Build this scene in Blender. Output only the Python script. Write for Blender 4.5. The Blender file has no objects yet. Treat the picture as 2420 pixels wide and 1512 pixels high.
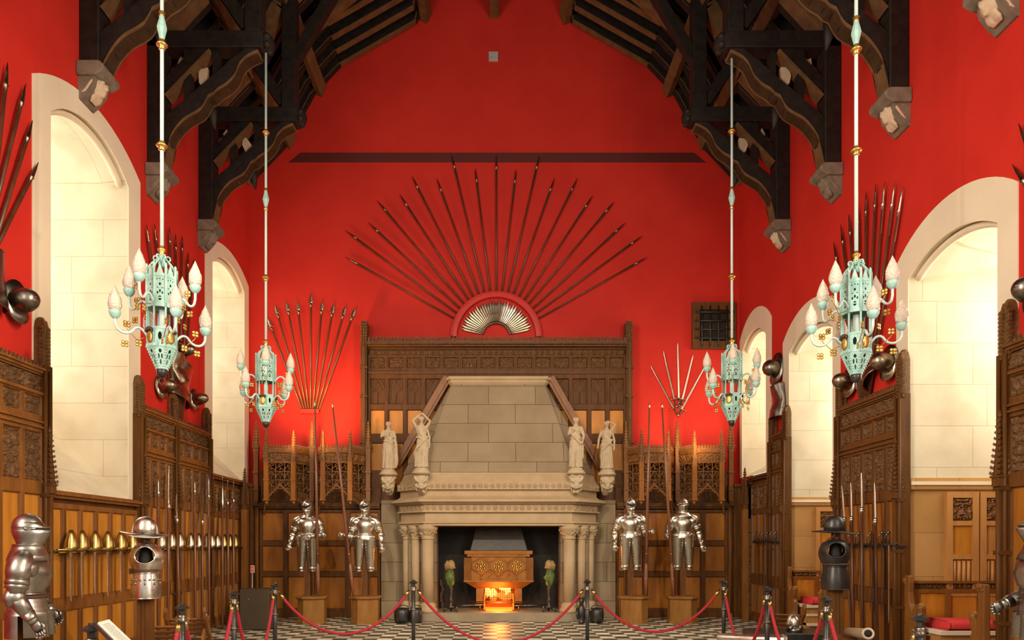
import bpy, bmesh, math, random
from mathutils import Vector, Matrix, noise
RND = random.Random(11)
COL = bpy.context.scene.collection
PI = math.pi
# the hall: x to the right, y away from the camera, z up; metres.  The camera stands at (0,0,EYE) looking along +y.
F, CX, CY, EYE = 1650.0, 1168.0, 1287.0, 1.5      # focal length and level-line centre measured on the photograph
W = 5.2                                            # half width of the hall
D = 14.82                                          # distance of the end wall
def P(px, py, d):                                  # world point at distance d
    return Vector(((px - CX) * d / F, d, EYE + (CY - py) * d / F))
def wu(px, X=W):                                   # distance along a side wall plane
    return F * X / abs(px - CX)
def wz(px, py, X=W):                               # height on a side wall plane
    return EYE + (CY - py) * X / abs(px - CX)
OFF = {}
# ------------------------------------------------------------------ mesh builder
class MB:
    def __init__(s): s.v = []; s.f = []; s.m = []; s.s = []
    def add(s, vs, fs, mi=0, smooth=False, M=None):
        o = len(s.v)
        if M is not None: vs = [M @ Vector(p) for p in vs]
        s.v.extend([tuple(p) for p in vs])
        for f in fs:
            s.f.append(tuple(i + o for i in f)); s.m.append(mi); s.s.append(smooth)
        return s
    def bx(s, x0, x1, y0, y1, z0, z1, mi=0, M=None):
        vs = [(x0,y0,z0),(x1,y0,z0),(x1,y1,z0),(x0,y1,z0),(x0,y0,z1),(x1,y0,z1),(x1,y1,z1),(x0,y1,z1)]
        fs = [(0,3,2,1),(4,5,6,7),(0,1,5,4),(1,2,6,5),(2,3,7,6),(3,0,4,7)]
        return s.add(vs, fs, mi, False, M)
    def frus(s, a, b, z0, z1, mi=0, M=None):       # a=(x0,x1,y0,y1) at z0, b at z1
        vs = [(a[0],a[2],z0),(a[1],a[2],z0),(a[1],a[3],z0),(a[0],a[3],z0),(b[0],b[2],z1),(b[1],b[2],z1),(b[1],b[3],z1),(b[0],b[3],z1)]
        fs = [(0,3,2,1),(4,5,6,7),(0,1,5,4),(1,2,6,5),(2,3,7,6),(3,0,4,7)]
        return s.add(vs, fs, mi, False, M)
    def bar(s, p, q, w, h, up=(0,0,1), mi=0, M=None):     # rectangular bar from p to q, w across, h along up
        p = Vector(p); q = Vector(q); t = (q-p).normalized(); u = Vector(up)
        a = t.cross(u)
        if a.length < 1e-5: a = t.cross(Vector((1,0,0)))
        a.normalize(); u = a.cross(t).normalized()
        a *= w/2; u *= h/2
        vs = [p-a-u,p+a-u,p+a+u,p-a+u,q-a-u,q+a-u,q+a+u,q-a+u]
        return s.add(vs, [(0,3,2,1),(4,5,6,7),(0,1,5,4),(1,2,6,5),(2,3,7,6),(3,0,4,7)], mi, False, M)
    def tube(s, pts, r, n=8, mi=0, smooth=True, caps=True, M=None, closed=False, fl=1.0, ref=None):
        pts = [Vector(p) for p in pts]; k = len(pts)
        rs = r if isinstance(r, (list, tuple)) else [r]*k
        vs = []; prev = Vector(ref) if ref else None
        for i, p in enumerate(pts):
            if closed: t = pts[(i+1) % k] - pts[i-1]
            else: t = pts[min(i+1,k-1)] - pts[max(i-1,0)]
            if t.length < 1e-9: t = Vector((0,0,1))
            t.normalize()
            if prev is None: prev = Vector((1,0,0)) if abs(t.x) < .9 else Vector((0,1,0))
            a = prev - t*prev.dot(t)
            if a.length < 1e-6: a = t.orthogonal()
            a.normalize(); prev = a; b = t.cross(a)
            for j in range(n):
                an = 2*PI*(j+.5)/n
                vs.append(p + (a*math.cos(an) + b*math.sin(an)*fl)*rs[i])
        fs = []
        for i in range(k if closed else k-1):
            i2 = (i+1) % k
            for j in range(n):
                j2 = (j+1) % n
                fs.append((i*n+j, i*n+j2, i2*n+j2, i2*n+j))
        if caps and not closed:
            fs.append(tuple(range(n-1,-1,-1))); fs.append(tuple((k-1)*n+j for j in range(n)))
        return s.add(vs, fs, mi, smooth, M)
    def lathe(s, prof, n=16, mi=0, smooth=True, M=None, sx=1., sy=1., a0=0., caps=True, a1=None):
        vs = []; k = len(prof); full = a1 is None
        m = n if full else n+1
        for r, z in prof:
            for j in range(m):
                an = a0 + (2*PI if full else a1-a0)*j/n
                vs.append((r*sx*math.cos(an), r*sy*math.sin(an), z))
        fs = []
        for i in range(k-1):
            for j in range(n):
                j2 = (j+1) % m
                fs.append((i*m+j, i*m+j2, (i+1)*m+j2, (i+1)*m+j))
        if caps and full:
            if prof[0][0] > 1e-4: fs.append(tuple(range(n-1,-1,-1)))
            if prof[-1][0] > 1e-4: fs.append(tuple((k-1)*n+j for j in range(n)))
        return s.add(vs, fs, mi, smooth, M)
    def prism(s, poly, h0, h1, mi=0, M=None, smooth=False):          # polygon in local xy, along z
        n = len(poly)
        vs = [(x,y,h0) for x,y in poly] + [(x,y,h1) for x,y in poly]
        fs = [tuple(range(n-1,-1,-1)), tuple(range(n,2*n))] + [(i,(i+1)%n,n+(i+1)%n,n+i) for i in range(n)]
        return s.add(vs, fs, mi, smooth, M)
    def ell(s, c, r, n=12, m=8, mi=0, M=None, smooth=True):
        if not isinstance(r, (tuple, list, Vector)): r = (r,r,r)
        vs = [(c[0],c[1],c[2]-r[2])]
        for i in range(1,m):
            th = PI*i/m - PI/2
            for j in range(n):
                an = 2*PI*j/n
                vs.append((c[0]+r[0]*math.cos(th)*math.cos(an), c[1]+r[1]*math.cos(th)*math.sin(an), c[2]+r[2]*math.sin(th)))
        vs.append((c[0],c[1],c[2]+r[2])); L = len(vs)-1
        fs = [(0,1+(j+1)%n,1+j) for j in range(n)]
        for i in range(m-2):
            for j in range(n):
                a = 1+i*n
                fs.append((a+j,a+(j+1)%n,a+n+(j+1)%n,a+n+j))
        a = 1+(m-2)*n
        fs += [(a+j,a+(j+1)%n,L) for j in range(n)]
        return s.add(vs, fs, mi, smooth, M)
    def loft(s, rings, mi=0, smooth=True, caps=True, M=None, closed=True):
        n = len(rings[0]); vs = [p for r in rings for p in r]; fs = []
        for i in range(len(rings)-1):
            for j in range(n if closed else n-1):
                j2 = (j+1) % n
                fs.append((i*n+j,i*n+j2,(i+1)*n+j2,(i+1)*n+j))
        if caps and closed:
            fs.append(tuple(range(n-1,-1,-1))); fs.append(tuple((len(rings)-1)*n+j for j in range(n)))
        return s.add(vs, fs, mi, smooth, M)
    def plate(s, outline, holes, t0, t1, M=None, mi=0, mi_hole=None):    # flat plate with holes, local xy, thickness along z
        bm = bmesh.new(); loops = [outline] + holes; edges = []
        for lp in loops:
            vv = [bm.verts.new((x,y,0)) for x,y in lp]
            for i in range(len(vv)): edges.append(bm.edges.new((vv[i], vv[(i+1)%len(vv)])))
        bmesh.ops.triangle_fill(bm, use_beauty=True, use_dissolve=False, edges=edges, normal=(0,0,1))
        bm.verts.index_update()
        base = [(v.co.x, v.co.y) for v in bm.verts]
        tris = [tuple(v.index for v in f.verts) for f in bm.faces]
        bm.free(); n = len(base)
        vs = [(x,y,t0) for x,y in base] + [(x,y,t1) for x,y in base]
        fs = [tuple(reversed(t)) for t in tris] + [tuple(i+n for i in t) for t in tris]
        s.add(vs, fs, mi, False, M)
        o = 0
        for li, lp in enumerate(loops):
            k = len(lp)
            vs = [(x,y,t0) for x,y in lp] + [(x,y,t1) for x,y in lp]
            s.add(vs, [(i,(i+1)%k,k+(i+1)%k,k+i) for i in range(k)], mi if li == 0 or mi_hole is None else mi_hole, False, M)
        return s
    def cut(s):                                    # start a new separate piece (see build_each)
        if not hasattr(s,'cuts'): s.cuts = []
        s.cuts.append((len(s.v),len(s.f))); return s
    def build_each(s, name, mat, parent=None, M=None, **kw):
        cs = getattr(s,'cuts',[]); cs = [(0,0)]+[c for c in cs if c[0] > 0]+[(len(s.v),len(s.f))]; out = []
        for (v0,f0),(v1,f1) in zip(cs,cs[1:]):
            if v1 == v0: continue
            q = MB(); q.v = s.v[v0:v1]; q.f = [tuple(i-v0 for i in f) for f in s.f[f0:f1]]; q.m = s.m[f0:f1]; q.s = s.s[f0:f1]
            out.append(q.build(name, mat, parent, M, **kw))
        return out
    def build(s, name, mat, parent=None, M=None, recalc=True, label=None):
        me = bpy.data.meshes.new(name)
        vs = s.v if M is None else [tuple(M @ Vector(p)) for p in s.v]
        off = OFF.get(parent.name, Vector()) if parent else Vector()
        if off.length: vs = [(x-off.x,y-off.y,z-off.z) for x,y,z in vs]
        me.from_pydata(vs, [], s.f)
        me.polygons.foreach_set('material_index', s.m); me.polygons.foreach_set('use_smooth', s.s)
        for m in (mat if isinstance(mat,(list,tuple)) else [mat]): me.materials.append(m)
        if recalc:
            bm = bmesh.new(); bm.from_mesh(me)
            bmesh.ops.remove_doubles(bm, verts=bm.verts, dist=1e-6)
            bmesh.ops.recalc_face_normals(bm, faces=bm.faces); bm.to_mesh(me); bm.free()
        me.update()
        o = bpy.data.objects.new(name, me); COL.objects.link(o)
        if parent: o.parent = parent
        OFF[o.name] = off.copy()
        if label: o['label'] = label
        return o
def tag(o, label, cat, group=None, kind=None):
    o['label'] = label; o['category'] = cat
    if group: o['group'] = group
    if kind: o['kind'] = kind
    return o
def thing(name, label, cat, loc=(0,0,0), group=None):
    o = bpy.data.objects.new(name, None); COL.objects.link(o); o.empty_display_size = .1
    o.location = loc; OFF[o.name] = Vector(loc)
    return tag(o, label, cat, group)
def struct(o): o['kind'] = 'structure'; return o
def copy_tree(o, parent=None):
    c = o.copy(); COL.objects.link(c)
    OFF[c.name] = OFF.get(o.name, Vector())
    if parent: c.parent = parent
    for ch in list(o.children): copy_tree(ch, c)
    return c
def smooth_angle(o, deg=35):
    o.data.polygons.foreach_set('use_smooth', [True]*len(o.data.polygons))
    o.data.set_sharp_from_angle(angle=math.radians(deg)); return o
def bevel(o, w=.006, seg=1):
    m = o.modifiers.new('edge', 'BEVEL'); m.width = w; m.segments = seg; m.limit_method = 'ANGLE'; return o
def arc(cx, cz, r, a0, a1, n, rz=None):
    rz = r if rz is None else rz
    return [(cx + r*math.cos(a0+(a1-a0)*i/n), cz + rz*math.sin(a0+(a1-a0)*i/n)) for i in range(n+1)]
def bez(p0, p1, p2, p3, n):
    out = []
    for i in range(n+1):
        t = i/n; u = 1-t
        out.append(tuple(u**3*a + 3*u*u*t*b + 3*u*t*t*c + t**3*d for a,b,c,d in zip(p0,p1,p2,p3)))
    return out
def frame(origin, u, n):                          # local (u, n, z) -> world
    u = Vector(u).normalized(); n = Vector(n).normalized(); o = Vector(origin)
    return Matrix(((u.x,n.x,0,o.x),(u.y,n.y,0,o.y),(u.z,n.z,1,o.z),(0,0,0,1)))
def uz(M):                                        # local (x,y,z) of a plate -> (u, z, n)
    return M @ Matrix(((1,0,0,0),(0,0,1,0),(0,1,0,0),(0,0,0,1)))
def rot(axis, deg, loc=(0,0,0)):
    return Matrix.Translation(Vector(loc)) @ Matrix.Rotation(math.radians(deg), 4, axis)
def place(origin, zdir, xdir=(1,0,0)):            # local z along zdir
    z = Vector(zdir).normalized(); x = Vector(xdir) - z*Vector(xdir).dot(z)
    if x.length < 1e-5: x = z.orthogonal()
    x.normalize(); y = z.cross(x); o = Vector(origin)
    return Matrix(((x.x,y.x,z.x,o.x),(x.y,y.y,z.y,o.y),(x.z,y.z,z.z,o.z),(0,0,0,1)))
# ------------------------------------------------------------------ materials
def newmat(name):
    m = bpy.data.materials.new(name); m.use_nodes = True
    nt = m.node_tree; b = nt.nodes['Principled BSDF']
    return m, nt, b
def nd(nt, typ, **kw):
    n = nt.nodes.new(typ)
    for k, v in kw.items(): setattr(n, k, v)
    return n
def mat(name, c1, c2=None, rough=.5, metal=0., scale=3., stretch=(1,1,1), bump=0., bscale=None, detail=5, spec=.5, rv=0., dist=.01, emit=None, coat=0.):
    m, nt, b = newmat(name)
    b.inputs['Roughness'].default_value = rough; b.inputs['Metallic'].default_value = metal
    b.inputs['Specular IOR Level'].default_value = spec
    b.inputs['Base Color'].default_value = (*c1,1)
    if coat: b.inputs['Coat Weight'].default_value = coat; b.inputs['Coat Roughness'].default_value = .15
    if emit:
        b.inputs['Emission Color'].default_value = (*emit[0],1); b.inputs['Emission Strength'].default_value = emit[1]
    tc = nd(nt,'ShaderNodeTexCoord'); mp = nd(nt,'ShaderNodeMapping')
    mp.inputs['Scale'].default_value = stretch
    nt.links.new(tc.outputs['Object'], mp.inputs['Vector'])
    if c2 is not None:
        nz = nd(nt,'ShaderNodeTexNoise'); nz.inputs['Scale'].default_value = scale; nz.inputs['Detail'].default_value = detail; nz.inputs['Roughness'].default_value = .6
        nt.links.new(mp.outputs['Vector'], nz.inputs['Vector'])
        cr = nd(nt,'ShaderNodeValToRGB'); cr.color_ramp.elements[0].position = .3; cr.color_ramp.elements[1].position = .7
        cr.color_ramp.elements[0].color = (*c1,1); cr.color_ramp.elements[1].color = (*c2,1)
        nt.links.new(nz.outputs['Fac'], cr.inputs['Fac']); nt.links.new(cr.outputs['Color'], b.inputs['Base Color'])
        if rv:
            mr = nd(nt,'ShaderNodeMapRange'); mr.inputs['To Min'].default_value = rough-rv; mr.inputs['To Max'].default_value = rough+rv
            nt.links.new(nz.outputs['Fac'], mr.inputs['Value']); nt.links.new(mr.outputs['Result'], b.inputs['Roughness'])
    if bump:
        n2 = nd(nt,'ShaderNodeTexNoise'); n2.inputs['Scale'].default_value = bscale or scale*6; n2.inputs['Detail'].default_value = 4
        nt.links.new(mp.outputs['Vector'], n2.inputs['Vector'])
        bp = nd(nt,'ShaderNodeBump'); bp.inputs['Strength'].default_value = bump; bp.inputs['Distance'].default_value = dist
        nt.links.new(n2.outputs['Fac'], bp.inputs['Height']); nt.links.new(bp.outputs['Normal'], b.inputs['Normal'])
    return m
def ashlar(name, c1, c2, cm, bw, bh, swap='xz', mort=.008, rough=.8, off=(0,0,0), bump=.25):
    m, nt, b = newmat(name); b.inputs['Roughness'].default_value = rough; b.inputs['Specular IOR Level'].default_value = .3
    tc = nd(nt,'ShaderNodeTexCoord'); sx = nd(nt,'ShaderNodeSeparateXYZ'); cb = nd(nt,'ShaderNodeCombineXYZ')
    mp = nd(nt,'ShaderNodeMapping'); mp.inputs['Location'].default_value = off
    nt.links.new(tc.outputs['Object'], mp.inputs['Vector']); nt.links.new(mp.outputs['Vector'], sx.inputs['Vector'])
    nt.links.new(sx.outputs[swap[0].upper()], cb.inputs['X']); nt.links.new(sx.outputs[swap[1].upper()], cb.inputs['Y'])
    br = nd(nt,'ShaderNodeTexBrick'); br.offset = .43; br.squash = 1.35; br.squash_frequency = 3
    br.inputs['Scale'].default_value = 1.; br.inputs['Brick Width'].default_value = bw; br.inputs['Row Height'].default_value = bh
    br.inputs['Mortar Size'].default_value = mort; br.inputs['Mortar Smooth'].default_value = .3
    br.inputs['Color1'].default_value = (*c1,1); br.inputs['Color2'].default_value = (*c2,1); br.inputs['Mortar'].default_value = (*cm,1)
    nt.links.new(cb.outputs['Vector'], br.inputs['Vector'])
    nz = nd(nt,'ShaderNodeTexNoise'); nz.inputs['Scale'].default_value = 2.2; nz.inputs['Detail'].default_value = 6
    nt.links.new(tc.outputs['Object'], nz.inputs['Vector'])
    mx = nd(nt,'ShaderNodeMix', data_type='RGBA', blend_type='MULTIPLY'); mx.inputs['Factor'].default_value = .55
    cr = nd(nt,'ShaderNodeValToRGB'); cr.color_ramp.elements[0].color = (.72,.68,.62,1); cr.color_ramp.elements[1].color = (1,1,1,1)
    cr.color_ramp.elements[0].position = .3; cr.color_ramp.elements[1].position = .6
    nt.links.new(nz.outputs['Fac'], cr.inputs['Fac'])
    nt.links.new(br.outputs['Color'], mx.inputs['A']); nt.links.new(cr.outputs['Color'], mx.inputs['B'])
    nt.links.new(mx.outputs['Result'], b.inputs['Base Color'])
    n2 = nd(nt,'ShaderNodeTexNoise'); n2.inputs['Scale'].default_value = 60
    ad = nd(nt,'ShaderNodeMath', operation='MULTIPLY_ADD'); ad.inputs[1].default_value = -1.; 
    nt.links.new(tc.outputs['Object'], n2.inputs['Vector']); nt.links.new(br.outputs['Fac'], ad.inputs[0])
    m3 = nd(nt,'ShaderNodeMath', operation='MULTIPLY'); m3.inputs[1].default_value = .3
    nt.links.new(n2.outputs['Fac'], m3.inputs[0]); nt.links.new(m3.outputs[0], ad.inputs[2])
    bp = nd(nt,'ShaderNodeBump'); bp.inputs['Strength'].default_value = bump; bp.inputs['Distance'].default_value = .006
    nt.links.new(ad.outputs[0], bp.inputs['Height']); nt.links.new(bp.outputs['Normal'], b.inputs['Normal'])
    return m
def tiles(name):
    m, nt, b = newmat(name); b.inputs['Roughness'].default_value = .42; b.inputs['Specular IOR Level'].default_value = .35
    tc = nd(nt,'ShaderNodeTexCoord'); mp = nd(nt,'ShaderNodeMapping'); T = .238
    mp.inputs['Location'].default_value = (.19/T+40, 40, 0); mp.inputs['Scale'].default_value = (1/T,1/T,1)
    nt.links.new(tc.outputs['Object'], mp.inputs['Vector'])
    fl = nd(nt,'ShaderNodeVectorMath', operation='FLOOR'); nt.links.new(mp.outputs['Vector'], fl.inputs[0])
    wn = nd(nt,'ShaderNodeTexWhiteNoise', noise_dimensions='3D'); nt.links.new(fl.outputs['Vector'], wn.inputs['Vector'])
    ck = nd(nt,'ShaderNodeTexChecker'); ck.inputs['Scale'].default_value = 1.; ck.inputs['Color1'].default_value = (1,1,1,1); ck.inputs['Color2'].default_value = (0,0,0,1)
    ce = nd(nt,'ShaderNodeVectorMath', operation='ADD'); ce.inputs[1].default_value = (.5,.5,.5)
    nt.links.new(fl.outputs['Vector'], ce.inputs[0]); nt.links.new(ce.outputs['Vector'], ck.inputs['Vector'])
    # streaked marble veins, direction shifted per tile
    mv = nd(nt,'ShaderNodeMapping'); mv.inputs['Scale'].default_value = (1.2,7,1)
    av = nd(nt,'ShaderNodeVectorMath', operation='MULTIPLY_ADD'); av.inputs[1].default_value = (13,17,0)
    nt.links.new(wn.outputs['Color'], av.inputs[0]); nt.links.new(tc.outputs['Object'], av.inputs[2]); nt.links.new(av.outputs['Vector'], mv.inputs['Vector'])
    nz = nd(nt,'ShaderNodeTexNoise'); nz.inputs['Scale'].default_value = 3.5; nz.inputs['Detail'].default_value = 4
    nt.links.new(mv.outputs['Vector'], nz.inputs['Vector'])
    lt = nd(nt,'ShaderNodeValToRGB'); e = lt.color_ramp.elements; e[0].position=.35; e[0].color=(.40,.36,.25,1); e[1].position=.48; e[1].color=(.84,.78,.62,1)
    dk = nd(nt,'ShaderNodeValToRGB'); e = dk.color_ramp.elements; e[0].position=.4; e[0].color=(.045,.041,.027,1); e[1].position=.62; e[1].color=(.23,.21,.14,1)
    nt.links.new(nz.outputs['Fac'], lt.inputs['Fac']); nt.links.new(nz.outputs['Fac'], dk.inputs['Fac'])
    # tone jitter per tile
    jr = nd(nt,'ShaderNodeMapRange'); jr.inputs['To Min'].default_value=.55; jr.inputs['To Max'].default_value=1.1; nt.links.new(wn.outputs['Value'], jr.inputs['Value'])
    mx = nd(nt,'ShaderNodeMix', data_type='RGBA'); nt.links.new(ck.outputs['Fac'], mx.inputs['Factor']); nt.links.new(dk.outputs['Color'], mx.inputs['A']); nt.links.new(lt.outputs['Color'], mx.inputs['B'])
    vs = nd(nt,'ShaderNodeVectorMath', operation='SCALE'); nt.links.new(mx.outputs['Result'], vs.inputs[0]); nt.links.new(jr.outputs['Result'], vs.inputs['Scale'])
    nt.links.new(vs.outputs['Vector'], b.inputs['Base Color'])
    return m
M_RED   = mat('red_plaster', (.53,.021,.013), (.61,.028,.016), rough=.65, scale=1.1, bump=.12, bscale=60, dist=.004, spec=.25)
M_CREAM = mat('cream_plaster', (.74,.62,.45), (.80,.68,.50), rough=.8, scale=2.)
M_JAMB  = ashlar('cream_ashlar_jamb', (.70,.61,.46), (.66,.57,.42), (.52,.43,.29), 1.05, .52, 'xz', .006, off=(.3,0,.13))
M_TANST = ashlar('tan_ashlar', (.52,.28,.095), (.47,.25,.08), (.34,.17,.06), .55, .55, 'xz', .006)
M_HOOD  = ashlar('hood_ashlar', (.32,.24,.15), (.27,.20,.122), (.12,.08,.045), .95, .40, 'xz', .007, off=(.2,0,.06))
M_STONE = mat('carved_sandstone', (.40,.285,.16), (.48,.35,.205), rough=.75, scale=3, bump=.25, bscale=40)
M_HEARTH= mat('hearth_stone', (.26,.20,.13), (.33,.26,.17), rough=.7, scale=5, bump=.2)
M_STATUE= mat('statue_stone', (.42,.32,.20), (.53,.42,.275), rough=.65, scale=8, bump=.15, bscale=50)
M_CORB  = mat('corbel_stone', (.13,.095,.065), (.24,.18,.125), rough=.9, scale=6, bump=.4, bscale=30)
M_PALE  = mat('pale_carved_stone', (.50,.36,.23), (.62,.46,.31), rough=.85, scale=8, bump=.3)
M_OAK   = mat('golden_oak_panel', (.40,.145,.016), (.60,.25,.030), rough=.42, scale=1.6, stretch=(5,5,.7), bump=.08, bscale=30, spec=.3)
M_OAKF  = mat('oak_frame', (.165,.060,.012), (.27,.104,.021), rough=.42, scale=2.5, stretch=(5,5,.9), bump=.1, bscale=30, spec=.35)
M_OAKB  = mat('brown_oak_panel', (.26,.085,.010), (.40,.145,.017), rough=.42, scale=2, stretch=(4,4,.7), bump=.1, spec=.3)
M_OAKC  = mat('carved_dark_oak', (.085,.037,.012), (.20,.092,.030), rough=.48, scale=22, bump=.5, bscale=70, spec=.3)
M_OAKT  = mat('carved_brown_oak', (.16,.068,.020), (.27,.12,.038), rough=.45, scale=14, bump=.4, bscale=60, spec=.3)
M_OAKD  = mat('dark_oak', (.085,.032,.008), (.15,.060,.014), rough=.5, scale=4, stretch=(4,4,.8), bump=.15, spec=.22)
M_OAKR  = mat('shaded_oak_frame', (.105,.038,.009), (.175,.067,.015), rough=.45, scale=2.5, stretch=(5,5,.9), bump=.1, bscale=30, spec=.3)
M_OAKP  = mat('dark_oak_post', (.075,.027,.006), (.135,.052,.011), rough=.5, scale=2.5, stretch=(5,5,.9), bump=.12, bscale=30, spec=.2)
M_OAKL  = mat('light_oak', (.42,.19,.055), (.54,.26,.085), rough=.45, scale=3, stretch=(4,4,.8), spec=.3)
M_TIMB  = mat('black_timber', (.008,.006,.005), (.024,.015,.010), rough=.6, scale=3, stretch=(3,1,3), bump=.35, bscale=12, spec=.3)
M_RAFT  = mat('brown_rafter', (.10,.050,.019), (.18,.095,.038), rough=.6, scale=3, stretch=(2,2,2), bump=.3, bscale=14, spec=.3)
M_BOARD = mat('roof_board', (.012,.009,.007), (.024,.017,.012), rough=.8, scale=4, bump=.2)
M_STEEL = mat('polished_steel', (.60,.55,.47), (.78,.73,.64), rough=.31, metal=1, scale=9, rv=.08, bump=.06, bscale=40)
M_DSTEEL= mat('dark_steel', (.16,.14,.12), (.30,.265,.22), rough=.33, metal=1, scale=7, rv=.1, bump=.08, bscale=40)
M_BSTEEL= mat('browned_steel', (.24,.19,.13), (.40,.32,.22), rough=.3, metal=1, scale=7, rv=.1, bump=.08)
M_BLACK = mat('black_iron', (.012,.011,.010), (.03,.028,.025), rough=.35, scale=10, bump=.15, spec=.6)
M_BRASS = mat('brass', (.42,.29,.085), (.62,.46,.17), rough=.3, metal=1, scale=8)
M_GOLD  = mat('antique_gilt', (.42,.24,.06), (.75,.48,.14), rough=.35, metal=.85, scale=10, bump=.2)
M_TEAL  = mat('pale_turquoise_paint', (.25,.47,.42), (.42,.63,.56), rough=.45, scale=12, bump=.1)
M_ROD   = mat('pale_rod_paint', (.47,.60,.55), (.58,.70,.64), rough=.3, scale=6)
M_PIKE  = mat('ash_pike_shaft', (.075,.022,.010), (.14,.05,.022), rough=.35, scale=3, stretch=(4,4,.6), coat=.2)
M_BROWN = mat('brown_pike_shaft', (.16,.055,.022), (.24,.09,.04), rough=.35, scale=3, stretch=(4,4,.6), coat=.2)
M_ROPE  = mat('crimson_rope', (.30,.008,.020), (.42,.018,.034), rough=.75, scale=60)
M_CUSH  = mat('red_cushion_cloth', (.62,.03,.035), (.70,.05,.05), rough=.85, scale=30, bump=.2, bscale=200)
M_REDPNT= mat('red_painted_wood', (.52,.016,.010), (.58,.03,.018), rough=.4, scale=4)
M_STRAP = mat('leather_strap', (.06,.025,.012), (.10,.04,.02), rough=.6, scale=10)
M_DARK  = mat('soot_and_shade_black', (.010,.008,.006), (.022,.017,.012), rough=.8, scale=5, bump=.2)  # firebox soot; elsewhere a dark fill for the shade inside openings
M_PAPER = mat('printed_card', (.75,.73,.62), (.82,.80,.70), rough=.5, scale=3)
M_GREY  = mat('grey_metal', (.50,.48,.47), (.58,.56,.55), rough=.4, metal=.3, scale=5)
def glass_shade():
    m, nt, b = newmat('frosted_flame_glass')
    b.inputs['Base Color'].default_value = (.86,.76,.64,1); b.inputs['Roughness'].default_value = .18
    b.inputs['Transmission Weight'].default_value = .35; b.inputs['IOR'].default_value = 1.3
    tc = nd(nt,'ShaderNodeTexCoord'); vo = nd(nt,'ShaderNodeTexVoronoi'); vo.inputs['Scale'].default_value = 45
    nt.links.new(tc.outputs['Object'], vo.inputs['Vector'])
    bp = nd(nt,'ShaderNodeBump'); bp.inputs['Strength'].default_value = .8; bp.inputs['Distance'].default_value = .01
    nt.links.new(vo.outputs['Distance'], bp.inputs['Height']); nt.links.new(bp.outputs['Normal'], b.inputs['Normal'])
    return m
M_GLASS = glass_shade()
def pane_mat():
    m = bpy.data.materials.new('window_pane_glass'); m.use_nodes = True; nt = m.node_tree; nt.nodes.clear()
    o = nd(nt,'ShaderNodeOutputMaterial'); mx = nd(nt,'ShaderNodeMixShader'); t = nd(nt,'ShaderNodeBsdfTransparent'); g = nd(nt,'ShaderNodeBsdfGlossy')
    g.inputs['Roughness'].default_value = .05; mx.inputs['Fac'].default_value = .08; t.inputs['Color'].default_value = (.95,.97,.96,1)
    nt.links.new(t.outputs[0], mx.inputs[1]); nt.links.new(g.outputs[0], mx.inputs[2]); nt.links.new(mx.outputs[0], o.inputs[0]); return m
M_PANE = pane_mat()
M_TILE = tiles('marble_tile_floor')
# ------------------------------------------------------------------ the setting
MLW = frame((-W,0,0), (0,1,0), (1,0,0))            # left wall: u = y, n into the hall
MRW = frame(( W,0,0), (0,1,0), (-1,0,0))
MBW = frame((0,D,0), (1,0,0), (0,-1,0))            # end wall: u = x
WTOP = 9.35
Y0 = 3.0
def seg_arch(u0, u1, z0, zs, za, n=14):            # closed outline: flat bottom z0, segmental arch from zs to za
    w = (u1-u0)/2; h = za-zs; R_ = (w*w+h*h)/(2*h); c = (u0+u1)/2; cz = za-R_; a = math.asin(w/R_)
    top = [(c+R_*math.sin(t), cz+R_*math.cos(t)) for t in [a-2*a*i/n for i in range(n+1)]]
    return [(u0,z0),(u1,z0)] + top
T = 1.7
OPEN = {  # window: (wall, u0, u1, bottom, spring, apex, trim u0, u1, trim bottom, trim spring, trim apex)
 1: ('L', 8.17, 9.91, 2.14, 6.57, 6.92, 7.85,10.24, 2.14, 6.80, 7.20),
 2: ('L',12.86,14.50, 2.80, 6.72, 7.02,12.54,14.76, 2.80, 6.95, 7.26),
 3: ('R', 7.20, 8.755,0.0, 4.82, 5.06, 6.92, 9.01, 0.0, 5.10, 5.49),
 4: ('R',10.71,12.29, 0.0, 4.86, 5.10,10.48,12.56, 0.0, 5.12, 5.52),
 5: ('R',13.34,14.62, 2.90, 5.52, 5.80,13.08,14.76, 2.90, 5.78, 6.20)}
fl = MB().bx(-W-2.2, W+2.2, -4, D+.3, -.12, 0)
struct(fl.build('floor', M_TILE))
def side_wall(name, side, M):
    holes = [seg_arch(o[1]-.01,o[2]+.01,max(o[3]-.02,.001),o[4]+.045,o[5]+.045) for o in OPEN.values() if o[0] == side]
    # alcoves reach the floor: their bottom edge lies on the outline, so the outline steps round them
    floor_h = sorted([h for h in holes if h[0][1] < .01], key=lambda h: h[0][0]); wall_h = [h for h in holes if h[0][1] >= .01]
    out = [(Y0,0)]
    for h in floor_h:
        pts = [(h[0][0],0)] + list(reversed(h[2:])) + [(h[1][0],0)]
        out += pts
    out += [(D+.3,0),(D+.3,WTOP),(Y0,WTOP)]
    mb = MB().plate(out, wall_h, -.22, 0, uz(M), 0)
    return struct(mb.build(name, [M_RED]))
side_wall('wall_left', 'L', MLW); side_wall('wall_right', 'R', MRW)
struct(MB().prism([(-W-.2,0),(W+.2,0),(W+.2,9.3),(4.75,10.1),(4.1,11.2),(3.4,11.9),(1.75,12.8),(1.6,13.6),(0,14.85),(-1.6,13.6),(-1.75,12.8),(-3.4,11.9),(-4.1,11.2),(-4.75,10.1),(-W-.2,9.3)], -.3, 0, M=uz(MBW)).build('wall_back', M_RED))
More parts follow.
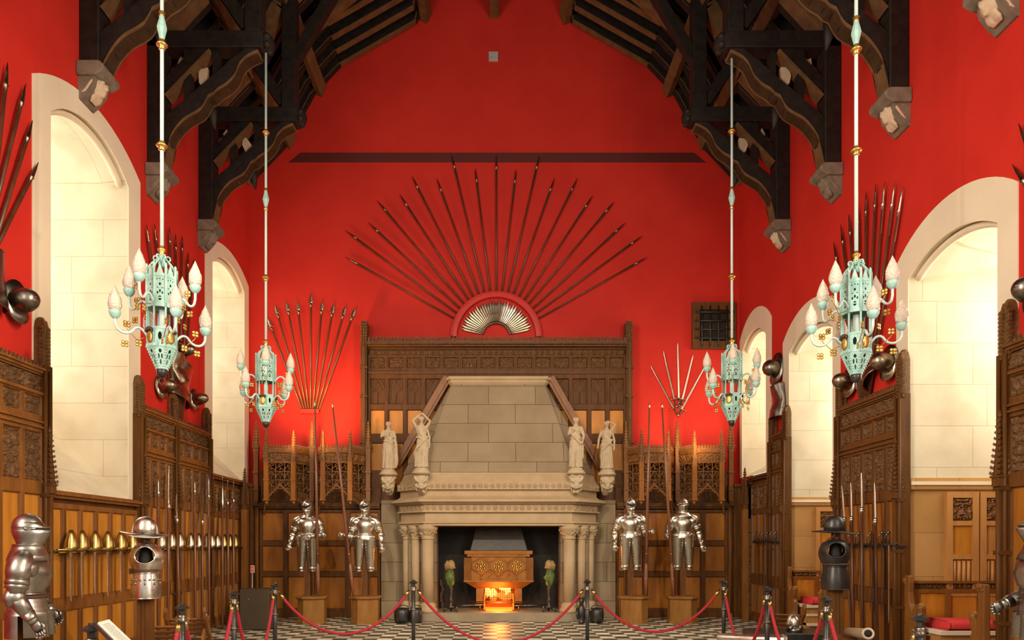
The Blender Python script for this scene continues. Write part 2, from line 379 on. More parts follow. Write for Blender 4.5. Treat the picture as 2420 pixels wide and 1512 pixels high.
def window(n):
    side, u0,u1,zb,zs,za,t0,t1,tb,ts,ta = OPEN[n]; M = MLW if side == 'L' else MRW
    root = bpy.data.objects.new('window_%d' % n, None); COL.objects.link(root); struct(root)
    sill_rise = 1.55 if side == 'L' else .9
    lip = .16*T/1.1*1.0; zs_o, za_o = zs+lip, za+lip
    N = 14
    def ring(dn, zb_, s_, a_, sp=0.): return [M @ Vector((u,dn,z)) for u,z in seg_arch(u0-sp,u1+sp,zb_,s_,a_,N)]
    mb = MB()
    bottom = zb if zb > .01 else 2.30
    if side == 'L' or n == 5:
        r0 = ring(.0, zb, zs, za); r1 = ring(-T, zb+sill_rise, zs_o, za_o)
    else:
        r0 = ring(.0, 2.30, zs, za); r1 = ring(-T, 2.30, zs_o, za_o)
    k = len(r0)
    idx = list(range(k))
    # tunnel faces: keep the sill only where there is one
    vs = r0 + r1; fs = []
    for j in range(k):
        j2 = (j+1) % k
        if j == 0 and bottom == 2.30: continue
        fs.append((j, j2, k+j2, k+j))
    mb.add(vs, fs)
    rv = mb.build('reveal', M_JAMB, root, recalc=False)
    # roll moulding round the arch
    op = seg_arch(u0+.03,u1-.03,zb,zs-.0,za-.03,N)
    pts = [M @ Vector((u,-.10,z)) for u,z in op[2:]]
    MB().tube(pts, .045, 8).build('arch_moulding', M_CREAM, root)
    # flush plaster surround
    o = seg_arch(t0,t1,tb,ts,ta,18); i = seg_arch(u0,u1,tb,zs,za,N)
    ring_o = list(o[2:]); ring_i = list(i[2:])
    poly = [(t1,tb)] + ring_o + [(t0,tb),(u0,tb)] + list(reversed(ring_i)) + [(u1,tb)]
    MB().plate(poly, [], 0.0, .012, uz(M)).build('plaster_surround', M_CREAM, root)
    # outer glazing: stone mullion, transom, leaded pane
    zb2 = zb+sill_rise if (side == 'L' or n == 5) else 2.3
    fr = MB(); uc = (u0+u1)/2
    fr.bx(uc-.07,uc+.07,-T+.02,-T+.16,zb2,za_o,M=M)
    for zz in (zb2+(zs_o-zb2)*.45, zb2+(zs_o-zb2)*.8): fr.bx(u0,u1,-T+.03,-T+.13,zz-.05,zz+.05,M=M)
    fr.bx(u0,u0+.08,-T+.02,-T+.14,zb2,zs_o,M=M).bx(u1-.08,u1,-T+.02,-T+.14,zb2,zs_o,M=M)
    fr.build('mullion', M_CREAM, root)
    MB().plate(seg_arch(u0,u1,zb2,zs_o,za_o,N), [], -T+.06, -T+.07, uz(M)).build('pane', M_PANE, root)
    return root
for n in OPEN: window(n)
# lower lining of the two seat alcoves on the right: tan stone below a moulded string course
for n in (3,4):
    _,u0,u1,*_r = OPEN[n]; root = bpy.data.objects.new('trim_%d' % (n-2), None); COL.objects.link(root); struct(root)
    MB().bx(u1-.005,u1+.02,-T,0,0,2.2,M=MRW).bx(u0-.02,u0+.005,-T,0,0,2.2,M=MRW).bx(u0,u1,-T-.05,-T+.02,0,2.25,M=MRW).build('alcove_lining', M_TANST, root)
    for (a,b,z0,z1,nm,mm) in ((.0,.035,2.29,2.335,'upper_moulding',M_TANST),(.0,.060,2.245,2.29,'string_course',M_CREAM),(.0,.04,2.19,2.245,'lower_moulding',M_TANST)):
        MB().bx(u1-b,u1+.02,-T,.0,z0,z1,M=MRW).bx(u0-.02,u0+b,-T,0,z0,z1,M=MRW).bx(u0,u1,-T,-T+.05+b,z0,z1,M=MRW).build(nm, mm, root)
    # sloped inner sill under the glass
    MB().add([MRW@Vector(p) for p in ((u0,-T+.4,2.3),(u1,-T+.4,2.3),(u1,-T,2.3),(u0,-T,2.3),(u0,-T,2.55),(u1,-T,2.55))], [(0,1,5,4),(0,4,3),(1,2,5),(0,3,2,1),(3,4,5,2)]).build('sloped_sill', M_CREAM, root)
# roof boarding
RP = [(5.35,8.9),(4.47,9.85),(3.86,10.97),(3.27,11.6),(1.66,12.52),(1.5,13.4),(0,14.6)]
RPF = [(-x,z) for x,z in RP] + [(x,z) for x,z in reversed(RP[:-1])]
def offs(pts, d):
    out = []
    for i,(x,z) in enumerate(pts):
        a = pts[max(i-1,0)]; b = pts[min(i+1,len(pts)-1)]
        tx,tz = b[0]-a[0], b[1]-a[1]; L = math.hypot(tx,tz)
        out.append((x-tz/L*d, z+tx/L*d))
    return out
inner = offs(RPF, .22); outer = offs(RPF, .34)
cm = MB()
poly = inner + list(reversed(outer)); k = len(inner)
for i in range(k-1):
    a,b = inner[i],inner[i+1]; c,d_ = outer[i+1],outer[i]
    vs = [(p[0],y,p[1]) for y in (Y0,D) for p in (a,b,c,d_)]
    cm.add(vs, [(0,1,2,3),(7,6,5,4),(0,4,5,1),(2,6,7,3),(1,5,6,2),(0,3,7,4)])
struct(cm.build('ceiling', M_BOARD, recalc=False))
# ventilator and the dark band on the end wall
v = thing('wall_vent', 'small square grey vent high on the red end wall', 'vent', P(1166,146,D))
MB().bx(P(1155,0,D).x,P(1177,0,D).x,D-.03,D-.002,P(0,146,D).z,P(0,124,D).z).build('casing', M_GREY, v)
g = MB()
for i in range(6):
    z = P(0,146,D).z + .02 + i*.03; g.bx(P(1156,0,D).x,P(1176,0,D).x,D-.038,D-.03,z,z+.014)
g.build('louvre', M_GREY, v)
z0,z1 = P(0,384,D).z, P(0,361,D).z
bn = MB().prism([(P(682,0,D).x,z0),(P(1668,0,D).x,z0),(P(1640,0,D).x,z1),(P(710,0,D).x,z1)], .0, .006, M=uz(MBW)).build('wall_band', mat('maroon_band',(.085,.008,.006),(.11,.012,.008),rough=.6,scale=40))  # thin dark maroon strip with slanted ends on the end wall
tag(bn, 'long dark maroon band across the red end wall above the fan of pikes', 'wall band')
# ------------------------------------------------------------------ the timber roof
TD = [12.40, 10.58, 8.87, 7.06, 5.25]              # distances of the trusses
SOFF = [(-4.95,7.20),(-4.89,7.52),(-4.80,7.70),(-4.66,7.86),(-4.47,7.97),(-4.38,8.05),(-4.30,8.20),(-4.22,8.24),(-4.15,8.31),(-4.02,8.39),(-3.90,8.52),(-3.83,8.68),(-3.72,8.80),(-3.55,8.88)]
def spline(pts, n=3, cusp=()):
    out = []
    for i in range(len(pts)-1):
        p0 = pts[i-1] if i > 0 and i not in cusp else pts[i]; p1 = pts[i]; p2 = pts[i+1]; p3 = pts[i+2] if i+2 < len(pts) and i+1 not in cusp else pts[i+1]
        for k in range(n):
            t = k/n; out.append(tuple(.5*(2*b+(c-a)*t+(2*a-5*b+4*c-d)*t*t+(3*b-a-3*c+d)*t**3) for a,b,c,d in zip(p0,p1,p2,p3)))
    return out+[pts[-1]]
SOFF = spline(SOFF,3,(6,7))
def xz(y): return Matrix(((1,0,0,0),(0,0,1,y),(0,1,0,0),(0,0,0,1)))    # local (x,z) poly, thickness along y
def boss(mb, x, y, z, r, mi=0):
    mb.ell((x,y,z),(r*.9,r,r),10,8,mi)
    for k in range(5):
        a = 2*PI*k/5; mb.ell((x+.02,y+math.cos(a)*r*.75,z+math.sin(a)*r*.75),(r*.5,r*.45,r*.45),8,6,mi)
def truss(y, which):
    t = thing('hammerbeam_truss', which, 'roof truss', (0,y,9.0), )
    h = .14
    for sg in (-1,1):
        S = Matrix.Diagonal((-sg,1,1,1)) if sg == 1 else Matrix.Identity(4)
        def blt(mb, name, m): return mb.build(name, m, t, M=S)
        bevel(blt(MB().bx(-5.192,-4.95,y-h,y+h,(7.53 if (sg < 0 and abs(y-8.87) < .01) else 7.20),9.25), 'wall_post', M_TIMB), .012)
        hb = blt(MB().bx(-5.192,-3.46,y-h,y+h,8.95,9.20), 'hammer_beam', M_TIMB); bevel(hb,.012)
        b = MB(); boss(b,-3.44,y,9.08,.13); b.build('carved_boss', M_TIMB, hb, M=S)
        so = SOFF if not (sg < 0 and abs(y-8.87) < .01) else [(-4.90,7.53)]+[p for p in SOFF if p[1] > 7.56]
        up = [(-3.55,9.0),(-3.75,8.95),(-4.97,7.92),(-4.97,so[0][1])]
        cb = blt(MB().prism(so+up, -.10, .10, M=xz(y)), 'curved_brace', M_TIMB)
        sf = MB()
        inn = [(x+.012,z+.04) for x,z in so]; sf.prism(so+list(reversed(inn)),-.125,.125,M=xz(y))
        # dark joint marks along the moulding
        for i in range(3,len(so)-1,4):
            a = so[i]; sf.bx(a[0]-.012,a[0]+.012,y-.05,y+.045,a[1]-.006,a[1]+.015,1)
        sf.build('soffit_moulding', [M_RAFT,M_BLACK], cb, M=S)
        st = blt(MB().bar((-4.98,y,8.36),(-4.30,y,9.06),.18,.17), 'strut', M_TIMB)
        MB().bar((-4.94,y,8.24),(-4.27,y,8.93),.22,.035).build('soffit_moulding', M_RAFT, st, M=S)
        blt(MB().bar((-4.62,y,8.2),(-4.62,y,8.98),.14,.10), 'spandrel_post', M_TIMB); blt(MB().bar((-4.2,y,8.5),(-4.2,y,8.98),.12,.09), 'spandrel_post', M_TIMB)
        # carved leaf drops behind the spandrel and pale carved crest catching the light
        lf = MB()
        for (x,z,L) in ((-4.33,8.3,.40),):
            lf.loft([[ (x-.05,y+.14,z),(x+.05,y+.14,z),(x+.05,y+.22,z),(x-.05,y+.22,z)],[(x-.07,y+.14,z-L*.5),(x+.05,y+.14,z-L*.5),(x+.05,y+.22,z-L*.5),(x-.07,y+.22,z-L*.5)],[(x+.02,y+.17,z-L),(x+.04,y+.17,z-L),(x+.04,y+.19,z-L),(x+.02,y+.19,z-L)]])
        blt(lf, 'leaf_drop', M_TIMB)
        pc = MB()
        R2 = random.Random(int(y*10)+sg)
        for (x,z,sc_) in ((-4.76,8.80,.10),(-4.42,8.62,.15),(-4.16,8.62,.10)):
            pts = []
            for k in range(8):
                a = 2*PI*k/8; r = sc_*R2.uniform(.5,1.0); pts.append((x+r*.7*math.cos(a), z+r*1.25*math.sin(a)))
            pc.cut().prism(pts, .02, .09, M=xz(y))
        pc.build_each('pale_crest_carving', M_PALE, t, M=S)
        bevel(blt(MB().bx(-3.74,-3.50,y-h,y+h,9.20,11.35), 'hammer_post', M_TIMB), .012)
        blt(MB().bar((-3.72,y,9.30),(-4.50,y,10.45),.20,.18), 'raking_strut', M_TIMB)
        # arch rib and principal rafter
        dy = .8; q_ = (y+dy)/y; rib = [(x*q_,EYE+(z-EYE)*q_) for x,z in ((-4.6,9.35),(-4.0,10.02),(-3.53,10.48),(-2.93,11.0),(-2.5,11.36))]
        rm = MB()
        for i in range(len(rib)-1): rm.bar((rib[i][0],y+dy,rib[i][1]),(rib[i+1][0],y+dy,rib[i+1][1]),.20,.26)
        blt(rm, 'arch_rib', M_RAFT)
        pr = MB()
        pp = [(-x,z) for x,z in RP]
        for i in range(len(pp)-2): pr.bar((pp[i][0],y,pp[i][1]+.06),(pp[i+1][0],y,pp[i+1][1]+.06),.24,.30)
        blt(pr, 'principal_rafter', M_RAFT)
        # crossed upper brace between post and rafter
        blt(MB().bar((-3.6,y,10.0),(-2.75,y,11.45),.18,.16), 'upper_brace', M_TIMB)
    return t
ordn = ['roof truss nearest the red end wall, black hammerbeams with curved braces','black roof truss second from the end wall, chandelier rods hung from its hammerbeam ends','black roof truss third from the end wall, hammerbeams cut by the picture top']
for y,l in zip(TD[:3], ordn): truss(y,l)
# T4: only its right wall post foot shows; built like the others so that it carries the near chandeliers
truss(TD[3], 'roof truss nearest the camera, only its right wall post foot showing in the corner')
# purlins
PUR = [(0,12.66,.19,'purlin along the ridge line, ending at the middle of the red wall'),
 (-1.5,12.58,.17,'upper left purlin running along the roof to the end wall'),(1.55,12.55,.17,'upper right purlin running along the roof to the end wall'),
 (-3.72,11.02,.15,'middle left purlin crossing in front of the rafters'),(3.72,11.0,.15,'middle right purlin crossing in front of the rafters'),
 (-4.38,9.92,.17,'lowest left purlin just above the hammerbeams'),(4.46,9.9,.17,'lowest right purlin just above the hammerbeams')]
for x,z,w,l in PUR:
    ang = 0 if abs(x) < 1 else (-1 if x > 0 else 1)*math.radians(25)
    M = Matrix.Translation((x,0,z)) @ Matrix.Rotation(ang,4,'Y')
    o = MB().bx(-w/2,w/2,Y0+.5,D-.005,0,.24,M=M).build('roof_purlin', M_RAFT); bevel(o,.01)
    tag(o, 'brown timber '+l, 'roof beam')
# common rafters
NR = 0
y = D-.12
while y > 6.2:
    if all(abs(y-t) > .2 for t in TD):
        for sg in (-1,1):
            mb = MB()
            pp = [(sg*x,z) for x,z in RP]; pp[0] = (sg*5.19,9.10)
            for i in range(len(pp)-2):
                a,b = pp[i],pp[i+1]
                mb.bar((a[0],y,a[1]+.10),(b[0],y,b[1]+.10),.12,.20)
            o = mb.build('common_rafter', M_TIMB)
            sf = MB()
            for i in range(len(pp)-2):
                a,b = pp[i],pp[i+1]; sf.bar((a[0]*.999,y,a[1]-.012),(b[0]*.999,y,b[1]-.012),.125,.02)
            sf.build('lit_soffit_strip', M_RAFT, o)  # underside lit from below, put in as a brown strip on black sides
            side = 'left' if sg < 0 else 'right'
            tag(o, 'slim brown rafter in the close-set row under the %s roof slope' % side, 'rafter', 'common rafters of the %s roof slope' % side)
        NR += 1
    y -= .385
# corbels
def corbel(sg, y, label, pale, seed, dz=0.):
    t = thing('stone_corbel', label, 'corbel', (sg*5.08,y,6.86))
    R2 = random.Random(seed)
    S = Matrix.Translation((sg*W,y,dz-.004)) @ Matrix.Diagonal((sg,1,1,1))      # local x: 0 at wall, negative into hall
    prof = [(0,7.20),(0,6.90),(-.02,6.80),(-.12,6.86),(-.30,7.00),(-.36,7.08),(-.36,7.13),(-.30,7.20)]
    b = MB().prism([(x,z) for x,z in [(0,7.2),(-.28,7.2),(-.34,7.15),(-.34,7.08),(-.24,7.02),(0,7.02)]], -.20, .20, M=S@xz(0)); 
    sl = b.build('abutment_block', M_CORB, t); bevel(sl,.015)
    c = MB().prism([(0,7.03),(-.22,7.03),(-.20,6.92),(-.10,6.80),(-.03,6.74),(0,6.74)], -.15, .15, M=S@xz(0))
    c.build('bracket', M_CORB, t)
    hd = MB()
    hd.ell((-.17,0,6.96),(.10,.11,.12),14,10,M=S); hd.tube([(-.26,0,6.99),(-.285,0,6.95),(-.275,0,6.925)],[.016,.022,.016],6,M=S)
    for s2 in (-1,1):
        hd.ell((-.245,.042*s2,6.985),(.022,.026,.014),8,6,M=S); hd.tube([(-.25,.075*s2,7.01),(-.265,.03*s2,7.015)],[.012,.016],6,M=S)
        for k in range(5): hd.tube([(-.20+.02*k,.08*s2,7.03-.03*k),(-.17+.02*k,(.13+.01*R2.random())*s2,6.97-.03*k),(-.12+.02*k,.14*s2,6.90-.02*k)],[.02,.028,.014],6,M=S)
    hd.tube([(-.25,-.03,6.90),(-.262,0,6.897),(-.25,.03,6.90)],.011,6,M=S); hd.ell((-.225,0,6.872),(.03,.035,.025),8,6,M=S)
    for k in range(7): hd.tube([(-.18,(-.06+.02*k),6.86),(-.14,(-.07+.023*k),6.80+R2.random()*.02),(-.10,(-.05+.017*k),6.77)],[.02,.022,.010],6,M=S)
    ho = hd.build('carved_head', (M_PALE if pale else M_CORB), t); r_ = ho.modifiers.new('one_surface','REMESH'); r_.mode = 'VOXEL'; r_.voxel_size = .011; r_.use_smooth_shade = True
corbel(-1,TD[0],'carved stone corbel on the left wall, farthest from the camera',0,1)
corbel(-1,TD[1],'carved stone corbel with mossy foliage, middle one of the left wall',0,2)
corbel(-1,TD[2],'carved stone corbel with a pale face beside the arch of the tall left window',1,3,.335)
corbel(1,TD[0],'carved stone corbel on the right wall, farthest from the camera',1,4)
corbel(1,TD[1],'carved stone corbel on the right wall, second from the end wall',0,5)
corbel(1,TD[2],'broken pale corbel on the right wall, third from the end wall',1,6)
corbel(1,TD[3],'large pale-faced stone corbel in the top right corner above the near right window',1,7)
# ------------------------------------------------------------------ oak panelling
def carve_h(um, zm, seed):                         # relief of carved foliage; um, zm in metres from the panel centre line
    p = Vector((abs(um)*19, zm*16, seed*7.3))
    q = p + Vector((noise.noise(p*.7+Vector((3,0,0))), noise.noise(p*.7+Vector((0,5,0))),0))*1.1
    r = abs(noise.noise(q)); s_ = abs(noise.noise(q*2.1+Vector((9,2,0))))
    return min(1.15, max(0,1-(r*4.6)**2)*.85 + max(0,1-(s_*4.6)**2)*.5)
def carved(M, u0,u1,z0,z1,n, parent, seed, depth=.03, res=.011, matl=None, name='carved_panel'):
    res = .0085
    nu = max(8,int((u1-u0)/res)); nz = max(8,int((z1-z0)/res)); uc = (u0+u1)/2; per = .24
    wide = (u1-u0) > .5
    vs = []
    for j in range(nz+1):
        for i in range(nu+1):
            u = u0+(u1-u0)*i/nu; z = z0+(z1-z0)*j/nz; e = min(u-u0,u1-u,z-z0,z1-z)
            um = (u-uc) if not wide else ((u-u0) % per)-per/2
            vs.append((u, n+depth*carve_h(um,z-z0,seed)*min(1,e/.018), z))
    fs = [(j*(nu+1)+i, j*(nu+1)+i+1, (j+1)*(nu+1)+i+1, (j+1)*(nu+1)+i) for j in range(nz) for i in range(nu)]
    mb = MB().add(vs, fs, 0, True)
    mb.bx(u0,u1,n-.008,n-.0015,z0,z1)
    return mb.build(name, matl or M_OAKC, parent, M=M, recalc=False)
def molding(mb, u0,u1,z0,z1,nf,np_,w):             # sloped moulding round a recessed field
    o = [(u0,nf,z0),(u1,nf,z0),(u1,nf,z1),(u0,nf,z1)]; i = [(u0+w,np_,z0+w),(u1-w,np_,z0+w),(u1-w,np_,z1-w),(u0+w,np_,z1-w)]
    b_ = [(u0,np_-.01,z0),(u1,np_-.01,z0),(u1,np_-.01,z1),(u0,np_-.01,z1)]
    for k in range(4):
        k2 = (k+1)%4
        mb.add([o[k],o[k2],i[k2],i[k],b_[k],b_[k2]], [(0,1,2,3),(0,4,5,1),(3,2,5,4)])
def grid(M, root, u0,u1, rows, cols, n0, nf=.05, rec=.035, sw=.05, panel_m=None, frame_m=None, seed=0, back=True, carve_m=None, skip=None):
    """framed grid: rows = [(z0,z1,kind)], n0 = back of frame, nf = frame thickness, rec = recess of the fields"""
    panel_m = panel_m or M_OAK; frame_m = frame_m or M_OAKF
    fr = MB(); zlo = rows[-1][0]; zhi = rows[0][1]; front = n0+nf; fld = front-rec
    e = [u0 + (u1-u0)*i/cols for i in range(cols+1)]
    if back: fr.bx(u0,u1,n0-.03,n0+.005,zlo-.06,zhi+.06)
    zs = [zhi+.06] + [z for r in rows for z in (r[1],r[0])] + [zlo-.06]
    for k in range(0,len(zs),2): fr.bx(u0,u1,n0,front,zs[k+1],zs[k])
    for (z0,z1,kind) in rows:
        if kind == 'f': continue
        for i in range(cols+1):
            a = e[i]-sw/2; b = e[i]+sw/2
            fr.bx(max(u0,a),min(u1,b),n0,front,z0,z1)
            # little bead on each muntin
            if 0 < i < cols: fr.bx(e[i]-.008,e[i]+.008,front,front+.010,z0,z1)
        for i in range(cols): molding(fr, e[i]+sw/2, e[i+1]-sw/2, z0, z1, front, fld, .016)
    fr.build('frame', frame_m, root, M=M)
    for ri,(z0,z1,kind) in enumerate(rows):
        if kind == 'f':
            carved(M,u0+.02,u1-.02,z0,z1,fld,root,seed+ri,.045,.02,carve_m,'carved_frieze'); continue
        for i in range(cols):
            if skip and skip(ri,i): continue
            a,b = e[i]+sw/2, e[i+1]-sw/2
            if kind == 'c': carved(M,a,b,z0,z1,fld-.006,root,seed+ri*13+i,.036,.016,carve_m)
            elif kind == 't': gothic_light(M,a,b,z0,z1,fld,root)
            else: MB().bx(a,b,n0+.002,fld,z0,z1).build('panel', panel_m, root, M=M)
def gothic_light(M,a,b,z0,z1,n,root):
    o = MB().bx(a,b,n-.02,n-.012,z0,z1).build('panel', M_OAKD, root, M=M)
    t = MB(); c = (a+b)/2; w = (b-a)/2-.012; zs = z0+(z1-z0)*.45
    for s_ in (-1,1):
        t.tube([(c+s_*w,n,z0),(c+s_*w,n,zs)] + [(c+s_*w*math.cos(x),n,zs+(z1-zs)*.92*math.sin(x)) for x in [PI/2*k/6 for k in range(1,7)]], .010, 5)
        t.tube([(c,n,z0+.0),(c,n,zs),(c+s_*w*.55,n,zs+.09),(c+s_*w*.2,n,zs+.18),(c,n,zs+.25)], .008, 5)
        t.tube(arc(c+s_*w*.5,zs-.01,w*.5,0,PI,6) and [(x,n,z) for x,z in arc(c+s_*w*.5,zs-.01,w*.48,0,PI,6)], .007, 5)
    t.build('tracery', M_OAKC, o, M=M)
xzm = Matrix(((1,0,0,0),(0,0,1,0),(0,1,0,0),(0,0,0,1)))
def crest(M, root, u0,u1,n,z,h=.10,sp=.062,m=None,d=.05):
    mb = MB().bx(u0,u1,n-d,n,z-.012,z+.018)
    k = max(2,int((u1-u0)/sp)); w = (u1-u0)/k
    for i in range(k):
        c = u0+w*(i+.5)
        mb.prism([(c-w*.5,z),(c+w*.5,z),(c+w*.34,z+h*.42),(c+w*.46,z+h*.62),(c+w*.16,z+h*.66),(c,z+h),(c-w*.16,z+h*.66),(c-w*.46,z+h*.62),(c-w*.34,z+h*.42)], n-d*.75, n-d*.2, M=uz(Matrix.Identity(4)))
        mb.ell((c,n-d*.25,z+h*.45),(w*.24,.016,h*.22),6,4)
    return mb.build('cresting', m or M_OAKC, root, M=M)
def pinnacle(mb, u, n, z0, z1, w, step=None, fat=.55):
    """crocketed spirelet on a little square base"""
    hb = (z1-z0)*.12
    mb.bx(u-w/2,u+w/2,n-w/2,n+w/2,z0,z0+hb)
    mb.bx(u-w*.62,u+w*.62,n-w*.62,n+w*.62,z0+hb,z0+hb+.02)
    z = z0+hb+.02; mb.frus((u-w*.42,u+w*.42,n-w*.42,n+w*.42),(u-.008,u+.008,n-.008,n+.008),z,z1-.02)
    step = step or max(.04,w*.6); k = int((z1-z-.05)/step)
    for i in range(k):
        f = (i+.4)/max(k,1); zz = z+(z1-z-.05)*f; r = w*.42*(1-f)+.008; q = w*.21*(1-.5*f)+.007
        for a,b in ((1,1),(1,-1),(-1,1),(-1,-1)):
            mb.prism([(0,-q*.9),(q*1.0,-q*.5),(q*1.35,q*.25),(q*.8,q*.9),(q*.55,q*.35),(0,q*.6)],-q*.5,q*.5,M=Matrix.Translation((u,n,zz)) @ Matrix.Rotation(math.atan2(b,a),4,'Z') @ Matrix.Translation((r*1.15,0,0)) @ xzm)
    mb.ell((u,n,z1-.03),(w*.24,w*.24,.028),6,5); mb.ell((u,n,z1),(.010,.010,.022),6,4)
def buttress(M, root, u, n, ztop, w=.11, d=.16, low=True, lit=False, m=None):
    """clustered post with offsets, crowned by a crocketed pinnacle"""
    m = m or M_OAKP
    b = MB().bx(u-w/2,u+w/2,.012,n+.02,.0,ztop-.55)
    b.bx(u-w*.28,u+w*.28,n,n+d*.55,.12,2.05); 
    for s_ in (-1,1): b.tube([(u+s_*w*.40,n+.035,.12),(u+s_*w*.40,n+.035,ztop-.55)],.022,6)
    b.tube([(u,n+d*.55,.12),(u,n+d*.55,2.05)],.026,8)
    for z in (.10,.72,1.42,2.06): b.bx(u-w*.62,u+w*.62,n-.01,n+d*.62,z-.022,z+.022); b.bx(u-w*.5,u+w*.5,n-.01,n+d*.7,z-.01,z+.01)
    o = b.build('buttress', m, root, M=M)
    p = MB(); p.bx(u-w*.42,u+w*.42,.012,n+.02,ztop-.6,ztop-.12)
    k = 12
    for i in range(k):
        z = ztop-.59+i*.042
        for s_ in (-1,1): p.prism([(0,-.024),(.026,-.014),(.036,.008),(.020,.026),(.012,.010),(0,.018)],-.016,.016,M=Matrix.Translation((u+s_*w*.40,n,z)) @ Matrix.Diagonal((s_,1,1,1)) @ xzm)
        p.prism([(0,-.024),(.022,-.012),(.030,.008),(.016,.024),(.010,.010),(0,.018)],-.018,.018,M=Matrix.Translation((u,n+.018,z)) @ Matrix.Rotation(PI/2,4,'Z') @ xzm)
    p.frus((u-w*.42,u+w*.42,.012,n+.02),(u-w*.34,u+w*.34,.03,n),ztop-.12,ztop-.03); p.ell((u,n-.05,ztop-.03),(w*.34,.05,.04),8,5)
    p.build('crocketed_top', M_OAKC, o, M=M)
    if low:
        q = MB(); pinnacle(q,u,n+d*.42,2.08,2.82,.10,.055); q.bx(u-.03,u+.03,n-.02,n+d*.42,2.12,2.5)
        q.build('pinnacle', M_OAKD if not lit else M_OAKF, o, M=M)
    return o
TALL = [(3.22,3.40,'f'),(2.95,3.16,'c'),(2.21,2.76,'c'),(.92,2.07,'p'),(.17,.73,'p')]
N0 = .06
def wall_bay(M, u0, u1, label, cols, rows=TALL, posts=(), crestz=3.475, seed=0, ztop=3.94, pm=None, fm=None, low=True):
    o = M @ Vector(((u0+u1)/2, .0, 0)); t = thing('oak_panelling', label, 'wall panelling', (o.x,o.y,0))
    grid(M, t, u0, u1, rows, cols, N0, seed=seed, panel_m=pm, frame_m=fm)
    b = MB().bx(u0,u1,.012,N0+.005,.0,rows[0][1]+.05)
    b.build('carcass', M_OAKD, t, M=M)
    mo = MB(); zt = rows[0][1]+.05
    mo.bx(u0,u1,.02,N0+.10,zt,zt+.025); mo.bx(u0,u1,.02,N0+.075,zt-.03,zt)
    for r in rows:
        if r[2] == 'f': mo.bx(u0,u1,N0,N0+.075,r[0]-.045,r[0]-.015)
    if rows is TALL:
        for z in (2.80,2.86): mo.bx(u0,u1,N0,N0+.08,z,z+.022)
    mo.build('cornice_moulding', fm or M_OAKF, t, M=M); MB().bx(u0,u1,N0,N0+.08,.0,.11).build('base_moulding', fm or M_OAKF, t, M=M)
    if crestz: crest(M, t, u0, u1, N0+.06, crestz-.02, .09)
    for u in posts: buttress(M, t, u, N0+.05, ztop, low=low, d=.12)
    return t
# left wall, from the camera towards the end wall
wall_bay(MLW,6.20,7.88,'tall carved oak panelling at the left picture edge, behind the nearest suit of armour',5,posts=(7.91,),seed=1,ztop=4.07)
wall_bay(MLW,10.12,11.13,'tall carved oak panelling behind the pale brimmed helmet on the left',4,posts=(10.075,11.15),seed=3)
wall_bay(MLW,11.17,12.43,'tall carved oak panelling far along the left wall under the trophy',4,posts=(12.46,),seed=4)
def dado(M,u0,u1,label,rows,cols,cap,seed=0,fm=None,pm=None):
    o = M @ Vector(((u0+u1)/2,0,0)); t = thing('oak_dado', label, 'wall panelling', (o.x,o.y,0))
    grid(M,t,u0,u1,rows,cols,N0-.02,seed=seed,frame_m=fm,panel_m=pm)
    MB().bx(u0,u1,.012,N0-.02,0,cap).build('carcass',M_OAKD,t,M=M)
    c = MB().bx(u0,u1,.012,N0+.06,cap-.035,cap).bx(u0,u1,.012,N0+.10,cap,cap+.035).bx(u0,u1,.012,N0+.05,cap+.035,cap+.055)
    c.build('cap_moulding',fm or M_OAKF,t,M=M); MB().bx(u0,u1,N0-.02,N0+.05,0,.11).build('base_moulding',fm or M_OAKF,t,M=M); return t
dado(MLW,7.98,10.0,'golden oak dado under the near left window, hung with basket-hilt swords',[(.86,1.93,'p'),(.17,.72,'p')],6,2.08,seed=5)
dado(MLW,12.53,14.46,'oak dado under the far left window, higher, with one carved row',[(2.12,2.55,'c'),(.93,2.02,'p'),(.17,.74,'p')],5,2.74,seed=6)
# right wall
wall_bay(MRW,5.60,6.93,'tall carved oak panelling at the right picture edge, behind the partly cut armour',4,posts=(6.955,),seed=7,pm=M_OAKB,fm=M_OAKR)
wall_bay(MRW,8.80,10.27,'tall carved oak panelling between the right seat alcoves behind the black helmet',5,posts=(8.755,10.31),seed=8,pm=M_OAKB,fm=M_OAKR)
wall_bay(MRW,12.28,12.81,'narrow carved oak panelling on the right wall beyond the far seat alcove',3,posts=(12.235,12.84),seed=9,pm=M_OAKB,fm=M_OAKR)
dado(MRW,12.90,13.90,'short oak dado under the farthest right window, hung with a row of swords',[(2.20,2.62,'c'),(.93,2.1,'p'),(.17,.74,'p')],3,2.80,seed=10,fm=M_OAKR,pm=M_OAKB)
# small free-standing pinnacles in front of the two far dados
for (M,u,l) in ((MLW,13.92,'slim crocketed oak pinnacle post before the far left dado'),(MRW,13.86,'slim crocketed oak pinnacle post at the corner end of the far right dado')):
    o = M @ Vector((u,.22,0)); t = thing('pinnacle_post', l, 'carved post', (o.x,o.y,0))
    MB().bx(u-.045,u+.045,.17,.28,0,2.2).build('shaft', M_OAKF, t, M=M)
    q = MB(); pinnacle(q,u,.225,2.2,3.02,.09,.05); q.build('pinnacle', M_OAKD, t, M=M)
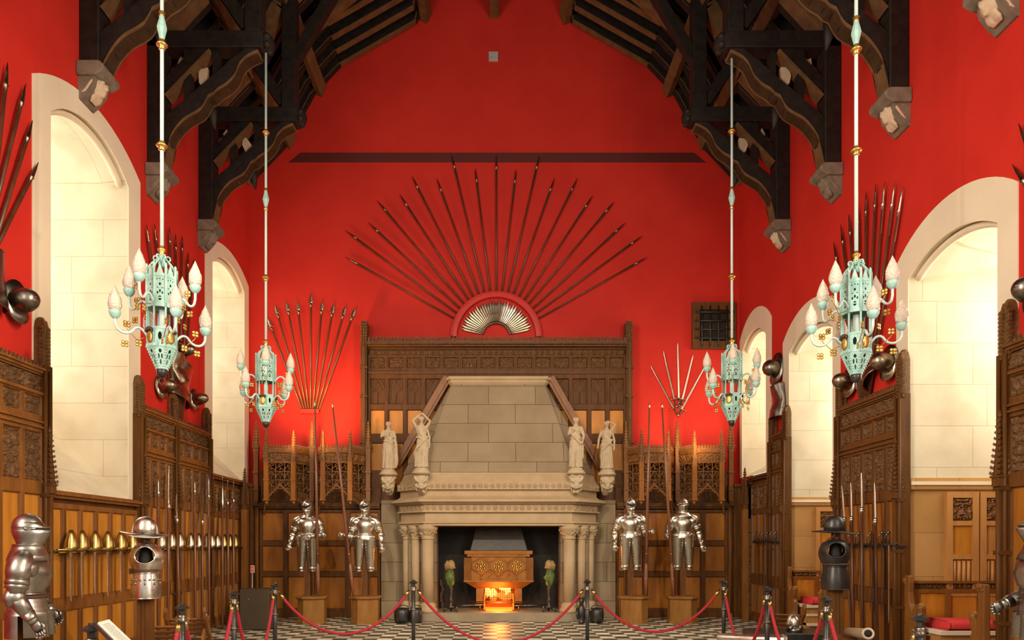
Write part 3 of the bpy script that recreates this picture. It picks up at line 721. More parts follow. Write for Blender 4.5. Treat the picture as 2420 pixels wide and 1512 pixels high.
# ------------------------------------------------------------------ end wall: panelling and canopies
NE = .30                                           # panelling stands off the end wall
def end_panel(u0,u1,cols,label,seed):
    t = thing('oak_panelling', label, 'wall panelling', ((u0+u1)/2,D,0))
    grid(MBW,t,u0,u1,[(1.58,2.17,'p'),(.94,1.48,'p'),(.17,.84,'p')],cols,NE,sw=.09,panel_m=M_OAKB,frame_m=M_OAKD,seed=seed)
    MB().bx(u0,u1,.012,NE-.008,0,3.05).build('carcass',M_OAKD,t,M=MBW)
    m = MB()
    for z,d in ((2.25,.10),(2.29,.14),(2.33,.10)): m.bx(u0,u1,NE-.02,NE+.02+d,z,z+.035)
    m.build('lintel_moulding',M_OAKD,t,M=MBW); MB().bx(u0,u1,NE,NE+.10,0,.12).build('base_moulding',M_OAKD,t,M=MBW)
    return t
def tracery_face(mb, A, B, z0, z1, cols, rows, r=.013):
    """pierced flowing tracery between two plan points A and B (u,n)"""
    A = Vector((A[0],A[1],0)); B = Vector((B[0],B[1],0)); L = (B-A).length
    def pt(a,z): q = A+(B-A)*a; return (q.x,q.y,z)
    for i in range(cols+1): mb.tube([pt(i/cols,z0),pt(i/cols,z1)], r*.9, 5)
    for j in range(rows+1): z = z0+(z1-z0)*j/rows; mb.tube([pt(0,z),pt(1,z)], r*.9, 5)
    for i in range(cols):
        for j in range(rows):
            a0 = i/cols; h = (z1-z0)/rows; zb = z0+h*j; w = 1/cols
            if j == rows-1 or j % 2 == 0:
                mb.tube([pt(a0+w*x,zb+h*y) for x,y in ((0,.1),(.12,.45),(.5,.62),(.82,.78),(.86,.95),(.5,.9),(.3,.7),(.55,.4),(.95,.15))], r*.8, 5)
                mb.ell(pt(a0+w*.5,zb+h*.28),(r*1.6,r*1.6,r*1.6),6,4)
            else:
                mb.tube([pt(a0+w*x,zb+h*y) for x,y in ((0,.05),(.1,.5),(.3,.8),(.5,.98),(.7,.8),(.9,.5),(1,.05))], r*.8, 5)
                mb.tube([pt(a0+w*x,zb+h*y) for x,y in ((.5,0),(.5,.45),(.3,.62),(.5,.75),(.7,.62),(.5,.45))], r*.7, 5)
def canopy(uc, label, seed):
    t = thing('carved_oak_canopy', label, 'carved canopy', (uc,D-.45,2.3))
    fw, bw = .27, .50; nb, nf = NE+.02, NE+.56
    plan = [(uc-bw,nb),(uc-fw,nf),(uc+fw,nf),(uc+bw,nb)]
    # roof slab, cornice band and cresting follow the three faces
    sl = MB().prism([(a,-b) for a,b in plan], 3.14, 3.18, M=Matrix(((1,0,0,0),(0,-1,0,0),(0,0,1,0),(0,0,0,1))))
    sl.prism([(a,-b) for a,b in [(uc-bw-.03,nb),(uc-fw-.02,nf+.035),(uc+fw+.02,nf+.035),(uc+bw+.03,nb)]], 3.34, 3.40, M=Matrix(((1,0,0,0),(0,-1,0,0),(0,0,1,0),(0,0,0,1))))
    sl.build('cornice', M_OAKF, t, M=MBW)
    for i in range(3):
        A,B = Vector((*plan[i],0)),Vector((*plan[i+1],0)); dr = (B-A).normalized(); nn = Vector((-dr.y,dr.x,0))
        if nn.y < 0: nn = -nn
        FM = MBW @ Matrix(((dr.x,nn.x,0,A.x),(dr.y,nn.y,0,A.y),(0,0,1,0),(0,0,0,1))); L = (B-A).length
        carved(FM,.0,L,3.18,3.34,.0,t,seed+i,.035,.016,M_OAKT,'leaf_frieze')
        crest(FM,t,0,L,.03,3.41,.10,.058,M_OAKT)
        tr = MB(); tracery_face(tr,(0,.0),(L,.0),2.62 if i == 1 else 2.55,3.14,3 if i == 1 else 2,3)
        # ogee arch with cusp balls below the tracery
        z_s = 2.40 if i == 1 else 2.20; ap = 2.72 if i == 1 else 2.56
        og = []
        for k in range(13):
            a = k/12
            if i == 1: x = a; z = z_s + (ap-z_s)*(math.sin(PI*min(a,1-a)*1.0)**.8*.72 + .28*max(0,1-abs(a-.5)*5)**2)
            elif i == 0: x = a; z = 2.14+.30*math.sin(PI/2*a)
            else: x = a; z = 2.14+.30*math.cos(PI/2*a)
            og.append((L*x,.0,z))
        tr.tube(og,.022,6)
        for k in range(1,12): p = og[k]; tr.ell((p[0],.012,p[2]-.035),(.016,.016,.018),6,4)
        for k in range(1,12,1): p = og[k]; tr.tube([(p[0],0,p[2]),(p[0],0,2.64 if i == 1 else 2.56)],.009,4)
        tr.build('tracery', M_OAKT, t, M=FM)
    for (u,n) in (plan[1],plan[2]):
        b = MB().bx(u-.045,u+.045,n-.04,n+.05,2.38,3.16).bx(u-.055,u+.055,n-.05,n+.06,2.78,2.81).bx(u-.055,u+.055,n-.05,n+.06,2.38,2.41)
        b.ell((u,n,2.35),(.035,.035,.05),8,6)
        o = b.build('buttress', M_OAKB, t, M=MBW)
        q = MB(); pinnacle(q,u,n+.01,3.16,3.78,.085,.05); q.build('pinnacle', M_OAKT, o, M=MBW)
    # boarded niche ceiling behind the arch
    MB().bx(uc-bw,uc+bw,NE+.01,NE+.03,2.36,3.14).build('back_board', M_OAKD, t, M=MBW)
    return t
end_panel(-4.86,-3.80,2,'dark oak wall panelling under the outer left canopy',21); end_panel(-3.72,-2.36,2,'dark oak wall panelling under the inner left canopy, left of the fireplace',22)
end_panel(2.52,3.74,2,'dark oak wall panelling under the inner right canopy, right of the fireplace',23); end_panel(3.82,4.84,2,'dark oak wall panelling under the outer right canopy',24)
canopy(-4.28,'carved oak canopy nearest the left corner, over the plain panelling',31)
canopy(-3.15,'carved oak canopy beside the overmantel, left of the fireplace',32)
canopy(3.21,'carved oak canopy beside the overmantel, right of the fireplace',33)
canopy(4.27,'carved oak canopy nearest the right corner, below the iron grille',34)
for u,l in ((-4.91,'crocketed oak post at the left corner of the end wall'),(-3.76,'crocketed oak post between the two left canopies'),(-2.60,'crocketed oak post between left canopy and overmantel'),
            (2.72,'crocketed oak post between overmantel and right canopy'),(3.78,'crocketed oak post between the two right canopies'),(4.88,'crocketed oak post at the right corner beside the farthest window')):
    t = thing('canopy_post', l, 'carved post', (u,D-.4,0)); n = NE+.10
    b = MB().bx(u-.045,u+.045,NE+.055,n+.045,2.38,3.421).bx(u-.035,u+.035,NE+.055,n+.02,.0,2.38)
    for z in (2.62,2.98): b.bx(u-.06,u+.06,NE+.055,n+.065,z,z+.03)
    b.build('shaft', M_OAKF, t, M=MBW)
    q = MB(); pinnacle(q,u,n,3.42,4.04,.10,.055); q.build('pinnacle', M_OAKT, t, M=MBW)
    q = MB(); q.bx(u-.05,u+.05,NE+.055,n+.08,2.30,2.40).tube([(u,n+.03,.1),(u,n+.03,2.3)],.022,6); q.build('colonnette', M_OAKD, t, M=MBW)
# overmantel
om = thing('carved_oak_overmantel','large dark oak overmantel with traceried panels behind the stone chimney hood','overmantel',(.05,D,2.6))
NO = .25; ua,ub = -2.62,2.74
skp = lambda ri,i: (ri == 2 and 4 <= i <= 9) or (ri == 3 and 4 <= i <= 9)
grid(MBW,om,ua,ub,[(5.44,5.56,'f'),(5.17,5.40,'c'),(4.42,4.96,'t'),(3.80,4.31,'p'),(2.75,3.62,'p')],14,NO,sw=.075,panel_m=M_OAK,frame_m=M_OAKP,seed=41,skip=lambda ri,i: ri >= 2 and 5 <= i <= 8)
MB().bx(ua,ub,.012,NO,2.3,5.70).build('carcass',M_OAKD,om,M=MBW)
m = MB()
for z,d in ((5.60,.16),(5.635,.20)): m.bx(ua,ub,.02,NO+d,z,z+.03)
m.build('cornice_moulding',M_OAKD,om,M=MBW); MB().bx(ua,ub,NO,NO+.08,5.05,5.09).build('rail_moulding',M_OAKD,om,M=MBW)
crest(MBW,om,ua,ub,NO+.16,5.675,.16,.075,M_OAKC,.07)
for u in (-2.70,2.80):
    b = MB().bx(u-.065,u+.065,.012,NO+.12,2.3,5.7).bx(u-.03,u+.03,NO+.1,NO+.16,2.3,5.6)
    for z in (3.6,4.55,5.15): b.bx(u-.08,u+.08,.012,NO+.17,z,z+.035)
    o = b.build('corner_post',M_OAKD,om,M=MBW)
    p = MB().bx(u-.055,u+.055,.012,NO+.10,5.7,6.14)
    for k in range(7):
        for s_ in (-1,0,1): p.ell((u+s_*.05,NO+.105,5.72+k*.062),(.026,.02,.026),6,4)
    p.build('carved_top',M_OAKC,o,M=MBW)
for s_,(p0,p1) in ((-1,((1058,893),(938,1098))),(1,((1300,893),(1420,1104)))):
    A = P(*p0,D-NO-.14); B = P(*p1,D-NO-.14)
    MB().bar(A,B,.10,.17,up=(1,0,0)).bar(A+Vector((0,-.06,0)),B+Vector((0,-.06,0)),.04,.07,up=(1,0,0)).build('raking_rail',M_OAKF,om)

for u0,u1,z,l in ((-5.185,-4.965,2.75,'dark oak return filling the left corner of the end wall'),(4.935,5.185,2.75,'dark oak return filling the right corner of the end wall')):
    t = thing('corner_panelling',l,'wall panelling',((u0+u1)/2,D,0))
    b = MB().bx(u0,u1,.012,.42,0,z); b.build('carcass',M_OAKD,t,M=MBW)
    MB().bx(u0,u1,.40,.47,z-.06,z).bx(u0,u1,.40,.46,.0,.12).bx(u0+.02,u0+.06,.42,.445,.12,z-.06).bx(u1-.06,u1-.02,.42,.445,.12,z-.06).build('frame',M_OAKD,t,M=MBW)
t = thing('door_jamb_stone','narrow stack of tan stones beside the far right corner panelling','door jamb',(W-.1,14.02,0))
for i in range(7): bevel(MB().bx(13.96,14.06+.035*(i%2),.012,.16,.29*i+.003,.29*i+.285,M=MRW).build('stone',M_TANST,t),.008)
t = thing('oak_dado','dark oak panel under the farthest right window beside the door stones','wall panelling',(W-.1,14.2,0))
grid(MRW,t,14.12,14.36,[(1.6,2.6,'p'),(.2,1.5,'p')],1,.05,panel_m=M_OAKD,frame_m=M_OAKD); MB().bx(13.92,14.36,.012,.10,2.70,2.80,M=MRW).bx(14.12,14.36,.012,.05,0,2.7,M=MRW).build('cap_moulding',M_OAKD,t)
# ------------------------------------------------------------------ stone fireplace
FX = .085
fp = thing('stone_fireplace','great carved sandstone fireplace with a tall sloping hood in the end wall','fireplace',(FX,14.0,0))
YW = D-.012
def plan_band(mb, z0, z1, grow0, grow1, wf=1.46, yf=13.60, wb=2.02, yb=14.16, M=None):
    """one horizontal course of the canted mantel; grow = projection at bottom / top"""
    def ring(g, z):
        return [Vector((FX-wb-g,YW,z)),Vector((FX-wb-g,yb-g*.3,z)),Vector((FX-wf-g*.6,yf-g,z)),Vector((FX+wf+g*.6,yf-g,z)),Vector((FX+wb+g,yb-g*.3,z)),Vector((FX+wb+g,YW,z))]
    a,b = ring(grow0,z0),ring(grow1,z1); vs = a+b
    mb.add(vs,[(0,1,2,3,4,5)[::-1],(6,7,8,9,10,11)]+[(i,(i+1)%6,6+(i+1)%6,6+i) for i in range(6)])
mt = MB()
plan_band(mt,2.585,2.66,.02,.02); plan_band(mt,2.66,2.72,.02,-.02); plan_band(mt,2.46,2.585,-.03,-.03)
plan_band(mt,2.41,2.46,.03,-.03); plan_band(mt,2.375,2.41,.12,.06); plan_band(mt,2.335,2.375,.14,.14); plan_band(mt,2.29,2.335,.04,.10)
plan_band(mt,2.16,2.29,-.02,-.02); plan_band(mt,2.135,2.165,.03,.03)
plan_band(mt,1.95,2.14,-.04,-.04); plan_band(mt,1.92,1.955,.03,.0); plan_band(mt,1.875,1.92,.0,.0)
mt.build('mantel', M_STONE, fp)
# carved flower friezes
def frieze(z, g, sp, r, name):
    mb = MB(); wf,yf,wb,yb = 1.46+g*.6,13.60-g,2.02+g,14.16-g*.3
    segs = [((FX-wb,yb),(FX-wf,yf)),((FX-wf,yf),(FX+wf,yf)),((FX+wf,yf),(FX+wb,yb))]
    R2 = random.Random(5)
    for A,B in segs:
        A = Vector((*A,z)); B = Vector((*B,z)); k = max(2,int((B-A).length/sp)); d = (B-A).normalized(); n = Vector((d.y,-d.x,0))
        mb.bar(A+Vector((0,0,-r*1.25)),B+Vector((0,0,-r*1.25)),.02,.018); mb.bar(A+Vector((0,0,r*1.25)),B+Vector((0,0,r*1.25)),.02,.018); mb.bar(A,B,.012,r*2.5)
        for i in range(k):
            c = A+(B-A)*((i+.5)/k)
            mb.ell(c+n*.012,(r*.45,r*.45,r*.45),6,4)
            for q in range(5):
                a = 2*PI*q/5+i*.5; mb.ell(c+d*math.cos(a)*r*.72+Vector((0,0,math.sin(a)*r*.72))+n*.008,(r*.42,r*.36,r*.42),6,4)
    mb.build(name, M_STONE, fp)
frieze(2.645,.03,.115,.048,'flower_frieze'); frieze(2.225,-.012,.13,.052,'flower_frieze')
# tapering hood
def hring(z, wf, yf, wb, yb): return [(FX-wb,YW,z),(FX-wb,yb,z),(FX-wf,yf,z),(FX+wf,yf,z),(FX+wb,yb,z),(FX+wb,YW,z)]
h = MB().loft([hring(2.93,1.54,13.74,1.95,14.25),hring(4.80,.935,14.28,1.0,14.45)],smooth=False)
h.build('hood', M_HOOD, fp)
MB().loft([hring(2.70,1.47,13.63,2.02,14.16),hring(2.90,1.53,13.75,1.93,14.25),hring(2.94,1.53,13.76,1.93,14.26)],smooth=False).build('hood_skirt', M_STONE, fp)
c = MB()
for z0,z1,g0,g1 in ((4.78,4.82,.0,.03),(4.82,4.87,.03,.035),(4.87,4.90,.06,.07),(4.90,4.93,.07,.07)):
    c.loft([hring(z0,.935+g0,14.28-g0,1.0+g0,14.4-g0),hring(z1,.935+g1,14.28-g1,1.0+g1,14.4-g1)],smooth=False)
c.build('hood_cap', M_STONE, fp)
# jambs, clustered columns and stone backing
HW = 1.235
for s_ in (-1,1):
    b = MB(); x0,x1 = sorted((FX+s_*(HW+.20),FX+s_*2.42)); b.bx(x0,x1,14.42,YW,.0,2.42)
    x0,x1 = sorted((FX+s_*(HW+.01),FX+s_*(HW+.55))); b.bx(x0,x1,13.98,14.5,.17,1.90)
    b.build('stone_jamb', M_HOOD, fp)
    for k,(dx,y,r) in enumerate(((.16,13.78,.115),(.42,13.95,.085),(.62,14.16,.085))):
        x = FX+s_*(HW+dx); c = MB()
        c.lathe([(r,.36),(r,1.62)],16,M=Matrix.Translation((x,y,0)))
        c.lathe([(r*1.75,.17),(r*1.75,.22),(r*1.5,.26),(r*1.35,.27),(r*1.45,.30),(r*1.3,.34),(r*1.02,.37)],12,M=Matrix.Translation((x,y,0)))
        o = c.build('column', M_STONE, fp)
        q = MB().lathe([(r*1.02,1.60),(r*1.18,1.615),(r*1.18,1.635),(r*1.05,1.65),(r*1.25,1.72),(r*1.65,1.80),(r*1.75,1.815),(r*1.75,1.875)],16,M=Matrix.Translation((x,y,0)))
        R2 = random.Random(k)
        for i in range(34):
            a = R2.uniform(0,2*PI); z = R2.uniform(1.665,1.80); rr = r*(1.1+.6*(z-1.66)/.14); q.ell((x+rr*math.cos(a),y+rr*math.sin(a),z),(.020,.020,.024),6,4)
        q.build('carved_capital', M_STONE, o)
# firebox lining and hearth
fb = MB()
x0,x1,y0,y1 = FX-HW-.02,FX+HW+.02,14.0,14.74
fb.bx(x0,x1,y1,y1+.06,.17,2.0).bx(x0-.03,x0,y0,y1,.17,2.0).bx(x1,x1+.03,y0,y1,.17,2.0).bx(x0,x1,y0,y1,1.92,1.97)
fb.build('sooty_firebox', M_DARK, fp)
bevel(MB().bx(FX-HW-.42,FX+HW+.42,13.60,YW,.0,.172).build('hearth_slab', M_HEARTH, fp),.008)
# four carved brackets that carry the statues
BR = [(918,1115,-1,13.95),(996,1112,-1,13.55),(1361,1112,1,13.55),(1434,1115,1,13.95)]
BRP = []
for px,py,s_,d in BR:
    p = P(px,py,d); BRP.append(p); b = MB(); T_ = Matrix.Translation((p.x,p.y,p.z))
    b.lathe([(.10,-.10),(.16,-.075),(.185,-.06),(.185,-.035),(.16,-.02),(.165,0),(.0,0)],16,M=T_)
    b.build('statue_bracket', M_STATUE, fp)
    c = MB(); R2 = random.Random(px)
    c.loft([[(p.x+math.cos(2*PI*k/10)*r,p.y+math.sin(2*PI*k/10)*r*.8+dy,p.z+z) for k in range(10)] for r,z,dy in ((.05,-.46,.14),(.09,-.40,.08),(.125,-.28,.03),(.13,-.18,.0),(.12,-.09,0))])
    for i in range(26):
        a = R2.uniform(PI,2*PI); z = R2.uniform(-.42,-.10); r = .05+.085*(z+.46)/.36
        c.ell((p.x+math.cos(a)*r,p.y+math.sin(a)*r*.85+.02,p.z+z),R2.uniform(.018,.04),6,5)
    c.ell((p.x,p.y-.085,p.z-.30),(.062,.06,.075),12,9); c.ell((p.x,p.y-.145,p.z-.305),(.014,.02,.018),6,5); c.ell((p.x,p.y-.125,p.z-.345),(.028,.022,.014),8,5)
    for q in (-1,1):
        c.ell((p.x+q*.024,p.y-.138,p.z-.285),(.013,.010,.009),6,4)
        c.tube([(p.x+q*.02,p.y-.12,p.z-.24),(p.x+q*.08,p.y-.10,p.z-.20),(p.x+q*.125,p.y-.06,p.z-.13),(p.x+q*.10,p.y-.10,p.z-.10)],[.02,.03,.028,.012],7)
        c.tube([(p.x+q*.05,p.y-.10,p.z-.34),(p.x+q*.10,p.y-.06,p.z-.28),(p.x+q*.09,p.y-.02,p.z-.40)],[.018,.03,.012],7)
    co_ = c.build('carved_foliage', M_STATUE, fp); r_ = co_.modifiers.new('one_surface','REMESH'); r_.mode = 'VOXEL'; r_.voxel_size = .010; r_.use_smooth_shade = True
# ------------------------------------------------------------------ statues (one continuous surface each)
def limb(mb, pts, rs): mb.tube(pts, rs, 10)
def statue(name_label, origin, H, armL, armR, lean=0., extra=None, seed=0, turn=0.):
    """draped standing figure about H tall; arms given as elbow and hand offsets in head-heights-free units (1 = H)"""
    mb = MB(); R2 = random.Random(seed)
    def rg(z, rx, ry, dx=0, dy=0, n=14): return [(math.cos(2*PI*k/n)*rx+dx, math.sin(2*PI*k/n)*ry+dy, z) for k in range(n)]
    L = lean
    mb.loft([rg(.0,.105,.085),rg(.06,.10,.08),rg(.2,.095,.085,L*.2),rg(.35,.105,.09,L*.5),rg(.46,.118,.095,L),rg(.53,.112,.088,L),rg(.60,.082,.070,L*.6),rg(.66,.088,.072,L*.3),rg(.735,.108,.078,0),rg(.80,.10,.062,0),rg(.835,.055,.048,0),rg(.85,.036,.036,0),rg(.89,.034,.036,0,-.005)])
    for s_ in (-1,1): mb.ell((s_*.042,-.058,.735),(.036,.03,.034),8,6)       # bust
    # head with face and hair
    hx = L*-.2; 
    mb.ell((hx,-.008,.935),(.046,.056,.062),14,10)
    mb.ell((hx,-.060,.930),(.010,.018,.014),8,6); mb.ell((hx,-.052,.905),(.018,.010,.008),8,5); mb.ell((hx,-.045,.893),(.016,.014,.012),8,5)
    for s_ in (-1,1): mb.ell((hx+s_*.018,-.052,.945),(.010,.006,.006),6,4); mb.ell((hx+s_*.047,.0,.935),(.008,.012,.016),6,4)
    mb.ell((hx,.014,.960),(.054,.056,.048),12,8); mb.ell((hx,.062,.935),(.030,.028,.028),8,6)
    for k in range(9): a = PI*k/8; mb.ell((hx+.046*math.cos(a),-.030+.02*math.sin(a)*0,.955+.028*math.sin(a)),(.014,.014,.013),6,4)
    for s_,(el,ha) in ((-1,armL),(1,armR)):
        sh = (s_*.098,0,.795)
        limb(mb,[sh,((sh[0]+el[0])/2,(sh[1]+el[1])/2,(sh[2]+el[2])/2),el,((el[0]+ha[0])/2,(el[1]+ha[1])/2,(el[2]+ha[2])/2),ha],[.036,.034,.027,.024,.017])
        mb.ell(sh,(.038,.036,.036),8,6)
        d = (Vector(ha)-Vector(el)).normalized(); hc = Vector(ha)+d*.018
        mb.ell(hc,(.019,.015,.022),8,6)
        for f in range(4): mb.tube([hc+Vector(((f-1.5)*.009,0,0)),hc+d*.025+Vector(((f-1.5)*.010,-.006,0)),hc+d*.036+Vector(((f-1.5)*.009,-.016,-.004))],[.006,.0055,.004],5)
        mb.tube([hc+Vector((-s_*.015,0,0)),hc+Vector((-s_*.024,-.012,0))+d*.012],[.006,.004],5)
    # drapery folds
    for k in range(17):
        a = 2*PI*k/17+R2.uniform(-.1,.1); r = .098; zt = R2.uniform(.40,.58)
        mb.tube([(math.cos(a)*.100+L*.8,math.sin(a)*.082,zt),(math.cos(a+.1)*.114+L*.5,math.sin(a+.1)*.097,zt*.66),(math.cos(a+.02)*.112,math.sin(a+.02)*.096,.20),(math.cos(a)*.118,math.sin(a)*.098,.03)],[.010,.016,.018,.022],6)
    mb.tube([(-.10,-.03,.60),(-.02,-.085,.575),(.06,-.080,.54),(.115,-.02,.50),(.10,.05,.46)],[.018,.020,.022,.022,.02],8)
    for k in range(3): mb.tube([(-.085+k*.01,-.04,.80-k*.02),(-.03,-.082-k*.004,.72-k*.03),(.05,-.078,.66-k*.04),(.10,-.03,.60-k*.03)],[.010,.011,.012,.012],6)
    for s_ in (-1,1): mb.ell((s_*.045,-.095,.018),(.028,.05,.02),8,5)
    if extra: extra(mb)
    t = thing('stone_statue', name_label, 'statue', origin)
    M = Matrix.Translation(origin) @ Matrix.Translation((0,0,.035)) @ Matrix.Rotation(turn,4,'Z') @ Matrix.Scale(H,4)
    o = mb.build('figure', M_STATUE, None, M=M)
    # move into the thing's frame
    off = Vector(origin); o.data.transform(Matrix.Translation(-off)); o.parent = t
    MB().lathe([(.135*H,.0),(.14*H,.015),(.13*H,.042),(.0,.045)],18,M=Matrix.Translation(origin)).build('base', M_STATUE, t)
    r = o.modifiers.new('one_surface','REMESH'); r.mode = 'VOXEL'; r.voxel_size = .0075; r.use_smooth_shade = True
    s2 = o.modifiers.new('soften','SMOOTH'); s2.factor = .5; s2.iterations = 1
    return t
def ewer(mb): mb.ell((.16,.02,.22),(.05,.045,.16),10,8); mb.ell((.16,.02,.40),(.035,.035,.06),8,6); mb.tube([(.10,-.02,.74),(.15,0,.55),(.17,.02,.35),(.15,.02,.05)],[.03,.035,.03,.03],8)
def swag(mb):
    mb.tube([(.12,-.02,.62),(.02,-.10,.50),(-.08,-.10,.40),(-.12,-.02,.30),(-.10,.03,.10)],[.02,.026,.028,.03,.03],8)
    mb.tube([(.11,.02,.78),(.15,.02,.6),(.14,.02,.4)],[.015,.025,.02],8)
def swag2(mb): mb.tube([(-.10,-.03,.70),(-.02,-.10,.60),(.08,-.09,.50),(.13,-.04,.44),(.13,0,.2)],[.02,.026,.028,.03,.02],8)
statue('outer left stone statue, draped woman with arm across chest, small animal at side',BRP[0],.97,((-.15,-.01,.68),(-.02,-.085,.74)),((.14,-.02,.66),(.03,-.09,.70)),.0,ewer,1,.25)
statue('stone statue left of the hood raising both arms above its head',BRP[1],1.02,((-.165,-.03,.905),(-.05,-.02,1.015)),((.165,-.03,.90),(.04,-.02,1.03)),.02,swag,2,.1)
statue('stone statue right of the hood with one arm folded and cloak over shoulder',BRP[2],1.0,((-.14,.0,.66),(-.05,-.09,.72)),((.15,-.01,.64),(.13,-.08,.52)),-.01,swag2,3,-.15)
statue('outer right stone statue, dancing woman with one hand raised to her head',BRP[3],.98,((-.16,.0,.64),(-.17,-.05,.49)),((.17,-.01,.92),(.05,.0,.985)),-.02,swag,4,-.3)
# ------------------------------------------------------------------ iron fire grate, andirons, hearth things
def emis(name,c,s):
    m = mat(name,c,None,rough=.8,emit=(c,s)); return m
M_EMBER = emis('glowing_ember',(1.,.13,.01),2.2); M_FLAME = emis('bright_flame',(1.,.42,.05),5.)
M_COPPER = mat('warm_copper_plate',(.24,.085,.012),(.36,.14,.022),rough=.42,metal=.5,scale=5,bump=.1)
gr = thing('iron_fire_grate','glowing iron and copper fire grate with a tapering black hood inside the fireplace','fire grate',(FX,14.2,.172))
YG = 14.03; sG = F/YG
def gx(px): return (px-CX)/sG
def gz(py): return EYE+(CY-py)/sG
h = MB(); yb = 14.68
h.loft([[(gx(1111),YG+.03,gz(1300)),(gx(1247),YG+.03,gz(1300)),(gx(1247),yb,gz(1300)),(gx(1111),yb,gz(1300))],[(gx(1126),YG+.2,gz(1242)),(gx(1231),YG+.2,gz(1242)),(gx(1231),yb,gz(1242)),(gx(1126),yb,gz(1242))]],smooth=False)
for a,b in (((1112,1299),(1127,1243)),((1246,1299),(1230,1243))):
    for i in range(12): f = i/12; h.ell((gx(a[0]+(b[0]-a[0])*f),YG+.03+.17*f,gz(a[1]+(b[1]-a[1])*f)),.014,6,4)
h.build('hood', M_BLACK, gr)
c = MB().bx(gx(1098),gx(1258),YG-.04,yb,gz(1309),gz(1301)).bx(gx(1104),gx(1252),YG-.02,yb,gz(1315),gz(1309))
for i in range(30): x = gx(1116)+(gx(1243)-gx(1116))*i/29; c.bx(x-.008,x+.008,YG-.055,YG-.03,gz(1310),gz(1303))
c.build('cornice', M_COPPER, gr)
b = MB().bx(gx(1114),gx(1243),YG+.02,yb,gz(1372),gz(1312)); b.build('chest', M_COPPER, gr)
# hexagonal bosses on the front
hx = MB(); cz = gz(1338)
def hexa(cx,cz,w,h): return [(gx(cx-w),gz(cz-h*.35)),(gx(cx),gz(cz-h)),(gx(cx+w),gz(cz-h*.35)),(gx(cx+w),gz(cz+h*.35)),(gx(cx),gz(cz+h)),(gx(cx-w),gz(cz+h*.35))]
for cx in (1136,1178.5,1221):
    pts = [(x,YG+.005,z) for x,z in hexa(cx,1337,21,20)]; hx.tube(pts,.014,5,closed=True)
for cx in (1157,1200): hx.tube([(gx(cx-21),YG+.005,gz(1370)),(gx(cx-21),YG+.005,gz(1363)),(gx(cx),YG+.005,gz(1350)),(gx(cx+21),YG+.005,gz(1363)),(gx(cx+21),YG+.005,gz(1370))],.012,5); hx.tube([(gx(cx+5),YG,gz(1357)),(gx(cx-3),YG,gz(1364))],.01,5)
hx.build('hexagon_ribs', M_COPPER, gr)
for cx in (1136,1178.5,1221):
    ro = MB(); ro.ell((gx(cx),YG-.01,cz),(.03,.02,.03),8,6)
    for ring,(r,q) in enumerate(((.05,.022),(.085,.026))):
        for k in range(7): a = 2*PI*k/7+ring*.4; ro.ell((gx(cx)+r*math.cos(a),YG+.005,cz+r*math.sin(a)),(q,.015,q),6,4)
    ro.build('rosette', M_GOLD, gr)
for a,b_ in ((1097,1113),(1244,1260)):
    ms = MB().bx(gx(a),gx(b_),YG+.04,yb,gz(1372),gz(1318))
    n = 6
    for i in range(n+1): x = gx(a)+(gx(b_)-gx(a))*i/n; ms.bx(x-.004,x+.004,YG+.025,YG+.04,gz(1372),gz(1318))
    for i in range(19): z = gz(1372)+(gz(1318)-gz(1372))*i/18; ms.bx(gx(a),gx(b_),YG+.025,YG+.04,z-.004,z+.004)
    ms.build('mesh_side', M_COPPER, gr)
l = MB().loft([[(gx(1123),YG+.08,gz(1390)),(gx(1235),YG+.08,gz(1390)),(gx(1235),yb,gz(1390)),(gx(1123),yb,gz(1390))],[(gx(1097),YG,gz(1374)),(gx(1260),YG,gz(1374)),(gx(1260),yb,gz(1374)),(gx(1097),yb,gz(1374))]],smooth=False)
l.bx(gx(1096),gx(1261),YG-.01,yb,gz(1375),gz(1371)); l.build('ledge', M_COPPER, gr)
k = MB().bx(gx(1125),gx(1142),YG+.1,yb,gz(1424),gz(1388)).bx(gx(1218),gx(1234),YG+.1,yb,gz(1424),gz(1388)).bx(gx(1142),gx(1218),yb-.05,yb,gz(1446),gz(1388)).bx(gx(1125),gx(1234),YG+.1,yb,gz(1426),gz(1422))
k.build('leg_box', M_COPPER, gr)
br = MB()
for i in range(14): x = gx(1145)+(gx(1215)-gx(1145))*i/13; br.tube([(x,YG+.13,gz(1423)),(x,YG+.13,gz(1392))],.006,5)
for i in range(7): z = gz(1421)+(gz(1396)-gz(1421))*i/6; br.tube([(gx(1143),YG+.13,z),(gx(1217),YG+.13,z)],.006,5)
br.build('basket_bars', M_BLACK, gr)
em = MB(); R2 = random.Random(3)
for i in range(40): em.ell((gx(R2.uniform(1148,1213)),R2.uniform(YG+.2,yb-.12),gz(R2.uniform(1402,1420))),R2.uniform(.03,.06),7,5)
em.build('ember', M_EMBER, gr)
fm = MB()
for x,y,w,hh in ((1152,1398,.05,.12),(1194,1390,.13,.07),(1165,1404,.08,.10),(1200,1402,.07,.09)): fm.ell((gx(x),YG+.28,gz(y)),(w,.05,hh),8,6)
fm.build('flame', M_FLAME, gr)
b = MB().bx(gx(1141),gx(1217),YG+.0,yb,.173,.195); b.build('ash_pan', M_EMBER, gr)
b = MB()
for px in (1144,1214):
    b.lathe([(.035,.175),(.04,.20),(.02,.23),(.03,.30),(.015,.34),(.028,.42),(.02,.5),(.012,.56)],8,M=Matrix.Translation((gx(px),YG+.0,0)))
b.tube([(gx(1144),YG,gz(1424)),(gx(1214),YG,gz(1424))],.012,6)
b.build('front_foot', M_COPPER, gr)
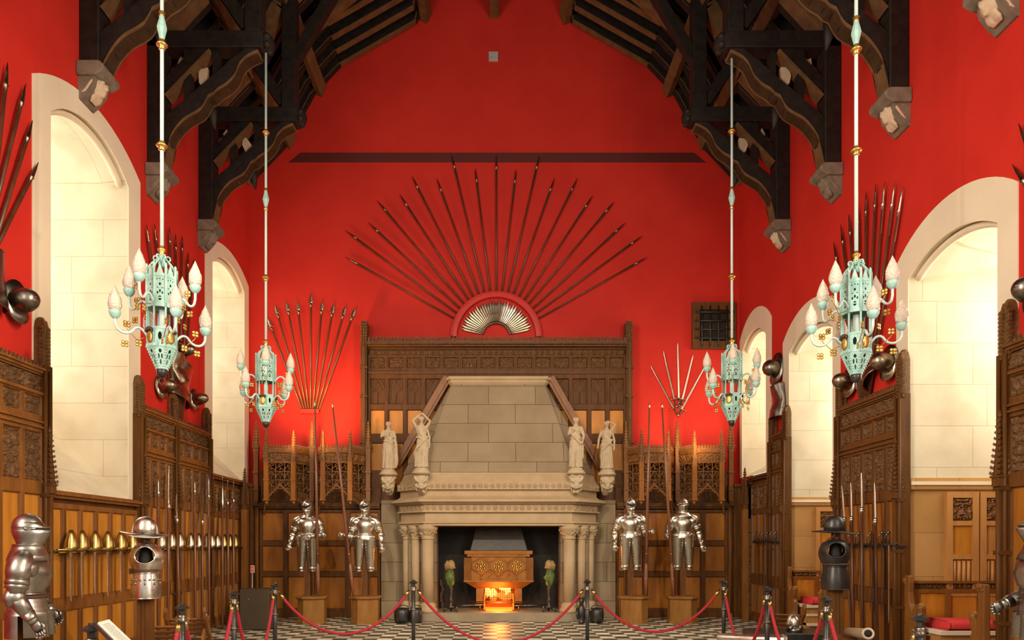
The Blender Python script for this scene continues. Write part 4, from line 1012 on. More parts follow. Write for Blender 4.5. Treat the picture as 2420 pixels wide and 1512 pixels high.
def andiron(px, label, flip):
    d = 13.86; p = P(px,1446,d); t = thing('andiron', label, 'andiron', (p.x,d,.172)); T_ = Matrix.Translation((p.x,d,.172))
    st = MB().lathe([(.05,.06),(.07,.09),(.035,.13),(.03,.20),(.045,.23),(.03,.26),(.028,.36),(.04,.38),(.03,.41),(.045,.46),(.05,.50)],10,M=T_)
    for k in range(3): a = 2*PI*k/3+PI/2; st.tube([(0,0,.08),(math.cos(a)*.10,math.sin(a)*.10,.06),(math.cos(a)*.16,math.sin(a)*.16,.012)],[.03,.024,.018],6,M=T_)
    st.build('tripod_stand', M_BLACK, t)
    g = mat('green_glaze',(.06,.10,.02),(.16,.21,.06),rough=.25,scale=14,bump=.3) if 'green_glaze' not in bpy.data.materials else bpy.data.materials['green_glaze']
    h_ = mat('tan_mane',(.28,.18,.07),(.40,.27,.11),rough=.5,scale=20,bump=.5) if 'tan_mane' not in bpy.data.materials else bpy.data.materials['tan_mane']
    b = MB(); N=12
    def rg(z,rx,ry,dx): return [(math.cos(2*PI*k/N)*rx+dx,math.sin(2*PI*k/N)*ry,z) for k in range(N)]
    f = flip
    b.loft([rg(.50,.055,.05,0),rg(.56,.075,.07,f*.0),rg(.66,.095,.085,-f*.015),rg(.76,.092,.08,-f*.02),rg(.83,.06,.06,0)],M=T_)
    for k in range(5): b.tube([(-f*.02+.05*math.cos(k),-.085,.80),(f*.02*k-.03,-.10,.68),(.0,-.07,.55)],[.008,.014,.008],6,M=T_)
    b.build('bust', g, t)
    hd = MB(); hd.ell((f*.01,0,.93),(.075,.075,.10),12,9,M=T_); hd.ell((f*.055,-.03,.90),(.035,.035,.05),8,6,M=T_); hd.ell((f*.08,-.03,.875),(.018,.02,.02),6,5,M=T_)
    for k in range(10): hd.tube([(-f*.02+.05*math.cos(k*.6),.05*math.sin(k*.6),1.01),(-f*.06+.05*math.cos(k*.6),.06*math.sin(k*.6),.92),(-f*.05+.05*math.cos(k*.6),.05*math.sin(k*.6),.82)],[.012,.018,.010],6,M=T_)
    hd.build('head', h_, t)
    return t
andiron(1065,'left andiron with a green glazed beast bust on a black tripod stand',1); andiron(1298,'right andiron with a green glazed beast bust on a black tripod stand',-1)
for (a,b_,l) in ((1073,1141,'thin iron fender bar left of the grate'),(1218,1292,'thin iron fender bar right of the grate')):
    A = P(a,1431,13.9); B = P(b_,1429,13.98)
    f = MB().tube([A,B],.012,6)
    for q in (.1,.9): c_ = A+(B-A)*q; f.tube([c_,(c_.x,c_.y,.174)],.009,6); f.ell((c_.x,c_.y,.178),(.02,.02,.005),6,4)
    tag(f.build('fender_bar',M_DSTEEL),l,'fire fender')
tg = thing('hanging_chain','rusty chain hanging at the left side of the firebox','chain',P(1046,1440,13.9))
ch = MB(); 
for i in range(12):
    z = .20+i*.052; x = P(1044+2*math.sin(i),0,13.95).x; M = Matrix.Translation((x,13.95,z)) @ Matrix.Rotation(PI/2 if i%2 else 0,4,'Z')
    ch.tube([(.018*math.cos(a),0,.036*math.sin(a)) for a in [2*PI*k/8 for k in range(8)]],.007,5,closed=True,M=M)
ch.build('chain',mat('rust',(.12,.04,.012),(.2,.08,.02),rough=.7,scale=20),tg)
def pot(px,py,d,r,h,label,fig=False):
    p = P(px,py,d); T_ = Matrix.Translation((p.x,d,.0))
    if fig:
        t = thing('iron_hearth_figure',label,'hearth ornament',(p.x,d,0)); b = MB()
        b.lathe([(r*.7,.0),(r*.75,.03),(r*.5,.05),(r*.95,.14),(r,.22),(r*.7,.32),(r*.45,.36)],14,M=T_); b.build('body',M_BLACK,t)
        q = MB().ell((0,0,.42),(r*.62,r*.6,.075),10,8,M=T_)
        for s_ in (-1,1): q.tube([(s_*r*.35,0,.46),(s_*r*.6,0,.50),(s_*r*.75,0,.49)],[.03,.025,.008],6,M=T_); q.tube([(s_*r*.8,0,.28),(s_*r*1.1,-.04,.2),(s_*r*.9,-.09,.08)],[.035,.03,.02],6,M=T_)
        q.build('head',M_BLACK,t)
    else:
        t = thing('coal_scuttle',label,'coal scuttle',(p.x,d,0)); b = MB().lathe([(r*.8,.0),(r,.06),(r,.22),(r*.85,.28),(r*.7,.285),(r*.7,.25),(0,.24)],18,M=T_); b.build('bucket',M_BLACK,t)
        MB().tube([(r*.9*math.cos(a),0,.27+.07*math.sin(a)) for a in [PI*k/10 for k in range(11)]],.010,6,M=T_).build('handle',M_BLACK,t)
    return t
pot(950,1466,13.42,.15,.28,'black coal scuttle standing on the floor left of the hearth'); pot(1411,1464,13.42,.13,.28,'black coal scuttle behind the stanchion right of the hearth')
pot(1374,1464,13.38,.085,.5,'small black eared iron figure right of the hearth',True); pot(983,1466,13.40,.12,.28,'black round pot beside the left stanchion at the hearth corner')
# ------------------------------------------------------------------ weapons on the walls
ORD = ['first','second','third','fourth','fifth','sixth','seventh','eighth','ninth','tenth','eleventh','twelfth','thirteenth','fourteenth','fifteenth','sixteenth','seventeenth','eighteenth','nineteenth','twentieth','twenty-first','twenty-second','twenty-third','twenty-fourth','twenty-fifth','twenty-sixth','twenty-seventh','twenty-eighth','twenty-ninth','thirtieth','thirty-first','thirty-second','thirty-third']
def polearm(name, label, cat, A, B, r=.016, head='spike', group=None, nrm=(0,-1,0), shaft_m=None, head_m=None, hl=.22, rb=None):
    """A = butt, B = tip"""
    A = Vector(A); B = Vector(B); d = (B-A).normalized(); L = (B-A).length; n = Vector(nrm)
    t = thing(name, label, cat, A, group); M = place(A, d, d.cross(n) if d.cross(n).length > .1 else (1,0,0))
    rb = rb or r
    s = MB().tube([(0,0,0),(0,0,L*.5),(0,0,L-hl)],[rb,(r+rb)/2,r],8,M=M); s.build('shaft', shaft_m or M_PIKE, t)
    h = MB()
    if head == 'spike':
        h.lathe([(r*1.05,L-hl-.05),(r*1.15,L-hl),(r*1.5,L-hl+.01),(r*1.15,L-hl+.03),(r*.8,L-hl*.45),(.003,L)],6,M=M)
        for s_ in (-1,1): h.bx(s_*r-.003,s_*r+.003,-.006,.006,L-hl-.35,L-hl,M=M)
    elif head == 'leaf':
        h.lathe([(r*1.05,L-hl-.04),(r*1.5,L-hl),(r*1.6,L-hl+.02),(r*.9,L-hl+.05)],8,M=M)
        h.loft([[(w,0,z),(0,.007,z),(-w,0,z),(0,-.007,z)] for w,z in ((r*.9,L-hl+.05),(r*2.1,L-hl*.62),(r*1.5,L-hl*.3),(.002,L))],smooth=False,M=M)
        for s_ in (-1,1): h.tube([(s_*r,0,L-hl+.03),(s_*r*3,0,L-hl+.045),(s_*r*3.6,0,L-hl+.075)],[.008,.007,.004],5,M=M)
    elif head == 'sword':
        h.lathe([(r*1.1,L-hl-.06),(r*1.5,L-hl),(r*1.2,L-hl+.02)],8,M=M)
        h.loft([[(w,0,z),(0,.008,z),(-w,0,z),(0,-.008,z)] for w,z in ((r*.8,L-hl),(r*1.3,L-hl*.8),(r*1.1,L-hl*.3),(.002,L))],smooth=False,M=M)
        h.ell((0,0,L-hl-.03),(r*1.9,r*1.9,.03),8,6,M=M)
    elif head == 'glaive':
        pts = [(-r,L-hl),(r*1.2,L-hl),(r*2.4,L-hl*.75),(r*2.9,L-hl*.4),(r*1.8,L),(r*.4,L-hl*.25),(-r*.6,L-hl*.6)]
        h.prism([(x,z) for x,z in pts], -.006,.006, M=M @ xz(0)); h.lathe([(r*1.1,L-hl-.08),(r*1.4,L-hl),(r,L-hl+.02)],8,M=M)
    elif head == 'halberd':
        h.lathe([(r*1.1,L-hl-.1),(r*1.3,L-hl),(r*.8,L-hl*.5),(.003,L)],6,M=M)
        h.prism([(r,L-hl-.02),(r*5,L-hl-.07),(r*6,L-hl+.10),(r,L-hl+.08)],-.005,.005,M=M @ xz(0)); h.prism([(-r,L-hl),(-r*4,L-hl+.02),(-r,L-hl+.06)],-.005,.005,M=M @ xz(0))
    h.build('spearhead' if head in ('spike','leaf') else 'blade', head_m or M_BSTEEL, t)
    return t
# great fan over the fireplace
FC = P(1173,808,D-.06)
tips = [(817,607),(816,544),(870,525),(891,473),(944,458),(973,415),(1032,421),(1067,365),(1123,397),(1173,367),(1220,399),(1275,367),(1311,420),(1365,421),(1401,462),(1452,476),(1478,526),(1518,557),(1529,608)]
for i,(px,py) in enumerate(tips):
    B = P(px,py,D-.05); d = (B-FC).normalized(); A = FC + d*1.0
    polearm('pike','%s pike from the left in the great fan above the fireplace' % ORD[i],'pike',A,B,.017,'spike','fan of pikes above the fireplace',hl=.26)
RC = P(1173,797,D-.03)
ra = MB()
ro,ri = .965,.835
o = [(RC.x+ro*math.cos(a),RC.z+ro*math.sin(a)) for a in [PI*k/48 for k in range(49)]]; i_ = [(RC.x+ri*math.cos(a),RC.z+ri*math.sin(a)) for a in [PI*k/48 for k in range(49)]]
ra = MB().plate(o+list(reversed(i_)),[],.005,.10,uz(MBW)); 
t = thing('red_half_ring','red painted half ring framing the fan of blades over the overmantel','wall ornament',(RC.x,D,RC.z))
bevel(ra.build('ring',M_REDPNT,t),.006)
MB().tube([(RC.x+(ro-.03)*math.cos(a),D-.105,RC.z+(ro-.03)*math.sin(a)) for a in [PI*k/48 for k in range(49)]],.014,6).build('bead',M_REDPNT,t)
NB = 33
for i in range(NB):
    a = math.radians(166-152*i/(NB-1)); d = Vector((math.cos(a),0,math.sin(a))); r1 = .76+.03*math.sin(i*2.3)
    A = RC + d*.30 + Vector((0,-.03,0)); L = r1-.30; M = place(A,d,d.cross(Vector((0,-1,0))))
    t = thing('bayonet_blade','%s steel blade from the left in the small half-round fan' % ORD[i],'blade',A,'half-round fan of steel blades')
    MB().loft([[(w,0,z),(0,.010,z),(-w,0,z),(0,-.006,z)] for w,z in ((.013,.0),(.024,L*.35),(.029,L*.8),(.006,L))],smooth=False,M=M).build('blade',M_STEEL if 19 <= i <= 23 else M_BSTEEL,t)
    MB().tube([(0,0,-.02),(0,0,.03)],.014,6,M=M).build('socket',M_BSTEEL,t)
# spear fan on the left of the end wall
tl = [(633,752),(650,721),(677,713),(703,712),(735,695),(762,711),(789,718),(817,723),(840,728)]
for i,(px,py) in enumerate(tl):
    A = P(714+40*i/8,968,D-.05); B = P(px,py,D-.05)
    polearm('spear','%s spear from the left in the fan beside the left chandelier' % ORD[i],'spear',A,B,.017,'leaf','spear fan left of the overmantel',shaft_m=M_BROWN,hl=.24,rb=.02)
t = thing('spear_bracket','scalloped red bracket holding the butts of the left spear fan','bracket',P(734,980,D-.03))
b = MB(); x0,x1 = P(712,0,D).x,P(756,0,D).x; z0,z1 = P(0,976,D).z,P(0,968,D).z; b.bx(x0,x1,D-.09,D-.004,z0,z1); b.build('board',M_REDPNT,t); b = MB()
for i in range(7): b.ell((x0+(x1-x0)*(i+.5)/7,D-.05,z0),((x1-x0)/13,.035,.035),8,6)
b.build('scalloped_edge',M_REDPNT,t)
# sword fan on the right of the end wall
def sword(label, A, B, group, nrm=(0,-1,0), w=.018, gl=.12, blade_m=None, hilt_m=None, name='sword', basket=False):
    """A = pommel, B = point"""
    A = Vector(A); B = Vector(B); d = (B-A).normalized(); L = (B-A).length; M = place(A,d,d.cross(Vector(nrm)))
    t = thing(name,label,'sword',A,group)
    MB().loft([[(q,0,z),(0,.005,z),(-q,0,z),(0,-.005,z)] for q,z in ((w,.15),(w*.92,L*.6),(w*.7,L-.06),(.002,L))],smooth=False,M=M).build('blade',blade_m or M_STEEL,t)
    MB().tube([(0,0,.02),(0,0,.08),(0,0,.15)],[.013,.017,.014],8,M=M).build('grip',M_STRAP,t)
    g = MB().ell((0,0,.0),(.024,.024,.024),8,6,M=M)
    if not basket:
        g.tube([(-gl,0,.155),(-gl*.5,0,.165),(0,0,.15),(gl*.5,0,.165),(gl,0,.155)],[.010,.008,.010,.008,.010],6,M=M)
        g.tube([(gl*.6,0,.15),(gl*.75,0,.08),(gl*.3,0,.01)],.006,5,M=M)
    else:
        # shell guard: a pointed half bowl round the grip
        k = 8
        rings = []
        for j in range(6):
            f = j/5; z = .17-.235*f; r = .092*math.cos(f*PI/2*.93)**.7 + .004
            rings.append([(r*math.cos(PI*2*q/12)*.95, r*math.sin(PI*2*q/12)*.8, z+(.035*(1-f))*math.cos(PI*2*q/12)) for q in range(12)])
        g.loft(rings,M=M); g.tube([(-.10,0,.165),(0,0,.175),(.10,0,.16)],[.012,.016,.012],6,M=M); g.ell((.10,0,.155),(.016,.016,.016),6,5,M=M)
    g.build('hilt',hilt_m or M_BSTEEL,t)
    return t
for i,(pa,pb) in enumerate((((1601,980),(1537,862)),((1598,960),(1568,829)),((1605,958),(1602,809)),((1609,960),(1638,838)),((1603,982),(1667,863)))):
    sword('%s sword from the left in the fan under the iron grille' % ORD[i],P(*pa,D-.05-.012*(i%2)),P(*pb,D-.05-.012*(i%2)),'sword fan right of the overmantel',gl=.10,blade_m=M_BSTEEL if i < 2 else M_STEEL)
# iron grille
g0,g1 = P(1634,826,D),P(1737,716,D)
t = thing('iron_grille','dark wooden framed iron grille high on the right of the end wall','grille',(g0.x,D,g0.z))
fw = .16
MB().plate([(g0.x,g0.z),(g1.x,g0.z),(g1.x,g1.z),(g0.x,g1.z)],[[(g0.x+fw,g0.z+fw),(g1.x-fw,g0.z+fw),(g1.x-fw,g1.z-fw),(g0.x+fw,g1.z-fw)]],.005,.07,uz(MBW)).build('frame',M_OAKD,t)
MB().bx(g0.x+fw,g1.x-fw,D-.02,D-.004,g0.z+fw,g1.z-fw).build('opening',M_DARK,t)
b = MB()
for k in range(4):
    x = g0.x+.20+(g1.x-g0.x-.40)*k/3; b.tube([(x,D-.075,g0.z+.08),(x,D-.075,g1.z-.08)],.018,6)
    z = g0.z+.22+(g1.z-g0.z-.44)*k/3; b.tube([(g0.x+.06,D-.09,z),(g1.x-.06,D-.09,z)],.018,6)
    b.ell((x,D-.075,g0.z+.06),(.022,.02,.045),6,5)
b.build('bar',M_BLACK,t)
# ------------------------------------------------------------------ trophies on the side walls
def wallp(px,py,n,side): return P(px,py,F*(W-n)/abs(px-CX))
def helmet_pot(label, px, py, side, r=.10, n=.16, tilt=0, name='pot_helmet', m=None):
    """round helmet hung on the wall, crown pointing into the hall, brim flat against it"""
    sg = -1 if side == 'L' else 1; c = wallp(px,py,n,side); base = Vector((sg*W,c.y,c.z))
    t = thing(name,label,'helmet',(sg*(W-.01),c.y,c.z))
    ax = Vector((-sg,-.25,.12+tilt)).normalized(); M = place(base+Vector((-sg*.012,0,0))+ax*.045,ax,(0,1,0)); m = m or M_BSTEEL
    MB().lathe([(r*1.0,.02),(r*1.02,.08),(r*.98,.14),(r*.86,.20),(r*.6,.245),(r*.3,.265),(.0,.27)],20,M=M).build('skull',m,t)
    br = MB(); ring0 = []; ring1 = []
    for k in range(24):
        a = 2*PI*k/24; rr = r*(1.32+.42*abs(math.cos(a))**2.0); dz = .055*abs(math.cos(a))**2
        ring0.append((math.sin(a)*r*.98,math.cos(a)*r*.98,.03)); ring1.append((math.sin(a)*rr*.92,math.cos(a)*rr*1.1,.0+dz*.6))
    br.loft([ring0,ring1,[(x*1.0,y*1.0,z-.006) for x,y,z in ring1],[(x,y,z-.006) for x,y,z in ring0]],M=M,caps=False)
    br.build('brim',m,t)
    cb = MB().prism([(r*1.03*math.cos(a),.03+.245*math.sin(a)) for a in [PI*k/12 for k in range(13)]]+[(r*.9*math.cos(a),.03+.225*math.sin(a)) for a in [PI*(12-k)/12 for k in range(13)]],-.006,.006,M=M @ xz(0))
    cb.build('comb',m,t)
    return t
def plate_armour(label, px, py, side, w, h, name='breastplate', tilt=0., m=None, flare=.3, n=.12):
    """curved plate hung against the wall"""
    sg = -1 if side == 'L' else 1; c = wallp(px,py,n,side); t = thing(name,label,'armour plate',(sg*(W-.01),c.y,c.z))
    M = Matrix(((0,-sg,0,sg*(W-.02)),(1,0,0,c.y),(0,0,1,c.z),(0,0,0,1))) @ Matrix.Rotation(tilt,4,'Y')
    mb = MB(); N = 12; rings = []
    for j in range(9):
        f = j/8; z = h*(.5-f); ww = w*(.40+.12*math.sin(PI*f*.9)+flare*max(0,f-.72)); dp = .16*math.sin(PI*(.25+.6*(1-abs(f-.42))))
        rings.append([(ww*math.cos(PI*k/N),.02+dp*math.sin(PI*k/N),z+(.04 if f == 0 else 0)*abs(math.cos(PI*k/N))) for k in range(N+1)])
    mb.loft(rings,closed=False); mb.loft([[(x*.94,max(.015,y-.008),z) for x,y,z in r] for r in rings],closed=False)
    e = mb.build('plate',m or M_BSTEEL,t,M=M); 
    q = MB(); q.tube(rings[0],.010,6).cut(); q.tube(rings[-1],.010,6).cut(); q.tube(rings[6],.006,5); q.build_each('rolled_edge',m or M_BSTEEL,t,M=M)
    return t
# left, between the two windows
for i,(tp,bt) in enumerate((((346,530),(412,985)),((365,528),(415,985)),((400,536),(418,985)),((415,552),(421,985)),((431,556),(424,990)),((445,595),(427,992)),((458,611),(430,992)))):
    polearm('pike','%s pike from the left in the trophy behind the near left chandelier' % ORD[i],'pike',wallp(*bt,.05,'L'),wallp(*tp,.05,'L'),.018,'spike','pikes of the left wall trophy',nrm=(1,0,0),hl=.24)
helmet_pot('top brown helmet of the left wall trophy, under the pike shafts',443,832,'L',.092)
helmet_pot('brown helmet at the lower left of the left wall trophy',397,916,'L',.10)
helmet_pot('brown helmet at the lower right of the left wall trophy, beside the far window',474,946,'L',.098)
plate_armour('curved brown breastplate in the middle of the left wall trophy',436,905,'L',.62,.62,tilt=.25)
plate_armour('small brown back plate below the top helmet of the left trophy',424,868,'L',.40,.44,name='curved_plate',tilt=-.35,n=.08)
# left, by the picture edge
for i,(tp,p2) in enumerate((((18,147),(0,320)),((61,198),(0,444)),((77,284),(0,532)),((91,383),(0,567)))):
    B = wallp(*tp,.06,'L'); Q = wallp(*p2,.06,'L'); d = (Q-B).normalized(); A = B+d*2.15
    polearm('pike','%s long dark pike from the left at the left picture edge' % ORD[i],'pike',A,B,.022,'spike','pikes at the left picture edge',nrm=(1,0,0),hl=.28)
helmet_pot('dark helmet on the red wall at far left, beside the tall window',63,716,'L',.125,m=M_DSTEEL)
plate_armour('dark breastplate cut by the left picture edge above the panelling',-25,650,'L',.62,.55,m=M_DSTEEL)
# right, between the two alcoves
for i,(px,py) in enumerate(((1970,571),(1987,530),(2006,506),(2027,478),(2047,452),(2070,434),(2091,429),(2115,428),(2134,440))):
    polearm('pike','%s pike from the left in the trophy behind the near right chandelier' % ORD[i],'pike',wallp(2032+22*i/8,938,.05,'R'),wallp(px,py,.05,'R'),.018,'spike','pikes of the right wall trophy',nrm=(-1,0,0),hl=.30,head_m=M_BSTEEL if i < 6 else M_STEEL)
helmet_pot('brown helmet at the upper right of the right wall trophy',2082,860,'R',.125,m=M_BSTEEL)
helmet_pot('brown helmet at the lower left of the right wall trophy, behind the chandelier foot',1990,905,'R',.12)
plate_armour('square brown plate turned on its corner in the right wall trophy',2044,874,'R',.42,.46,name='curved_plate',tilt=.75,flare=0,n=.10)
# right, farther along
helmet_pot('dark brown helmet on the red strip between the two far right windows',1822,873,'R',.155,m=M_DSTEEL)
plate_armour('grey breastplate hung on the red strip below the far right helmet',1826,950,'R',.46,.55,m=M_DSTEEL,n=.16)
for i,(tp,p2) in enumerate((((2407,292),(2420,321)),((2392,388),(2420,428)))):
    B = wallp(*tp,.06,'R'); Q = wallp(*p2,.06,'R'); d = (Q-B).normalized(); A = B+d*1.5
    polearm('pike',('upper' if i == 0 else 'lower')+' dark pike point at the right picture edge above the near window','pike',A,B,.022,'spike','pikes at the right picture edge',nrm=(-1,0,0),hl=.3)
helmet_pot('dark helmet cut by the right picture edge beside the near window',2425,692,'R',.12,m=M_DSTEEL)
M_SILVB = mat('silvered_brass',(.50,.42,.28),(.68,.58,.40),rough=.28,metal=1,scale=8)
# ------------------------------------------------------------------ sword racks and leaning polearms
XL = W-.2
def rack(side, u0,u1,z,label):
    M = MLW if side == 'L' else MRW; o = M @ Vector(((u0+u1)/2,.2,z)); t = thing('sword_rack',label,'weapon rack',o)
    MB().tube([(u0,.20,z),(u1,.20,z)],.013,8,M=M).tube([(u0,.165,z-.03),(u1,.165,z-.03)],.010,6,M=M).build('rail',M_BRASS if side == 'L' else M_BLACK,t)
    b = MB(); k = max(2,int((u1-u0)/.5))
    for i in range(k+1): u = u0+(u1-u0)*i/k; b.cut().bx(u-.015,u+.015,N0+.03,.21,z-.04,z-.015,M=M)
    b.build_each('bracket',M_BLACK,t); return t
rack('L',wu(136,W-.2),wu(332,W-.2),wz(232,1298,W-.2)-.0,'brass sword rail under the near left window')
rack('L',wu(342,W-.2),wu(572,W-.2),wz(450,1292,W-.2),'long brass sword rail on the panelling farther along the left wall')
rack('R',wu(1978,W-.2),wu(2118,W-.2),wz(2050,1286,W-.2),'black sword rail on the right panelling behind the black helmet')
rack('R',wu(1780,W-.2),wu(1842,W-.2),wz(1812,1278,W-.2),'black sword rail at the far right corner')
def hang(side, px, zt, L, label, group, basket=True, hm=None, bm=None, w=.02):
    sg = -1 if side == 'L' else 1; u = wu(px,W-.19); A = Vector((sg*(W-.19),u,zt)); B = Vector((sg*(W-.19),u+.0,zt-L))
    return sword(label,A,B,group,nrm=(-sg,0,0),basket=basket,hilt_m=hm,blade_m=bm,w=w,name='basket_sword' if basket else 'sword')
zL = wz(232,1298,W-.2)
for i,px in enumerate((168,194,225,255,286,313)):
    hang('L',px,zL+.17,.78-.03*(i%3),'%s brass-hilted sword from the left under the near left window' % ORD[i],'basket swords under the near left window',hm=M_BRASS,w=.032)
zL2 = wz(450,1292,W-.2)
for i,px in enumerate((382,406,426,451,470,489,501,514,530,544,557)):
    hang('L',px,zL2+.17,.9,'%s brass-hilted sword from the left along the far left rail' % ORD[i],'basket swords on the far left rail',hm=(M_SILVB if i < 8 else M_BRASS),w=.024,bm=M_BSTEEL)
zR = wz(2050,1286,W-.2)
for i,px in enumerate((2011,2029,2057,2084,2100)):
    hang('R',px,zR+.15,1.05 if i < 4 else 1.15,'%s sword from the left on the rail behind the black helmet' % ORD[i],'swords on the right panelling',False,M_DSTEEL,M_DSTEEL if i < 4 else M_STEEL,.022)
zR2 = wz(1812,1278,W-.2)
for i,px in enumerate((1785,1794,1803,1813,1823,1833)):
    hang('R',px,zR2+.15,1.0,'%s sword from the left on the far right corner rail' % ORD[i],'swords at the far right corner',False,M_DSTEEL,M_DSTEEL,.02)
for i,(px,top,bx_,hd,hl,l) in enumerate(((374,1120,372,'spike',.30,'first leaning polearm on the left, dark shaft beside the pale hat'),(399,1100,394,'sword',.62,'second leaning polearm on the left, with a long pale blade'),
      (417,1168,421,'leaf',.42,'third leaning polearm on the left, with a broad leaf blade'),(460,1128,459,'spike',.25,'fourth leaning polearm on the left, plain spike'),(478,1152,476,'glaive',.58,'fifth leaning polearm on the left, with a curved pale glaive blade'),
      (493,1108,492,'spike',.5,'sixth leaning polearm on the left, slim spike beside the glaive'),(526,1126,523,'halberd',.5,'seventh leaning polearm on the left, with a slender winged head'),(538,1134,537,'leaf',.45,'eighth leaning polearm on the left, with a slender head'),(552,1136,549,'leaf',.40,'ninth leaning polearm on the left, nearest the corner'))):
    ub = wu(bx_,W-.34); A = Vector((-(W-.36),ub,.012)); B = wallp(px,top,.20,'L'); B.y = ub+.02*0+ (B.y-ub)*1.0
    polearm('polearm',l,'polearm',A,B,.019,hd,'polearms leaning on the left panelling',nrm=(1,0,0),shaft_m=M_BROWN,head_m=M_STEEL,hl=hl,rb=.022)
for i,(px,top,bx_,l) in enumerate(((1990,1147,2020,'first leaning polearm from the left on the right panelling'),(2011,1141,2022,'second leaning polearm from the left on the right panelling'),(2036,1117,2042,'third and tallest leaning polearm on the right panelling'),(2067,1140,2078,'fourth leaning polearm from the left on the right panelling'))):
    ub = wu(bx_,W-.36); A = Vector(((W-.38),ub,.012)); B = wallp(px,top,.20,'R')
    polearm('polearm',l,'polearm',A,B,.018,'sword','polearms leaning on the right panelling',nrm=(-1,0,0),shaft_m=M_PIKE,head_m=M_STEEL,hl=.5)
# ------------------------------------------------------------------ chandeliers
def octo(r,z,a0=PI/8,n=8): return [(r*math.cos(a0+2*PI*k/n),r*math.sin(a0+2*PI*k/n),z) for k in range(n)]
def make_chandelier():
    t = thing('chandelier','','chandelier',(0,0,0))
    # z = 0 is the bottom of the painted basket
    b = MB()
    for z0,z1,r in ((.60,.625,.150),(.90,.93,.146),(.79,.81,.140),(.38,.40,.146),(.205,.235,.150),(.68,.69,.141)): b.loft([octo(r,z0),octo(r,z1)],smooth=False)
    for k in range(8):
        a = PI/8+2*PI*k/8; x,y = .138*math.cos(a),.138*math.sin(a)
        b.tube([(x,y,.21),(x,y,.62)],.010,6); b.tube([(x*1.03,y*1.03,.60),(x*1.03,y*1.03,1.0)],.013,6); b.ell((x*1.03,y*1.03,1.01),(.014,.014,.03),6,5)
    b.build('cage', M_TEAL, t)
    def pierced(name, z0,z1,r0,r1,holes):
        mb = MB()
        for k in range(8):
            a = 2*PI*(k+.5)/8+PI/8; ca,sa = math.cos(a),math.sin(a); ap0,ap1 = r0*math.cos(PI/8),r1*math.cos(PI/8); w0,w1 = r0*math.sin(PI/8),r1*math.sin(PI/8)
            # local plane: origin at bottom centre
            p0 = Vector((ca*ap0,sa*ap0,z0)); up = Vector((ca*(ap1-ap0),sa*(ap1-ap0),z1-z0)); H = up.length; up.normalize(); side = Vector((-sa,ca,0)); nn = side.cross(up)
            M = Matrix(((side.x,up.x,nn.x,p0.x),(side.y,up.y,nn.y,p0.y),(side.z,up.z,nn.z,p0.z),(0,0,0,1)))
            hs = []
            for (hx,hy,rx,ry) in holes:
                ww = w0+(w1-w0)*hy
                hs.append([(hx*ww+rx*ww*math.cos(2*PI*q/7),hy*H+ry*H*math.sin(2*PI*q/7)) for q in range(7)])
            mb.plate([(-w0,0),(w0,0),(w1,H),(-w1,H)],hs,-.003,.003,M)
        return mb.build(name,M_TEAL,t,recalc=False)
    pierced('pierced_drum',.62,.91,.138,.138,[(0,.22,.30,.09),(-.42,.40,.16,.05),(.42,.40,.16,.05),(0,.46,.18,.06),(-.42,.60,.2,.05),(.42,.60,.2,.05),(0,.70,.2,.05),(-.5,.86,.10,.03),(0,.88,.10,.03),(.5,.86,.10,.03)])
    pierced('lower_drum',.235,.385,.138,.138,[(0,.5,.35,.28)])
    pierced('pierced_taper',.0,.21,.052,.145,[(-.0,.30,.30,.12),(-.35,.55,.2,.12),(.35,.55,.2,.12),(0,.78,.32,.09)])
    # beaded edges of the taper and crown ribs
    q = MB()
    for k in range(8):
        q.cut(); a = PI/8+2*PI*k/8
        for j in range(9): f = j/8; r = .055+.09*f; q.ell((r*math.cos(a),r*math.sin(a),.005+.2*f),(.010,.010,.012),5,4)
        q.build_each('beaded_edge', M_TEAL, t); q = MB()
        pts = [((.14*(1-f)+.03*f+.03*math.sin(PI*f))*1.0,.93+.19*f) for f in [j/6 for j in range(7)]]
        q.tube([(r*math.cos(a),r*math.sin(a),z) for r,z in pts],.009,5)
        a2 = a+PI/8; q.prism([(-.03,.93),(.03,.93),(.02,.97),(.0,1.03),(-.02,.97)],-.004,.004,M=Matrix.Rotation(a2,4,'Z') @ Matrix.Translation((.126,0,0)) @ Matrix(((0,0,1,0),(1,0,0,0),(0,1,0,0),(0,0,0,1))))
    q.build_each('crown_rib', M_TEAL, t)
    s = MB()
    for k in range(6):
        a = 2*PI*k/6; s.tube([(math.cos(a)*(.055+.025*math.cos(x)),math.sin(a)*(.055+.025*math.cos(x)),1.12+.025*math.sin(x)) for x in [2*PI*j/8 for j in range(8)]],.008,5,closed=True)
    s.lathe([(.03,1.04),(.04,1.10),(.03,1.15)],8); s.build('scroll_crown', M_TEAL, t)
    g = MB().lathe([(.02,1.14),(.035,1.16),(.02,1.18),(.038,1.20),(.042,1.215),(.02,1.225),(.014,1.25)],10)
    g.build('gilt_finial', M_GOLD, t)
    c = MB().tube([(0,0,.22),(0,0,.92)],.03,8); c.build('core_tube', M_ROD, t)
    dk = MB().lathe([(.13,.60),(.13,.615)],8); dk.build('drum_floor', M_BLACK, t)
    bb = MB().lathe([(.05,-.002),(.052,-.02),(.045,-.06),(.03,-.07),(.02,-.08),(.0,-.085)],12)
    bb.build('black_pendant_cap', M_BLACK, t)
    MB().tube([(.028*math.cos(x),0,-.115+.034*math.sin(x)) for x in [2*PI*j/12 for j in range(12)]],.006,5,closed=True).build('ring', M_STRAP, t)
